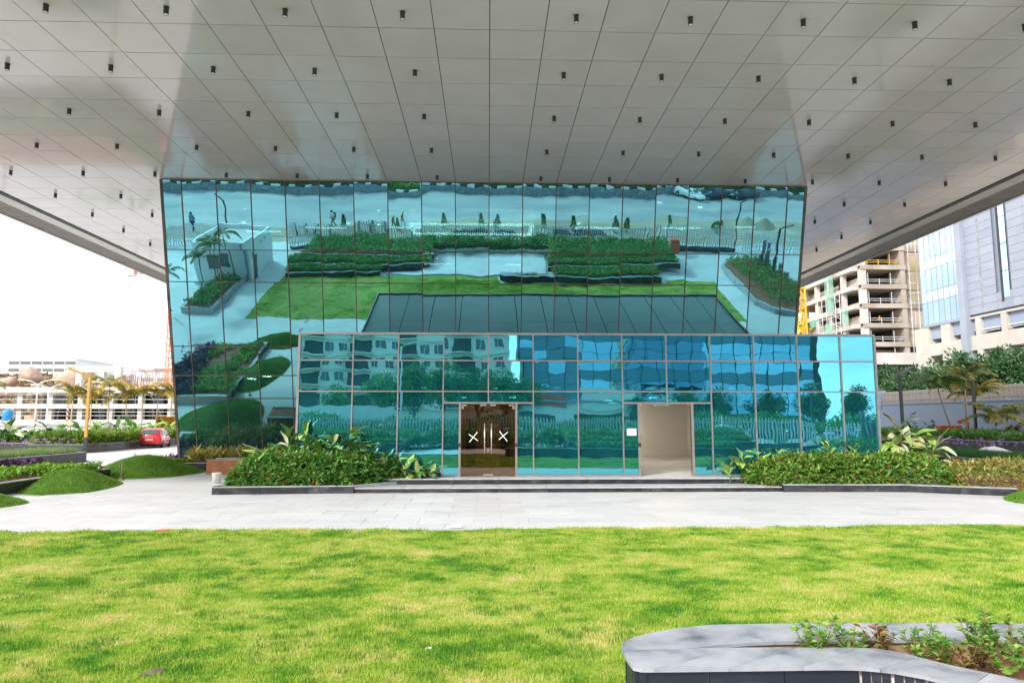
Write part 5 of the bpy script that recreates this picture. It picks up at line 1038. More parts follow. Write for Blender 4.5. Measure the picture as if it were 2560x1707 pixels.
# clipped conifers along the street
tp = thing('topiary_tree', '', 'topiary', (0, 0, 0), 'clipped conifers along the street')
m = MB(); m.lathe((0, 0, 0), [(0, 0), (0.16, 0), (0.2, 0.26), (0.17, 0.26), (0.0, 0.24)], 10); part('pot', m, 'rust_board', tp); m = MB(); m.cyl((0, 0), 0.03, 0.2, 0.6, 6); part('trunk', m, 'trunk', tp)
n = 900; zz = rng.random(n); rr = 0.27 * (1 - zz * 0.85) * (0.75 + 0.25 * np.sin(zz * 22)); aa = rng.uniform(0, 6.28, n); P = np.stack([np.cos(aa) * rr, np.sin(aa) * rr, 0.45 + zz * 1.15], 1); D = np.stack([np.cos(aa), np.sin(aa), np.full(n, 0.6)], 1)
link('foliage', leaves('foliage', P, D, 0.13, 0.07, 'tree_leaf_green'), tp)
tpos = [(-15.5, -12.2), (-9.8, -12.0), (-4.6, -11.8), (-0.7, -11.8), (1.2, -11.7), (5.5, -11.9), (9.0, -11.9), (13.7, -12.0), (14.8, -12.0), (19.6, -12.2)]
for k, (x, y) in enumerate(tpos): place(tp, (x, y, -0.01), k, 'small clipped conifer in a pot by the street, %s from the left in the mirror' % ORD[k], first=(k == 0), scale=0.85 if k == 9 else None)
n = 1400; v_ = nrm(rng.normal(0, 1, (n, 3))); rb = thing('round_bush', 'round clipped bush by the street, right of the mirrored conifers', 'bush', (24.4, -11.6, 0)); ground_to('foliage', leaves('foliage', v_ * 0.55 + np.array([24.4, -11.6, 0.75]), v_, 0.16, 0.09, 'tree_leaf_green'), rb); m = MB(); m.cyl((24.4, -11.6), 0.06, -0.01, 0.5, 6); part('trunk', m, 'trunk', rb)
# far side of the street: rubble wall with painted kerb, bushes
pm('rubble', (0.14, 0.16, 0.18), (0.33, 0.35, 0.37), 3.5, rough=0.9, bump=0.6, bscale=4, c3=(0.22, 0.24, 0.26)); pm('kerb_black', (0.03, 0.03, 0.03), rough=0.8); 
rw = thing('rubble_wall', 'grey rubble wall along the far side of the street, mirrored at the top of the facade', 'wall', (0, -30.6, 0)); m = MB(); m.box(-70, 70, -30.9, -30.3, -0.02, 0.95); part('wall', m, 'rubble', rw)
kb = MB(); kb.bevbox(-0.49, 0.49, -0.2, 0.2, 0, 0.22, 0.02); kme = [kb.mesh('kerb_block', 'plastic_white'), kb.mesh('kerb_block', 'kerb_black')]
for k in range(-48, 48): link('kerb_block', kme[k % 2], rw, (k * 1.0, -0.02, 0.951))
n = 26000; P = np.stack([rng.uniform(-65, 65, n), rng.uniform(-36, -31.2, n), np.zeros(n)], 1); P[:, 2] = 0.3 + rng.random(n) * (1.9 + 0.9 * vnoise(P, 0.35, 31)); D = rng.normal(0, 1, (n, 3)); D[:, 2] = np.abs(D[:, 2])
tag(link('roadside_shrubs', leaves('roadside_shrubs', P, D, 0.55, 0.26, 'tree_leaf_green')), 'mass of green shrubs above the far rubble wall, mirrored', 'shrubs', None, 'stuff')
m = MB(); m.quad((-120, -36.5, 0.9), (120, -36.5, 0.9), (120, -31, 0.9), (-120, -31, 0.9)); struct('verge', m, 'soil')

# ------------------------------------------------------------------ trees
def tree_proto(h, cr, n, mat, L=0.42, trunk='trunk', clumps=26, zlow=0.35, seed=1, flat=0.75):
    r_ = np.random.default_rng(seed); rnd = random.Random(seed); t = MB(); crz = h * (1 - zlow) / 2; cz = h - crz
    cen = []
    for k in range(clumps):
        v = r_.normal(0, 1, 3); v /= np.linalg.norm(v); q = v * r_.random() ** 0.45 * np.array([cr * 0.8, cr * 0.8, crz * 0.82]); cen.append(q + np.array([0, 0, cz]))
    t.tube([(0, 0, -0.1), (0.05, 0.03, h * 0.25), (0.0, 0.1, h * 0.5), (0.05, 0, h * 0.75)], [h * 0.03, h * 0.022, h * 0.015, h * 0.007], 7)
    for c in cen[:14]:
        b = Vector((0.02, 0.05, rnd.uniform(0.25, 0.6) * h)); e = Vector(c); mdd = b.lerp(e, 0.5) + Vector((0, 0, -0.15)); t.tube([b, mdd, e], [h * 0.010, h * 0.007, h * 0.003], 5)
    idx = r_.integers(0, clumps, n); C = np.array(cen)[idx]; s = r_.uniform(0.6, 1.3, clumps)[idx][:, None]; off = r_.normal(0, 1, (n, 3)); off = off / np.linalg.norm(off, axis=1, keepdims=True) * (r_.random((n, 1)) ** 0.4) * np.array([cr * 0.36, cr * 0.36, crz * 0.30]) * s
    P = C + off; D = off + r_.normal(0, 0.3, (n, 3)); return t.mesh('trunk', trunk), leaves('crown', P, D, r_.uniform(0.7, 1.3, n) * L, r_.uniform(0.7, 1.2, n) * L * 0.55, mat)
TP = {'dark': [tree_proto(8.5, 2.8, 3600, 'tree_leaf', seed=s) for s in (1, 2, 3)], 'green': [tree_proto(8.5, 3.0, 3600, 'tree_leaf_green', seed=s) for s in (4, 5)]}
def tree(label, base, s, kind, k, rz=0, group=None, sx=1.0):
    r = thing('tree', label, 'tree', base, group, rz); r.scale = (s * sx, s * sx, s); a, b = TP[kind][k % len(TP[kind])]
    link('trunk', a, r); link('crown', b, r); return r
for k, (x, y, s) in enumerate([(-27, -46, 0.7), (-20, -47, 0.75), (-13.5, -44, 1.0), (-9.5, -46, 1.12), (-5.5, -44, 1.15), (-1.5, -46, 1.1), (2.5, -44, 1.05), (5.4, -47, 0.9)]):
    tree('green street tree mirrored in the lobby glass before the cream flats, %s from the left' % ORD[k], (x, y, 0), s, 'green', k, k * 1.1, 'street trees before the flats')
for k, (x, y, s) in enumerate([(20, -45, 0.62), (26, -44, 0.7), (31, -46, 0.75), (37, -44, 0.72), (43, -45, 0.8), (50, -46, 0.8), (57, -45, 0.85), (64, -47, 0.8)]):
    tree('dark street tree mirrored in the right half of the lobby glass, %s from the left' % ORD[k], (x, y, 0), s, 'dark', k, k * 1.3, 'street trees mirrored at right')
# buildings mirrored in the lobby glass
pm('cream_wall', (0.70, 0.66, 0.58), (0.78, 0.74, 0.66), 0.15, rough=0.85)
ap = thing('apartment_block', 'cream apartment block with balconies mirrored in the left lobby panes', 'building', (-15, -70, 0)); AX0, AX1, AY = -34, 3, -70.0
m = MB(); m.box(AX0, AX1, AY - 14, AY, 0, 36); part('wall', m, 'cream_wall', ap)
m = MB()
for z in range(4, 36, 3): m.box(AX0 - 0.1, AX1 + 0.1, AY, AY + 0.25, z - 0.12, z + 0.16)
part('floor_band', m, 'cream_wall', ap)
fw = MB(); fw.box(-0.8, 0.8, 0, 0.06, 0, 1.7); fwm = fw.mesh('window', 'white_wall'); pw = MB(); pw.box(-0.68, -0.04, 0.061, 0.08, 0.12, 1.58); pw.box(0.04, 0.68, 0.061, 0.08, 0.12, 1.58); pwm = pw.mesh('pane', 'car_glass')
bal = MB(); bal.box(-1.9, 1.9, 0, 1.3, -0.1, 0.08); balm = bal.mesh('balcony', 'cream_wall'); rl = MB(); rl.box(-1.9, 1.9, 1.22, 1.28, 0.95, 1.03); rl.box(-1.9, 1.9, 1.22, 1.28, 0.5, 0.55)
for q in range(14): rl.box(-1.9 + q * 0.288, -1.86 + q * 0.288, 1.23, 1.27, 0.08, 0.95)
rlm = rl.mesh('railing', 'pole_dark'); bo_ = MB(); bo_.box(-1.6, 1.6, 0, 0.05, 0.08, 2.3); bom = bo_.mesh('balcony_door', 'dark_void')
ab = Vector((-15, -70, 0))
for z in range(4, 22, 3):
    for x in (-32, -26.5, -24.2, -18.6, -16.0, -10.0, -7.6, -1.4, 1.3):
        o = link('window', fwm, ap, Vector((x, AY, z + 0.8)) - ab); link('pane', pwm, o)
    for x in (-29.2, -21.4, -13.0, -4.5):
        o = link('balcony', balm, ap, Vector((x, AY, z + 0.2)) - ab); link('railing', rlm, o); link('balcony_door', bom, o)
mirror_glass('tower_glass', (0.30, 0.58, 0.80), (0.02, 0.04, 0.06), refl=0.72, wob=0.02, wscale=0.3); 
gb = thing('glass_office', 'blue glass office tower mirrored in the middle lobby panes', 'building', (30, -82, 0)); gbv = Vector((30, -82, 0))
m = MB(); m.box(5.5, 63.2, -96, -82.2, 0, 38); part('core', m, 'dark_void', gb)
pn = MB(); pn.box(-1.44, 1.44, 0, 0.05, 0.04, 1.96); pnm = [pn.mesh('glass_panel', 'tower_glass')]
pm('panel_dark', (0.05, 0.18, 0.28), rough=0.15, spec=0.8); pnm.append(pn.mesh('glass_panel', 'panel_dark'))
for i in range(19):
    for j in range(12):
        link('glass_panel', pnm[1] if (j % 4 == 3 or (i < 4 and (i + j) % 3)) else pnm[0], gb, Vector((7.2 + 2.95 * i, -82.1, 3 + 2.0 * j)) - gbv)
m = MB()
for i in range(20): m.box(5.68 + 2.95 * i, 5.78 + 2.95 * i, -82.0, -81.9, 2, 30)
m.box(5.5, 63.2, -82.15, -81.8, 1.0, 2.9); m.box(5.5, 63.2, -82.2, -81.9, 27, 38); part('mullion', m, 'pole_dark', gb)
sp = thing('shop_hall', 'low shop hall with a red sign board mirrored in the middle lobby panes', 'building', (8, -46, 0))
m = MB(); m.box(2, 24, -52, -46, 0, 4.6); part('wall', m, 'white_wall', sp); m = MB(); m.prism([(2, -52.2), (24, -52.2), (24, -45.6), (2, -45.6)], 4.6, 4.9); part('roof', m, 'blue_grey_wall', sp)
m = MB(); m.box(4.6, 10.8, -45.98, -45.8, 4.0, 5.7); part('sign_board', m, 'red_steel', sp); m = MB(); m.box(2.1, 4.5, -45.98, -45.8, 4.0, 5.5); m.box(12.5, 20, -45.98, -45.8, 3.4, 5.9); part('white_board', m, 'plastic_white', sp)
m = MB(); m.box(5, 9, -45.99, -45.96, 0, 3.0); m.box(12, 20, -45.99, -45.96, 0, 2.9); part('shop_opening', m, 'dark_void', sp)
bh = thing('site_hoarding', 'white sheet hoarding mirrored low in the left lobby panes', 'hoarding', (-20, -39, 0)); m = MB()
for k in range(12): m.box(-30 + 1.5 * k + 0.01, -30 + 1.5 * (k + 1) - 0.01, -39.1, -39.0, 0.9, 3.7)
part('sheet', m, 'white_wall', bh)
sl = MB(); sl.tube([(0, 0, 0), (0, 0, 8.6)], [0.09, 0.05], 8); sl.tube([(0, 0, 8.5), (0.5, 0, 8.9), (1.6, 0, 9.0)], 0.04, 6); sl.box(1.3, 2.0, -0.12, 0.12, 8.93, 9.03)
o = solo('street_light', sl, 'pole_white', 'tall grey street light mirrored in the third lobby column from left', 'street light'); o.location = (-7.2, -12.5, 0)
# ------------------------------------------------------------------ cars
def car_proto(paint, name='car', suv=False):
    """local: forward +y, centre at origin on the ground, about 3.95 m long"""
    r = thing(name, '', 'car', (0, 0, 0)); Lh = 1.98
    # body stations: y, half width low, half width belt, z low, z belt
    st = [(-1.98, 0.70, 0.70, 0.42, 0.78), (-1.92, 0.80, 0.78, 0.28, 0.92), (-1.55, 0.84, 0.82, 0.24, 0.98), (-0.6, 0.84, 0.83, 0.22, 0.95), (0.5, 0.84, 0.83, 0.22, 0.92), (1.0, 0.84, 0.80, 0.23, 0.90), (1.5, 0.83, 0.76, 0.24, 0.82), (1.85, 0.78, 0.68, 0.28, 0.70), (1.97, 0.66, 0.58, 0.38, 0.60)]
    m = MB(); ringn = 10; V = []
    for y, wl_, wb, zl, zb in st:
        zm = (zl + zb) / 2
        V += [(-wl_ * 0.9, y, zl), (-wl_, y, zl + 0.08), (-wl_ * 1.015, y, zm), (-wb, y, zb - 0.05), (-wb * 0.9, y, zb), (wb * 0.9, y, zb), (wb, y, zb - 0.05), (wl_ * 1.015, y, zm), (wl_, y, zl + 0.08), (wl_ * 0.9, y, zl)]
    F = [(i * 10 + j, i * 10 + (j + 1) % 10, (i + 1) * 10 + (j + 1) % 10, (i + 1) * 10 + j) for i in range(len(st) - 1) for j in range(10)]
    F = [tuple(reversed(f)) for f in F] + [tuple(range(10)), tuple(reversed(range((len(st) - 1) * 10, len(st) * 10)))]
    m.add(V, F, 0, True); part('body', m, paint, r)
    # cabin: belt to roof
    cs = [(-1.80, 0.74, 0.93, 0.66, 1.02), (-1.42, 0.76, 0.93, 0.60, 1.40), (-1.0, 0.76, 0.93, 0.60, 1.455), (-0.3, 0.76, 0.93, 0.60, 1.47), (0.25, 0.76, 0.92, 0.58, 1.43), (0.98, 0.74, 0.90, 0.66, 0.95)]
    m = MB(); V = []
    for y, wb, zb, wt, zt in cs: V += [(-wb, y, zb), (-wt - 0.03, y, zt - 0.06), (-wt + 0.04, y, zt), (wt - 0.04, y, zt), (wt + 0.03, y, zt - 0.06), (wb, y, zb)]
    F = [tuple(reversed((i * 6 + j, i * 6 + j + 1, (i + 1) * 6 + j + 1, (i + 1) * 6 + j))) for i in range(len(cs) - 1) for j in range(5)] + [(0, 1, 2, 3, 4, 5), tuple(reversed(range(30, 36)))]
    m.add(V, F, 0, True); part('cabin', m, paint, r)
    def win(nm, q, off):
        mb = MB(); a = [Vector(p) + Vector(off) for p in q]; b = [Vector(p) - Vector(off) for p in q]; mb.add(a + b, [(0, 1, 2, 3), (7, 6, 5, 4)]); part(nm, mb, 'car_glass', r)
    win('rear_window', [(-0.58, -1.77, 1.06), (0.58, -1.77, 1.06), (0.52, -1.48, 1.35), (-0.52, -1.48, 1.35)], (0, -0.022, 0.012))
    win('windscreen', [(0.62, 0.90, 0.99), (-0.62, 0.90, 0.99), (-0.54, 0.33, 1.38), (0.54, 0.33, 1.38)], (0, 0.02, 0.03))
    for s in (-1, 1):
        for y0, y1, t0, t1 in ((-1.25, -0.48, -1.22, -0.46), (-0.40, 0.72, -0.40, 0.22)):
            win('side_window', [(s * 0.765, y0, 0.97), (s * 0.765, y1, 0.97), (s * 0.645, t1, 1.36), (s * 0.645, t0, 1.38)], (s * 0.015, 0, 0.004))
        m = MB(); m.bevbox(min(s * 0.80, s * 0.95), max(s * 0.80, s * 0.95), 0.52, 0.66, 0.92, 1.06, 0.03); part('wing_mirror', m, paint, r)
        m = MB(); m.box(min(s * 0.52, s * 0.79), max(s * 0.52, s * 0.79), -1.955, -1.80, 0.74, 0.94); part('tail_light', m, 'tail_light', r)
        m = MB(); m.box(min(s * 0.42, s * 0.74), max(s * 0.42, s * 0.74), 1.72, 1.9, 0.56, 0.70); part('headlight', m, 'head_light', r)
        m = MB(); m.box(min(s * 0.855, s * 0.862), max(s * 0.855, s * 0.862), -0.25, -0.05, 0.80, 0.83); part('door_handle', m, paint, r)
        for y in (-1.27, 1.23):
            m = MB(); x0, x1 = s * 0.66, s * 0.865
            prof = [(0.16, 0), (0.28, 0), (0.305, 0.03), (0.305, 0.16), (0.28, 0.2), (0.16, 0.2)]
            V = []; nn = 18
            for rr, dx in prof:
                for j in range(nn): V.append((x0 + s * dx, y + rr * math.cos(2 * math.pi * j / nn), 0.305 + rr * math.sin(2 * math.pi * j / nn)))
            m.add(V, [(i * nn + j, i * nn + (j + 1) % nn, (i + 1) * nn + (j + 1) % nn, (i + 1) * nn + j) for i in range(5) for j in range(nn)], 0, True); w_ = part('wheel', m, 'tyre', r)
            m = MB(); V = [(s * 0.84, y + 0.17 * math.cos(2 * math.pi * j / nn), 0.305 + 0.17 * math.sin(2 * math.pi * j / nn)) for j in range(nn)]; m.add(V, [tuple(range(nn))])
            for q in range(5): a = 2 * math.pi * q / 5; m.bar((s * 0.85, y, 0.305), (s * 0.85, y + 0.165 * math.cos(a), 0.305 + 0.165 * math.sin(a)), 0.05, 0.02)
            part('rim', m, 'rim', w_)
    m = MB(); m.box(-0.26, 0.26, -1.99, -1.975, 0.56, 0.68); part('number_plate', m, 'number_plate', r); m = MB(); m.box(-0.26, 0.26, 1.97, 1.985, 0.40, 0.50); part('number_plate', m, 'plate_yellow', r)
    m = MB(); m.box(-0.78, 0.78, -1.94, -1.86, 0.26, 0.40); m.box(-0.5, 0.5, 1.90, 1.965, 0.40, 0.56); m.box(-0.78, 0.78, -1.0, 0.95, 0.16, 0.24); part('bumper_trim', m, 'black_trim', r)
    return r
cr_ = car_proto('red_paint', 'parked_car'); place(cr_, (-26.1, 55.0, -0.008), R(13), 'red hatchback parked beside the hedge planter, seen from behind', first=True)
cw = car_proto('silver_paint', 'parked_car'); place(cw, (-26.25, 62.0, -0.008), R(176), 'pale silver car facing the camera, partly hidden by the facade edge', first=True)
place(cr_, (-21.75, 53.6, -0.008), R(-4), 'second red car mostly hidden behind the left facade edge')
ch = car_proto('white_paint', 'white_car'); place(ch, (26.3, -28.6, -0.008), R(-28), 'white hatchback driving on the street, mirrored at top right of the facade', first=True)
cd = car_proto('navy_paint', 'dark_car'); place(cd, (33.2, -29.0, -0.008), R(78), 'dark blue car by the far kerb, right of the mirrored white car', first=True)
place(cd, (29.5, -33.5 + 4.2, -0.008), R(80), 'dark car behind the mirrored white hatchback')

# ------------------------------------------------------------------ people
def skin_obj(name, verts, edges, radii, mat, parent, root=0, sub=1):
    me = bpy.data.meshes.new(name); me.from_pydata(verts, edges, []); me.materials.append(MATS[mat])
    o = link(name, me, parent); md = o.modifiers.new('skin', 'SKIN'); md.use_smooth_shade = True
    for i, rr in enumerate(radii): me.skin_vertices[0].data[i].radius = (rr, rr) if not isinstance(rr, tuple) else rr
    for i in range(len(verts)): me.skin_vertices[0].data[i].use_root = (i == root)
    s = o.modifiers.new('subsurf', 'SUBSURF'); s.levels = sub; s.render_levels = sub; return o
def person(label, loc, rz, shirt, trousers, stride=0.0, helmet=None, bag=False, s=1.0, arms=0.0, vest=None):
    """about 1.72 m; facing +y; stride in metres between the feet"""
    r = thing('person', label, 'person', (0, 0, 0)); h = stride / 2
    J = {'pelvis': (0, 0, 0.95), 'waist': (0, 0.01, 1.10), 'chest': (0, 0.015, 1.30), 'neck': (0, 0.02, 1.47), 'head': (0, 0.035, 1.57), 'crown': (0, 0.03, 1.68),
         'shL': (-0.18, 0.01, 1.41), 'elL': (-0.235, -0.06 + 0.5 * h, 1.14), 'wrL': (-0.23, 0.06 + 0.9 * h + arms, 0.92), 'haL': (-0.22, 0.10 + h + arms, 0.83),
         'shR': (0.18, 0.01, 1.41), 'elR': (0.235, -0.06 - 0.5 * h, 1.14), 'wrR': (0.23, 0.02 - 0.8 * h + arms, 0.92), 'haR': (0.22, 0.04 - h + arms, 0.83),
         'hiL': (-0.09, 0, 0.90), 'knL': (-0.10, 0.05 - 0.35 * h, 0.50), 'anL': (-0.10, -h, 0.09), 'toL': (-0.11, 0.16 - h, 0.035), 'hiR': (0.09, 0, 0.90), 'knR': (0.10, 0.06 + 0.6 * h, 0.50), 'anR': (0.10, h, 0.09), 'toR': (0.11, 0.16 + h, 0.035)}
    nm = list(J); rad = {'pelvis': (0.13, 0.10), 'waist': (0.125, 0.09), 'chest': (0.15, 0.10), 'neck': 0.055, 'head': (0.075, 0.09), 'crown': (0.07, 0.08), 'shL': 0.055, 'shR': 0.055, 'elL': 0.04, 'elR': 0.04, 'wrL': 0.028, 'wrR': 0.028, 'haL': (0.02, 0.04), 'haR': (0.02, 0.04), 'hiL': 0.085, 'hiR': 0.085, 'knL': 0.058, 'knR': 0.058, 'anL': 0.04, 'anR': 0.04, 'toL': 0.035, 'toR': 0.035}
    ed = [('pelvis', 'waist'), ('waist', 'chest'), ('chest', 'neck'), ('neck', 'head'), ('head', 'crown'), ('chest', 'shL'), ('shL', 'elL'), ('elL', 'wrL'), ('wrL', 'haL'), ('chest', 'shR'), ('shR', 'elR'), ('elR', 'wrR'), ('wrR', 'haR'), ('pelvis', 'hiL'), ('hiL', 'knL'), ('knL', 'anL'), ('anL', 'toL'), ('pelvis', 'hiR'), ('hiR', 'knR'), ('knR', 'anR'), ('anR', 'toR')]
    ix = {k: i for i, k in enumerate(nm)}; skin_obj('body', [J[k] for k in nm], [(ix[a], ix[b]) for a, b in ed], [rad[k] for k in nm], 'skin', r)
    def sub(nm_, keys, eds, mat, grow, root):
        k2 = {k: i for i, k in enumerate(keys)}; rr = [tuple(q + grow for q in rad[k]) if isinstance(rad[k], tuple) else rad[k] + grow for k in keys]; skin_obj(nm_, [J[k] for k in keys], [(k2[a], k2[b]) for a, b in eds], rr, mat, r, k2[root])
    sub('shirt', ['pelvis', 'waist', 'chest', 'shL', 'elL', 'shR', 'elR'], [('pelvis', 'waist'), ('waist', 'chest'), ('chest', 'shL'), ('shL', 'elL'), ('chest', 'shR'), ('shR', 'elR')], shirt, 0.022, 'chest')
    sub('trousers', ['pelvis', 'hiL', 'knL', 'anL', 'hiR', 'knR', 'anR'], [('pelvis', 'hiL'), ('hiL', 'knL'), ('knL', 'anL'), ('pelvis', 'hiR'), ('hiR', 'knR'), ('knR', 'anR')], trousers, 0.018, 'pelvis')
    for a, t in (('anL', 'toL'), ('anR', 'toR')):
        p, q = Vector(J[a]), Vector(J[t]); m = MB(); m.bevbox(p.x - 0.05, p.x + 0.05, p.y - 0.08, q.y + 0.05, 0.0, 0.085, 0.02); part('shoe', m, 'bag_black', r)
    if helmet:
        m = MB(); m.lathe((0, 0.03, 1.60), [(0.15, 0.02), (0.128, 0.03), (0.125, 0.08), (0.10, 0.14), (0.05, 0.17), (0.0, 0.178)], 14); m.bevbox(-0.08, 0.08, 0.12, 0.24, 1.61, 1.63, 0.005); part('helmet', m, helmet, r)
    else:
        m = MB(); m.lathe((0, 0.015, 1.60), [(0.088, -0.06), (0.10, 0.0), (0.098, 0.06), (0.07, 0.11), (0.0, 0.128)], 14); part('hair', m, 'hair', r)
    for sx in (-0.032, 0.032): m = MB(); m.lathe((sx, 0.125, 1.595), [(0, -0.01), (0.010, 0), (0, 0.01)], 6); part('eye', m, 'hair', r)
    m = MB(); m.add([(-0.014, 0.12, 1.56), (0.014, 0.12, 1.56), (0, 0.15, 1.555), (0, 0.122, 1.60)], [(0, 1, 2), (1, 3, 2), (3, 0, 2)]); part('nose', m, 'skin', r)
    if bag: m = MB(); m.bevbox(-0.15, 0.15, -0.30, -0.11, 1.02, 1.46, 0.05); part('backpack', m, 'bag_black', r)
    if vest: m = MB(); m.box(-0.16, 0.16, 0.13, 0.14, 1.15, 1.18); m.box(-0.16, 0.16, -0.14, -0.13, 1.15, 1.18); part('vest_band', m, vest, r)
    r.location = loc; r.rotation_euler = (0, 0, rz); r.scale = (s, s, s); return r
person('person in white shirt with a black backpack walking on the street, mirrored', (-17.0, -13.8, -0.012), R(80), 'cloth_white', 'cloth_khaki', 0.55, None, True)
person('person in red vest and yellow helmet walking ahead, mirrored by the middle of the facade', (-9.5, -14.2, -0.012), R(-70), 'cloth_red', 'cloth_white', 0.5, 'helmet_yellow', False, vest='helmet_yellow')
person('shorter person in red vest and yellow helmet behind the other helmeted one, mirrored', (-10.5, -13.4, -0.012), R(-60), 'cloth_red', 'cloth_khaki', 0.3, 'helmet_yellow', False, 0.95)
person('person in blue guard uniform standing behind the left fence, mirrored', (-30.4, -9.9, -0.012), R(20), 'cloth_blue', 'cloth_navy', 0.1)
person('person in dark uniform farthest left behind the fence, mirrored', (-34.0, -9.4, -0.012), R(-10), 'cloth_navy', 'cloth_navy', 0.1)
person('person in dark clothes standing by the street hedge, mirrored near the middle', (0.9, -9.2, -0.012), R(0), 'cloth_navy', 'cloth_grey', 0.1)
# motorcycles parked behind the fence
mc = thing('motorcycle', '', 'motorcycle', (0, 0, 0), 'motorcycles parked behind the street fence')
for y in (-0.62, 0.66):
    m = MB(); nn = 16; V = [(dx, y + rr * math.cos(2 * math.pi * j / nn), 0.3 + rr * math.sin(2 * math.pi * j / nn)) for rr, dx in ((0.22, -0.05), (0.30, -0.05), (0.30, 0.05), (0.22, 0.05), (0.22, -0.05)) for j in range(nn)]
    m.add(V, [(i * nn + j, i * nn + (j + 1) % nn, (i + 1) * nn + (j + 1) % nn, (i + 1) * nn + j) for i in range(4) for j in range(nn)], 0, True); w_ = part('wheel', m, 'tyre', mc); m = MB()
    for q in range(6): m.bar((0, y, 0.3), (0, y + 0.22 * math.cos(q * 1.047), 0.3 + 0.22 * math.sin(q * 1.047)), 0.03, 0.03)
    part('spokes', m, 'rim', w_)
m = MB(); m.bevbox(-0.13, 0.13, -0.05, 0.38, 0.66, 0.92, 0.06); m.bevbox(-0.1, 0.1, -0.8, -0.35, 0.66, 0.74, 0.02); part('tank', m, 'navy_paint', mc); m = MB(); m.bevbox(-0.12, 0.12, -0.75, 0.0, 0.74, 0.84, 0.04); part('seat', m, 'black_trim', mc)
m = MB(); m.bevbox(-0.15, 0.15, -0.2, 0.25, 0.25, 0.62, 0.04); m.bar((0, 0.66, 0.3), (0, 0.42, 1.0), 0.08); part('engine', m, 'rim', mc); m = MB(); m.tube([(-0.36, 0.3, 1.05), (0, 0.42, 1.0), (0.36, 0.3, 1.05)], 0.018, 6); m.bevbox(-0.08, 0.08, 0.44, 0.56, 0.86, 1.0, 0.02); part('handlebar', m, 'black_trim', mc)
for k, x in enumerate([-20.4, -19.2, -18.1, -16.6, -13.6, -12.3, -11.0, -8.0, -6.8]):
    place(mc, (x, -9.9, -0.01), R(160 + 13 * (k % 3)), 'motorcycle behind the street fence, %s from the left in the mirror' % ORD[k], first=(k == 0))
# ------------------------------------------------------------------ left background
# concrete frame under construction
YB = 132.0
cf = thing('unfinished_hall', 'unfinished white concrete frame building behind the palm row at left', 'building', (-60, YB, 0)); cfv = Vector((-60, YB, 0))
zA, zB_, zC_ = aty(200, 889, YB).z, aty(200, 928, YB).z, aty(200, 964, YB).z
X0, X1 = aty(-60, 900, YB).x, aty(470, 900, YB).x
m = MB(); m.box(X0, X1, YB, YB + 26, zA - 0.5, zA); m.box(X0, X1, YB - 0.3, YB, zA - 1.1, zA); part('roof_slab', m, 'concrete', cf)
m = MB(); m.box(X0, X1, YB, YB + 26, zB_ - 0.4, zB_); m.box(X0, X1, YB - 0.3, YB, zB_ - 0.85, zB_ + 0.05); part('floor_slab', m, 'concrete', cf)
m = MB(); m.box(X0, X1, YB, YB + 26, zC_ - 0.4, zC_); m.box(X0, X1, YB - 0.3, YB, zC_ - 0.7, zC_ + 0.05); part('floor_slab', m, 'concrete', cf)
x = X0 + 2.2; k = 0
while x < X1:
    for yy in (YB + 0.35, YB + 8, YB + 16):
        m = MB(); m.box(x, x + 0.95, yy, yy + 0.95, -0.05, zC_ - 0.4); m.box(x, x + 0.95, yy, yy + 0.95, zC_, zB_ - 0.4); m.box(x, x + 0.95, yy, yy + 0.95, zB_, zA - 0.5); part('column', m, 'concrete', cf)
    x += 5.6; k += 1
m = MB(); m.box(X0, X1, YB + 19, YB + 19.3, 0, zB_); part('back_wall', m, 'dark_void', cf); m = MB(); m.box(X0, X0 + 40, YB + 20, YB + 20.3, zB_, zA - 0.5); part('inner_wall', m, 'concrete_raw', cf)
m = MB(); pb = aty(95, 925, YB)
for q, (pxa, pxb) in enumerate([(100, 135), (210, 245), (330, 352)]):
    a, b = aty(pxa, 900, YB).x, aty(pxb, 900, YB).x; m.box(a, b, YB + 4, YB + 4.2, zB_, zA - 1.2)
part('sheet_partition', m, 'blue_grey_wall', cf)
m = MB(); rng2 = random.Random(4)
for q in range(46):     # scaffolding tubes
    x = rng2.uniform(X0, X1); z0, z1 = rng2.choice([(0, zC_ - 0.4), (zC_, zB_ - 0.4), (zB_, zA - 0.5)]); m.bar((x, YB + 1.5 + rng2.random() * 4, z0), (x, YB + 1.5 + rng2.random() * 4, z1), 0.11)
for z in (zC_ + 0.8, zC_ + 1.5, zB_ + 0.9, zB_ + 1.8, 1.6): m.bar((X0, YB - 0.1, z), (X1, YB - 0.1, z), 0.07)
part('scaffold_tubes', m, 'pole_white', cf, kind='stuff')
m = MB()
for q in range(60):
    x = aty(235 + q * 2.9, 880, YB).x; m.bar((x, YB + 6 + (q % 5), zA), (x, YB + 6 + (q % 5), zA + rng2.uniform(2.0, 3.9)), 0.09)
for q in range(4): m.bar((aty(235, 880, YB).x, YB + 6, zA + 0.8 + 0.9 * q), (aty(400, 880, YB).x, YB + 6, zA + 0.8 + 0.9 * q), 0.07)
part('rebar', m, 'rust_board', cf, kind='stuff')
a, b = aty(158, 880, YB).x, aty(262, 880, YB).x; m = MB(); m.box(a, b, YB + 2, YB + 3, zA + 3.0, zA + 4.1); m.box(a, a + 1.1, YB + 2, YB + 3, zA, zA + 3.0); m.box(a + 4.2, a + 5.3, YB + 2, YB + 3, zA, zA + 3.0); m.box(b - 1.1, b, YB + 2, YB + 3, zA, zA + 3.0); part('upper_beam', m, 'concrete', cf)
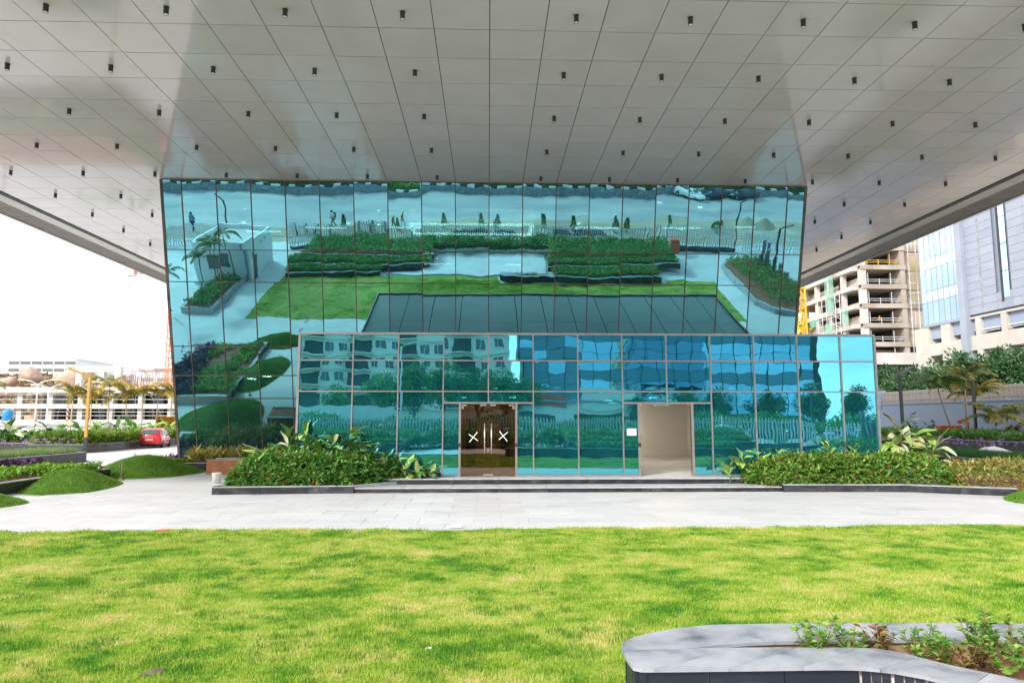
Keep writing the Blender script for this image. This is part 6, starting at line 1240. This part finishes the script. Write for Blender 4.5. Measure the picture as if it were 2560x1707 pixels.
# site sheds, tank, street lights, striped pole in front of it
for k, (pa, pb_, pt, Y) in enumerate([(-20, 96, 975, 108), (100, 215, 976, 112), (225, 300, 974, 116), (305, 395, 978, 118)]):
    A, B = aty(pa, 990, Y), aty(pb_, 990, Y); zt = aty(pa, pt, Y).z; r = thing('site_shed', 'white site shed before the concrete frame, %s from the left' % ORD[k], 'shed', ((A.x + B.x) / 2, Y, 0), 'site sheds'); m = MB(); m.box(A.x, B.x, Y, Y + 4, -0.05, zt); part('wall', m, 'white_wall', r)
    m = MB(); m.add([(A.x - 0.3, Y - 0.4, zt - 0.1), (B.x + 0.3, Y - 0.4, zt - 0.1), (B.x + 0.3, Y + 4.4, zt + 0.55), (A.x - 0.3, Y + 4.4, zt + 0.55), (A.x - 0.3, Y - 0.4, zt), (B.x + 0.3, Y - 0.4, zt), (B.x + 0.3, Y + 4.4, zt + 0.65), (A.x - 0.3, Y + 4.4, zt + 0.65)], [(0, 3, 2, 1), (4, 5, 6, 7), (0, 1, 5, 4), (1, 2, 6, 5), (2, 3, 7, 6), (3, 0, 4, 7)]); part('roof', m, 'pole_white', r)
    for q in range(2): x = A.x + (B.x - A.x) * (0.3 + 0.45 * q); m = MB(); m.box(x - 0.5, x + 0.5, Y - 0.03, Y - 0.001, 0.2 + 0.5 * q, zt - 0.5); part('door' if q == 0 else 'window', m, 'dark_void' if q else 'blue_grey_wall', r)
p = aty(18, 945, 118); m = MB(); m.lathe((0, 0, 0), [(0, 0), (1.25, 0), (1.25, 1.9), (1.15, 2.1), (0.4, 2.25), (0.4, 2.4), (0, 2.4)], 16); pm('tank_blue', (0.03, 0.25, 0.55), rough=0.4); o = solo('water_tank', m, 'tank_blue', 'bright blue round water tank at the left before the concrete frame', 'tank'); o.location = (p.x, 118, aty(18, 967, 118).z); o.scale = (0.62, 0.62, 0.85)
m = MB(); z = aty(18, 967, 118).z
for dx, dy in ((-1, -1), (1, -1), (1, 1), (-1, 1)): m.bar((p.x + dx, 118 + dy, -0.05), (p.x + dx, 118 + dy, z - 0.1), 0.15)
m.box(p.x - 1.3, p.x + 1.3, 116.7, 119.3, z - 0.1, z - 0.001); solo('tank_stand', m, 'pole_white', 'steel stand under the blue water tank', 'stand', (p.x, 118, 0))
for k, (px, pt, Y) in enumerate([(262 * 1 - 175 + 0, 880, 100), (112, 890, 110)]):
    p = aty(px, pt, Y); h = p.z; m = MB(); m.tube([(0, 0, 0), (0, 0, h)], [0.14, 0.07], 8)
    for s in (-1, 1): m.tube([(0, 0, h - 0.1), (s * 1.0, 0, h + 0.35), (s * 2.0, 0, h + 0.55)], 0.06, 6); m.box(min(s * 1.8, s * 2.7), max(s * 1.8, s * 2.7), -0.15, 0.15, h + 0.5, h + 0.62)
    o = solo('street_light', m, 'pole_white', ['taller', 'farther'][k] + ' white double-armed street light before the concrete frame', 'street light'); o.location = (p.x, Y, -0.05)
p = aty(156, 932, 105); m = MB(); m2 = MB(); hh = p.z
for q in range(12): (m if q % 2 else m2).cyl((p.x, 105), 0.11, hh * q / 12, hh * (q + 1) / 12, 8)
r = thing('striped_pole', 'red and white striped pole among the palms at left', 'pole', (p.x, 105, -0.05)); part('red_bands', m, 'red_steel', r); part('white_bands', m2, 'pole_white', r)
# broad leaved plants on the far left planter
for k in range(12):
    x = -40.5 + k * 0.95; broad_plant('broadleaf_plant', 'large-leaved plant in the planter at the left edge, %s from the left' % ORD[k], (x, 47.3 + 0.5 * (k % 3), 0.55), 8, ['leaf_bright', 'leaf_deep', 'leaf_deep'] + (['leaf_pale'] if k % 3 == 0 else []), 1.7, 0.9, 1.0, (10, 70), group='large-leaved plants at the left edge')
for k in range(9):
    x = -40 + k * 1.15; broad_plant('broadleaf_plant', 'large-leaved plant rising behind the clipped hedge, %s from the left' % ORD[k], (x, 66 + 0.7 * (k % 3), 0.6), 7, ['leaf_bright', 'leaf_deep', 'croton_leaf' if False else 'leaf_bright'], 1.9, 1.0, 1.0, (20, 75), group='large-leaved plants behind the hedge')
carpet('leafy_groundcover', 'dense undergrowth below the large-leaved plants at the left edge', 'groundcover', [(-45.8, 46.9), (-30.0, 46.9), (-30.0, 52), (-45.8, 52)], 0.55, 4500, 0.4, 0.16, 'cover_leaf', 0.5)
gw = thing('green_wall', 'square panel covered in gold and red creeper beside the facade edge', 'green wall', (-52, 96, 0)); a, b = aty(362, 1000, 92), aty(402, 1000, 92); zt = aty(362, 958, 92).z
m = MB(); m.box(a.x, b.x, 92, 92.3, 0, zt); part('panel', m, 'bark_dark', gw); n = 4200; P = np.stack([rng.uniform(a.x, b.x, n), rng.uniform(91.75, 92.0, n), rng.uniform(0.2, zt, n)], 1); D = rng.normal(0, 0.6, (n, 3)) + np.array([0, -1, -0.3]); ground_to('creeper', leaves('creeper', P, D, 0.32, 0.2, 'gold_wall_leaf'), gw)
# rocky hill with boulders, buildings on and behind it
pm('hill_scrub', (0.24, 0.21, 0.12), (0.45, 0.30, 0.22), 0.09, rough=0.95, bump=0.8, bscale=0.6, c3=(0.36, 0.27, 0.18), detail=10); pm('boulder', (0.34, 0.23, 0.18), (0.50, 0.37, 0.30), 0.5, rough=0.95, bump=0.3, bscale=1.2, detail=9)
YH = 215.0; hx = aty(90, 860, YH).x
def hill(u, v):
    x, y = hx - 75 + 150 * u, YH - 30 + 120 * v; e = math.exp(-((u - 0.42) / 0.24) ** 2) * math.exp(-((v - 0.42) / 0.33) ** 2)
    return (x, y, -1 + 15.8 * min(1, 1.5 * e) + 0.8 * math.sin(x * 0.35) * math.sin(y * 0.3) + 0.4 * math.sin(x * 0.9 + 1) * math.cos(y * 0.8))
m = MB(); m.grid(hill, 70, 40); struct('hill', m, 'hill_scrub')
def boulder(label, c, r3, seed):
    m = MB(); rr = random.Random(seed); ph = [rr.uniform(0, 6) for _ in range(6)]
    def fn(u, v):
        a, b = u * 6.2832, (v - 0.5) * math.pi; d = Vector((math.cos(a) * math.cos(b), math.sin(a) * math.cos(b), math.sin(b))); k = 1 + 0.13 * math.sin(2.6 * d.x + 3 * d.z + ph[0]) + 0.07 * math.sin(7 * d.x + 5 * d.z + ph[1]) + 0.05 * math.sin(11 * d.x - 9 * d.z + ph[3]) + 0.03 * math.sin(2 * d.z + ph[2])
        return (d.x * r3[0] * k, d.y * r3[1] * k, d.z * r3[2] * k)
    m.grid(fn, 24, 14); o = solo('boulder', m, 'boulder', label, 'boulder'); o.location = c
for lb, px, py, r3, sd in [('rounded boulder on the hill left of the lamp arm', 70, 858, (2.9, 2.6, 2.6), 3), ('largest pinkish boulder on the hill, right of the lamp arm', 172, 866, (5.3, 4, 3.2), 5), ('low boulder half covered at the right foot of the hill', 228, 885, (3.4, 3, 2.0), 8), ('small boulder at the left on the hill', 22, 872, (2.2, 2, 1.4), 9)]:
    p = aty(px, py + 4, YH - 18); boulder(lb, p, r3, sd)
n = 9000; P = np.stack([rng.uniform(hx - 60, hx + 60, n), rng.uniform(YH - 26, YH + 10, n), np.zeros(n)], 1); P[:, 2] = [hill((q[0] - hx + 75) / 150, (q[1] - YH + 30) / 120)[2] for q in P]; P = P[P[:, 2] > 1.5]; D = rng.normal(0, 1, (len(P), 3)); D[:, 2] = np.abs(D[:, 2])
leaf_mat('scrub_leaf', [(0.0, (0.10, 0.12, 0.04)), (0.5, (0.24, 0.18, 0.09)), (1.0, (0.40, 0.24, 0.15))], 0.2, 0.7); tag(link('hill_scrub', leaves('hill_scrub', P, D, 1.5, 0.7, 'scrub_leaf')), 'dry scrub covering the rocky hill at left', 'scrub', None, 'stuff')
def block(name, label, x0, x1, y0, y1, z0, z1, mat, rows, cols, wmat='car_glass', wfrac=(0.7, 0.45), extra=None, cat='building'):
    r = thing(name, label, cat, ((x0 + x1) / 2, y0, z0)); m = MB(); m.box(x0, x1, y0, y1, z0 - 4, z1); part('wall', m, mat, r)
    dx, dz = (x1 - x0) / cols, (z1 - z0) / rows; q = MB(); q.box(-dx * wfrac[0] / 2, dx * wfrac[0] / 2, -0.12, -0.01, -dz * wfrac[1] / 2, dz * wfrac[1] / 2); me = q.mesh('window', wmat)
    for i in range(cols):
        for j in range(rows): link('window', me, r, Vector((x0 + dx * (i + 0.5), y0, z0 + dz * (j + 0.52))) - WL[r.name])
    m = MB(); m.box(x0 - 0.3, x1 + 0.3, y0 - 0.3, y1 + 0.3, z1, z1 + 0.5); part('roof', m, mat, r); return r
Y = 255.0; A = aty(18, 850, Y); B = aty(176, 822, Y); hb_ = block('hilltop_office', 'long white office with ribbon windows on top of the rocky hill', A.x, B.x, Y, Y + 25, aty(0, 858, Y).z, aty(0, 825, Y).z, 'white_wall', 2, 6, 'tank_dark' if False else 'car_glass', (0.9, 0.42))
c0, c1 = aty(22, 820, Y), aty(68, 812, Y); m = MB(); m.box(c0.x, c1.x, Y + 2, Y + 10, aty(0, 830, Y).z, aty(0, 818, Y).z); m.box(c0.x + 2, c0.x + 4, Y + 3, Y + 5, aty(0, 820, Y).z, aty(0, 813, Y).z); part('roof_plant', m, 'white_wall', hb_)
Y = 250.0; A = aty(120, 885, Y); B = aty(235, 862, Y); block('shed_roof_office', 'low blue-roofed building right of the rocky hill', A.x, B.x, Y, Y + 20, -1, aty(0, 868, Y).z, 'blue_grey_wall', 3, 7)
Y = 285.0; A = aty(234, 885, Y); B = aty(352, 849, Y); block('white_office', 'white office block between the hill and the signed building', A.x, B.x, Y, Y + 20, -1, aty(0, 852, Y).z, 'white_wall', 5, 6, 'blue_grey_wall', (0.5, 0.4))
Y = 275.0; A = aty(318, 880, Y); B = aty(398, 880, Y); cb = block('signed_office', 'white office block with lettering on a grey parapet', A.x, B.x + 12, Y, Y + 20, -1, aty(0, 856, Y).z, 'white_wall', 4, 4, 'blue_grey_wall', (0.7, 0.3))
zb0, zb1 = aty(0, 856, Y).z + 0.55, aty(0, 845, Y).z; m = MB(); m.box(A.x, B.x + 12, Y - 0.5, Y + 1, zb0, zb1); pm('sign_grey', (0.20, 0.21, 0.23), rough=0.6); part('sign_board', m, 'sign_grey', cb)
fc = bpy.data.curves.new('sign_lettering', 'FONT'); fc.body = 'CYIENT'; fc.size = (zb1 - zb0) * 1.12; fc.extrude = 0.05; fc.align_x = 'LEFT'; fc.materials.append(MATS['white_tape']); fc.space_character = 1.1; fc.offset = 0.03
tmp = bpy.data.objects.new('tmp', fc); col.objects.link(tmp); bpy.context.view_layer.update(); tme = bpy.data.meshes.new_from_object(tmp.evaluated_get(bpy.context.evaluated_depsgraph_get())); bpy.data.objects.remove(tmp); tme.name = 'sign_lettering'
o = link('sign_lettering', tme, cb, Vector((A.x + 0.6, Y - 0.6, zb0 + (zb1 - zb0) * 0.14)) - WL[cb.name], (R(90), 0, 0))
# cranes
def lattice(mb, p, q, w_, step, t):
    p, q = Vector(p), Vector(q); d = (q - p); L = d.length; d /= L; u = d.orthogonal().normalized() if abs(d.z) < 0.9 else Vector((1, 0, 0)); v = d.cross(u); cs = [u * w_ / 2 + v * w_ / 2, u * w_ / 2 - v * w_ / 2, -u * w_ / 2 - v * w_ / 2, -u * w_ / 2 + v * w_ / 2]
    for c in cs: mb.bar(p + c, q + c, t)
    n = int(L / step)
    for k in range(n):
        a, b = p + d * (k * step), p + d * ((k + 1) * step)
        for i in range(4): mb.bar(a + cs[i], (b if k % 2 else b) + cs[(i + 1) % 4], t * 0.7); mb.bar(a + cs[i], a + cs[(i + 1) % 4], t * 0.7)
YC = 205.0; p = aty(393, 800, YC); r = thing('tower_crane', 'red and white tower crane half hidden behind the left facade edge', 'crane', (p.x, YC, 0)); zj = aty(290, 622, YC).z
m = MB(); lattice(m, (p.x, YC, 0), (p.x, YC, zj), 1.9, 2.0, 0.22); part('mast', m, 'crane_orange', r); xe = aty(276, 622, YC).x
m = MB(); lattice(m, (xe + 1.5, YC, zj), (p.x + 45, YC, zj), 1.3, 1.6, 0.16); part('jib', m, 'crane_orange', r); m = MB(); a = aty(292, 634, YC); b = aty(311, 620, YC); m.box(a.x, b.x, YC - 1, YC + 1, a.z, b.z + 0.2); part('counterweight', m, 'plastic_white', r)
# ------------------------------------------------------------------ right background
YR = 125.0
def zz6(px, py): return ((1980 + px / 3.0155) / PX, (480 + py / 3.0155) / PX)
def R6(px, py, Y=YR): return aty(*zz6(px, py), Y)
cn = thing('unfinished_tower', 'unfinished concrete tower with open floors right of the facade', 'building', (78, YR, 0)); cv = Vector((78, YR, 0))
bx0, bx1 = R6(548, 800).x, R6(842, 800).x; ex1 = R6(1035, 800).x + 3; fl = [R6(700, q).z for q in (1290, 1160, 1018, 870, 725, 580, 437)]; fl.append(fl[-1] + 3.5); fl.append(fl[-1] + 3.5)
m = MB(); m.box(bx0, ex1 + 8, YR + 9, YR + 9.4, 0, fl[-1]); m.box(bx0 + 7.0, bx0 + 7.4, YR + 4, YR + 34, 0, fl[-1]); part('inner_wall', m, 'dark_void', cn)
for k, z in enumerate(fl):
    m = MB(); m.box(bx0, bx1 + 0.6, YR, YR + 30, z, z + 0.45); m.box(bx0 - 0.5, bx1 + 0.7, YR - 0.15, YR + 0.15, z - 0.12, z + 0.75); part('floor_slab', m, 'concrete_raw', cn)
    m = MB(); m.box(bx0 - 1.2, bx0, YR + 2, YR + 30, z, z + 0.8); part('floor_edge', m, 'concrete', cn)
    if k < len(fl) - 1:
        h1 = fl[k + 1]
        m = MB(); m.box(bx0 - 0.45, bx0 + 0.55, YR, YR + 1.2, z + 0.75, h1 - 0.12); part('column', m, 'concrete', cn); m = MB(); m.box(bx1 - 0.3, bx1 + 0.6, YR, YR + 9, z + 0.75, h1 - 0.12); part('column', m, 'concrete_raw', cn)
        for q in range(5): m = MB(); m.box(bx0 - 0.9, bx0 - 0.1, YR + 6 + 5.4 * q, YR + 6.9 + 5.4 * q, z + 0.8, h1); part('column', m, 'concrete', cn)
        m = MB(); m.box(bx0 + 0.6, bx0 + 0.7, YR + 3, YR + 30, z + 0.45, z + (1.5 if k % 2 else 2.6)); part('infill_wall', m, 'brickwork', cn)
        m = MB()
        for hz_ in (0.9, 1.3): m.bar((bx0 + 0.5, YR + 0.3, z + 0.45 + hz_), (bx1, YR + 0.3, z + 0.45 + hz_), 0.07)
        for q in range(5): m.bar((bx0 + 1 + q * 2.2, YR + 0.3, z + 0.4), (bx0 + 1 + q * 2.2, YR + 0.3, z + (1.9 if q % 2 else 3.0)), 0.08)
        part('guard_rail', m, 'pole_white' if k != 5 else 'crane_yellow', cn)
m = MB(); z1 = R6(700, 1165).z; m.box(bx0 + 0.6, bx0 + 7.5, YR + 3, YR + 3.3, fl[0], z1 - 0.3); part('infill_wall', m, 'brickwork', cn)
m = MB(); m.box(bx0 - 2, ex1 + 8, YR - 0.6, YR + 0.5, R6(800, 1292).z - 0.2, R6(800, 1212).z); part('podium_edge', m, 'concrete', cn); m = MB(); m.box(bx0 - 2, ex1 + 8, YR + 0.6, YR + 2, 0, R6(800, 1292).z); part('ground_storey', m, 'dark_void', cn)
# netted right part of its front
m = MB(); nx0 = bx1 + 0.7
for k, z in enumerate(fl[:-1]): m.box(nx0, ex1 + 8, YR + 1.2, YR + 1.6, z, z + 0.9)
part('rear_floor_edges', m, 'concrete_raw', cn)
for k, z in enumerate(fl[1:-1]):
    for q in range(2): a = nx0 + 0.8 + q * 4.2; m = MB(); m.box(a, a + 3.0, YR + 1.5, YR + 1.9, z + 0.9, fl[k + 2]); part('brick_panel', m, 'brickwork', cn)
def net_mat(name, c, al):
    mm, n, o = new_mat(name); d = n.nodes.new('ShaderNodeBsdfDiffuse'); d.inputs[0].default_value = c4(c); t = n.nodes.new('ShaderNodeBsdfTransparent'); x_ = n.nodes.new('ShaderNodeMixShader'); cm = coords(n, 1.0, False); z = noise(n, cm, 0.4, 5); mr = n.nodes.new('ShaderNodeMapRange'); mr.inputs[1].default_value = 0.3; mr.inputs[2].default_value = 0.7; mr.inputs[3].default_value = al * 0.5; mr.inputs[4].default_value = min(1, al * 1.4)
    n.links.new(z.outputs[0], mr.inputs[0]); n.links.new(mr.outputs[0], x_.inputs[0]); n.links.new(t.outputs[0], x_.inputs[1]); n.links.new(d.outputs[0], x_.inputs[2]); n.links.new(x_.outputs[0], o.inputs[0])
net_mat('net_ochre', (0.34, 0.30, 0.18), 0.45); net_mat('net_green', (0.22, 0.46, 0.36), 0.6)
m = MB(); za, zb2 = R6(900, 830).z, R6(900, 480).z; m.grid(lambda u, v: (nx0 + 0.3 + 8.0 * u, YR - 0.6 + 0.25 * math.sin(7 * u + 3 * v), za + (zb2 - za) * v), 10, 12); part('ochre_net', m, 'net_ochre', cn)
m = MB()
for q in range(7): x = nx0 + 0.4 + 1.5 * q; m.bar((x, YR - 0.4, fl[0] - 1), (x, YR - 0.4, fl[-2]), 0.09)
for q in range(14): z = fl[0] + 1.9 * q; m.bar((nx0 + 0.3, YR - 0.4, z), (ex1 + 4, YR - 0.4, z), 0.08)
part('scaffold', m, 'fence_metal', cn)
m = MB()   # scaffold and green nets on the long left side
for q in range(6):
    y = YR + 5 + 1.8 * q; m.bar((bx0 - 2.2, y, fl[0]), (bx0 - 2.2, y, fl[4]), 0.09)
for q in range(12): m.bar((bx0 - 2.2, YR + 5, fl[0] + 1.4 * q), (bx0 - 2.2, YR + 14, fl[0] + 1.4 * q + 0.0), 0.08)
for q in range(8): m.bar((bx0 - 2.2, YR + 5, fl[0] + 1.8 * q), (bx0 - 2.2, YR + 9, fl[0] + 1.8 * q + 1.8), 0.06)
part('scaffold', m, 'pole_white', cn)
for (a, b, za_, zb_) in [(7.0, 10.0, 3.3, 6.2), (8.2, 11.0, 1.2, 2.7), (2.0, 4.2, 2.3, 3.4), (14, 17, 2.7, 3.2)]:
    m = MB(); A_, B_ = YR + a, YR + b; f0 = fl[0] + (fl[1] - fl[0]) * za_; f1 = fl[0] + (fl[1] - fl[0]) * zb_; m.grid(lambda u, v: (bx0 - 2.4 + 0.2 * math.sin(9 * u + 4 * v), A_ + (B_ - A_) * u, f0 + (f1 - f0) * v), 8, 8); part('green_net', m, 'net_green', cn)
p = R6(682, 985); w1 = person('person in orange vest and yellow helmet on an open floor of the unfinished tower', (p.x, YR + 0.9, fl[2] + 0.45), R(180), 'cloth_orange', 'cloth_navy', 0.1, 'helmet_yellow')
yc_ = YR + 22; p = aty(*zz6(58, 900), yc_); r = thing('tower_crane', 'yellow lattice crane mast between the facade and the unfinished tower', 'crane', (p.x, yc_, 0)); m = MB(); lattice(m, (p.x, yc_, 0), (p.x, yc_, 46), 1.9, 2.2, 0.26); part('mast', m, 'crane_yellow', r); m = MB(); m.bar((p.x, yc_, aty(*zz6(58, 1040), yc_).z), (p.x + 14, yc_ + 1, aty(*zz6(58, 1030), yc_).z + 0.6), 0.5, 0.4); part('mast_tie', m, 'crane_yellow', r)
# grey panelled office: facade in the plane X = 60
XO = 60.0
def O6(px, py): return atx(*zz6(px, py), XO)
of = thing('grey_office', 'blue-grey panelled office building with a strip of blue glazing at the right edge', 'building', (XO, 84, 0)); ov = Vector((XO, 84, 0))
yL, yP0, yP1, yRr = O6(985, 900).y, O6(1288, 900).y, O6(1335, 900).y, 58.0
zg = 0.5 * (O6(1000, 1005).z + O6(1285, 950).z); zt = 46.0; zpan = 0.5 * (O6(1350, 928).z + O6(1725, 850).z)
pm('office_panel', (0.26, 0.29, 0.36), (0.31, 0.34, 0.41), 0.3, rough=0.45, objvar=0.03); pm('office_cream', (0.45, 0.425, 0.38), (0.52, 0.495, 0.45), 0.3, rough=0.8)
mirror_glass('office_glass', (0.62, 0.80, 0.95), (0.3, 0.45, 0.55), refl=0.9, wob=0.012, wscale=0.3); mirror_glass('office_glass_pale', (0.80, 0.92, 1.0), (0.5, 0.6, 0.7), refl=0.92, wob=0.008, wscale=0.3)
m = MB(); m.box(XO + 0.4, XO + 25, yRr, yL, zg - 2, zt); part('core', m, 'blue_grey_wall', of)
m = MB(); m.box(XO - 0.5, XO + 0.6, yP1, yP0, 0, zt); part('pillar', m, 'office_panel', of)
nz_ = 16; hstep = 1.55; nyy = 7; dy = (yL - yP0) / nyy
gme = {}
for kk, hh in ((0, 1.5), (1, 3.0)):
    b = MB(); b.box(0, 0.06, -dy / 2 + 0.03, dy / 2 - 0.03, 0.03, hh - 0.03); gme[kk] = b.mesh('glass_panel', 'office_glass_pale' if kk == 0 else 'office_glass')
z = zg; kk = 1
while z < zt - 1:
    hh = 3.0 if kk else 1.5
    for i in range(nyy): o = link('glass_panel', gme[kk], of, Vector((XO, yP0 + dy * (i + 0.5), z)) - ov); o.rotation_euler = (0, random.gauss(0, R(0.15)), random.gauss(0, R(0.2)))
    z += hh; kk = 1 - kk
m = MB()
for i in range(nyy + 1): m.box(XO - 0.03, XO + 0.05, yP0 + dy * i - 0.035, yP0 + dy * i + 0.035, zg, zt)
m.box(XO - 0.1, XO + 0.1, yP0, yL, zg - 0.3, zg); part('mullion', m, 'blue_grey_wall', of)
b = MB(); b.box(0, 0.06, -1.18, 1.18, 0.015, 0.985); pme = b.mesh('wall_panel', 'office_panel'); yy = yP1 - 1.2; strip = (O6(1560, 300).y, O6(1610, 300).y); n_ = 0
rest = MB()
while yy > yRr:
    gap = strip[1] - 0.6 < yy < strip[0] + 0.6
    for j in range(int(zt - zpan)):
        z = zpan + j
        if gap and z > O6(1600, 800).z: continue
        vis = yy > 70 and z < 34
        if vis and n_ < 230: link('wall_panel', pme, of, Vector((XO, yy, z)) - ov); n_ += 1
        else: rest.box(XO, XO + 0.06, yy - 1.18, yy + 1.18, z + 0.015, z + 0.985)
    yy -= 2.4
part('wall_panels', rest, 'office_panel', of, kind='stuff')
for j in range(9):
    z = O6(1600, 800).z + 3.2 * j; m = MB(); m.box(XO - 0.05, XO + 0.02, strip[1], strip[0], z + 0.04, z + 3.16); part('strip_window', m, 'office_glass', of)
m = MB(); m.box(XO - 0.12, XO + 0.1, strip[0], strip[0] + 0.25, O6(1600, 820).z, zt); part('strip_reveal', m, 'dark_void', of)
yj = O6(1410, 500).y; m = MB(); m.box(XO - 0.06, XO + 0.02, yj - 0.12, yj + 0.12, O6(1440, 860).z, zt); part('joint_channel', m, 'coping', of)
# two lower storeys, cream, with deep openings
za = zpan - 0.25; zfl = [za, za - 3.9, za - 7.8, za - 11.7, 0]
m = MB(); m.box(XO + 2.2, XO + 25, yRr, yL + 2, 0, za); part('recess_back', m, 'office_cream', of)
for k in range(4):
    zt_, zb_ = zfl[k], zfl[k + 1]
    if zt_ < 1: break
    m = MB(); m.box(XO, XO + 2.2, yRr, yP1, max(0, zt_ - 3.9), zt_ - 2.35); m.box(XO, XO + 2.2, yRr, yP1, zt_ - 0.25, zt_); part('spandrel', m, 'office_cream', of)
    y = yP1 - 0.9
    while y > yRr: m = MB(); m.box(XO + 0.02, XO + 2.2, y - 0.9, y, max(0, zt_ - 2.35), zt_ - 0.25); part('pier', m, 'office_cream', of); y -= 4.2
    y = yP1 - 1.9
    while y > yRr:
        o = MB(); o.box(XO + 2.1, XO + 2.19, y - 3.0, y - 0.3, zt_ - 2.3, zt_ - 0.3); w_ = part('window', o, 'dark_void', of)
        q = MB(); q.box(XO + 0.02, XO + 0.08, y - 2.9, y, zt_ - 1.75, zt_ - 1.69); q.box(XO + 0.02, XO + 0.08, y - 2.9, y, zt_ - 2.05, zt_ - 2.0); part('railing', q, 'white_tape', of); y -= 4.2
    m = MB(); m.box(XO - 0.02, XO + 2.2, yP0, yL + 2, max(0, zt_ - 3.9), zt_ - 2.5); m.box(XO - 0.02, XO + 2.2, yP0, yL + 2, zt_ - 0.2, zt_ + (0 if k else zg - za - 0.3)); m.box(XO - 0.02, XO + 2.2, yP0 + 2.6, yP0 + 4.4, zt_ - 2.5, zt_ - 0.2); m.box(XO - 0.02, XO + 2.2, yL - 1.0, yL + 2, zt_ - 2.5, zt_ - 0.2); part('spandrel', m, 'office_cream', of)
    for a, b_ in ((yP0 + 0.3, yP0 + 2.5), (yP0 + 4.5, yL - 1.1)): q = MB(); q.box(XO + 1.9, XO + 2.0, a, b_, zt_ - 2.4, zt_ - 0.3); part('window', q, 'dark_void', of)
ac = O6(1455, 965)
for q in range(2): m = MB(); m.box(XO + 0.8, XO + 1.5, ac.y - 1.2 + 1.25 * q, ac.y - 0.1 + 1.25 * q, ac.z - 0.6, ac.z + 0.6); r = solo('air_conditioner', m, 'coping', ['right', 'left'][q] + ' outdoor air conditioner unit in a recess of the grey office', 'air conditioner', (XO + 1, ac.y + q, ac.z - 0.6)); 
# trees behind the boundary wall
for k, (px, Y, s) in enumerate([(2030, 78, 0.98), (2062, 74, 0.86), (2098, 76, 0.95), (2128, 72, 0.9), (2165, 74, 1.05), (2200, 70, 1.08), (2236, 72, 1.0), (2268, 69, 1.08), (2304, 70, 1.12), (2340, 67, 1.08), (2372, 66, 1.1)]):
    p = aty(px, 850, Y); tree('dark leafy tree above the blue-grey wall, %s from the left' % ORD[k], (p.x, Y, 0), s, 'dark', k, k * 0.9, 'trees above the boundary wall', 0.95)
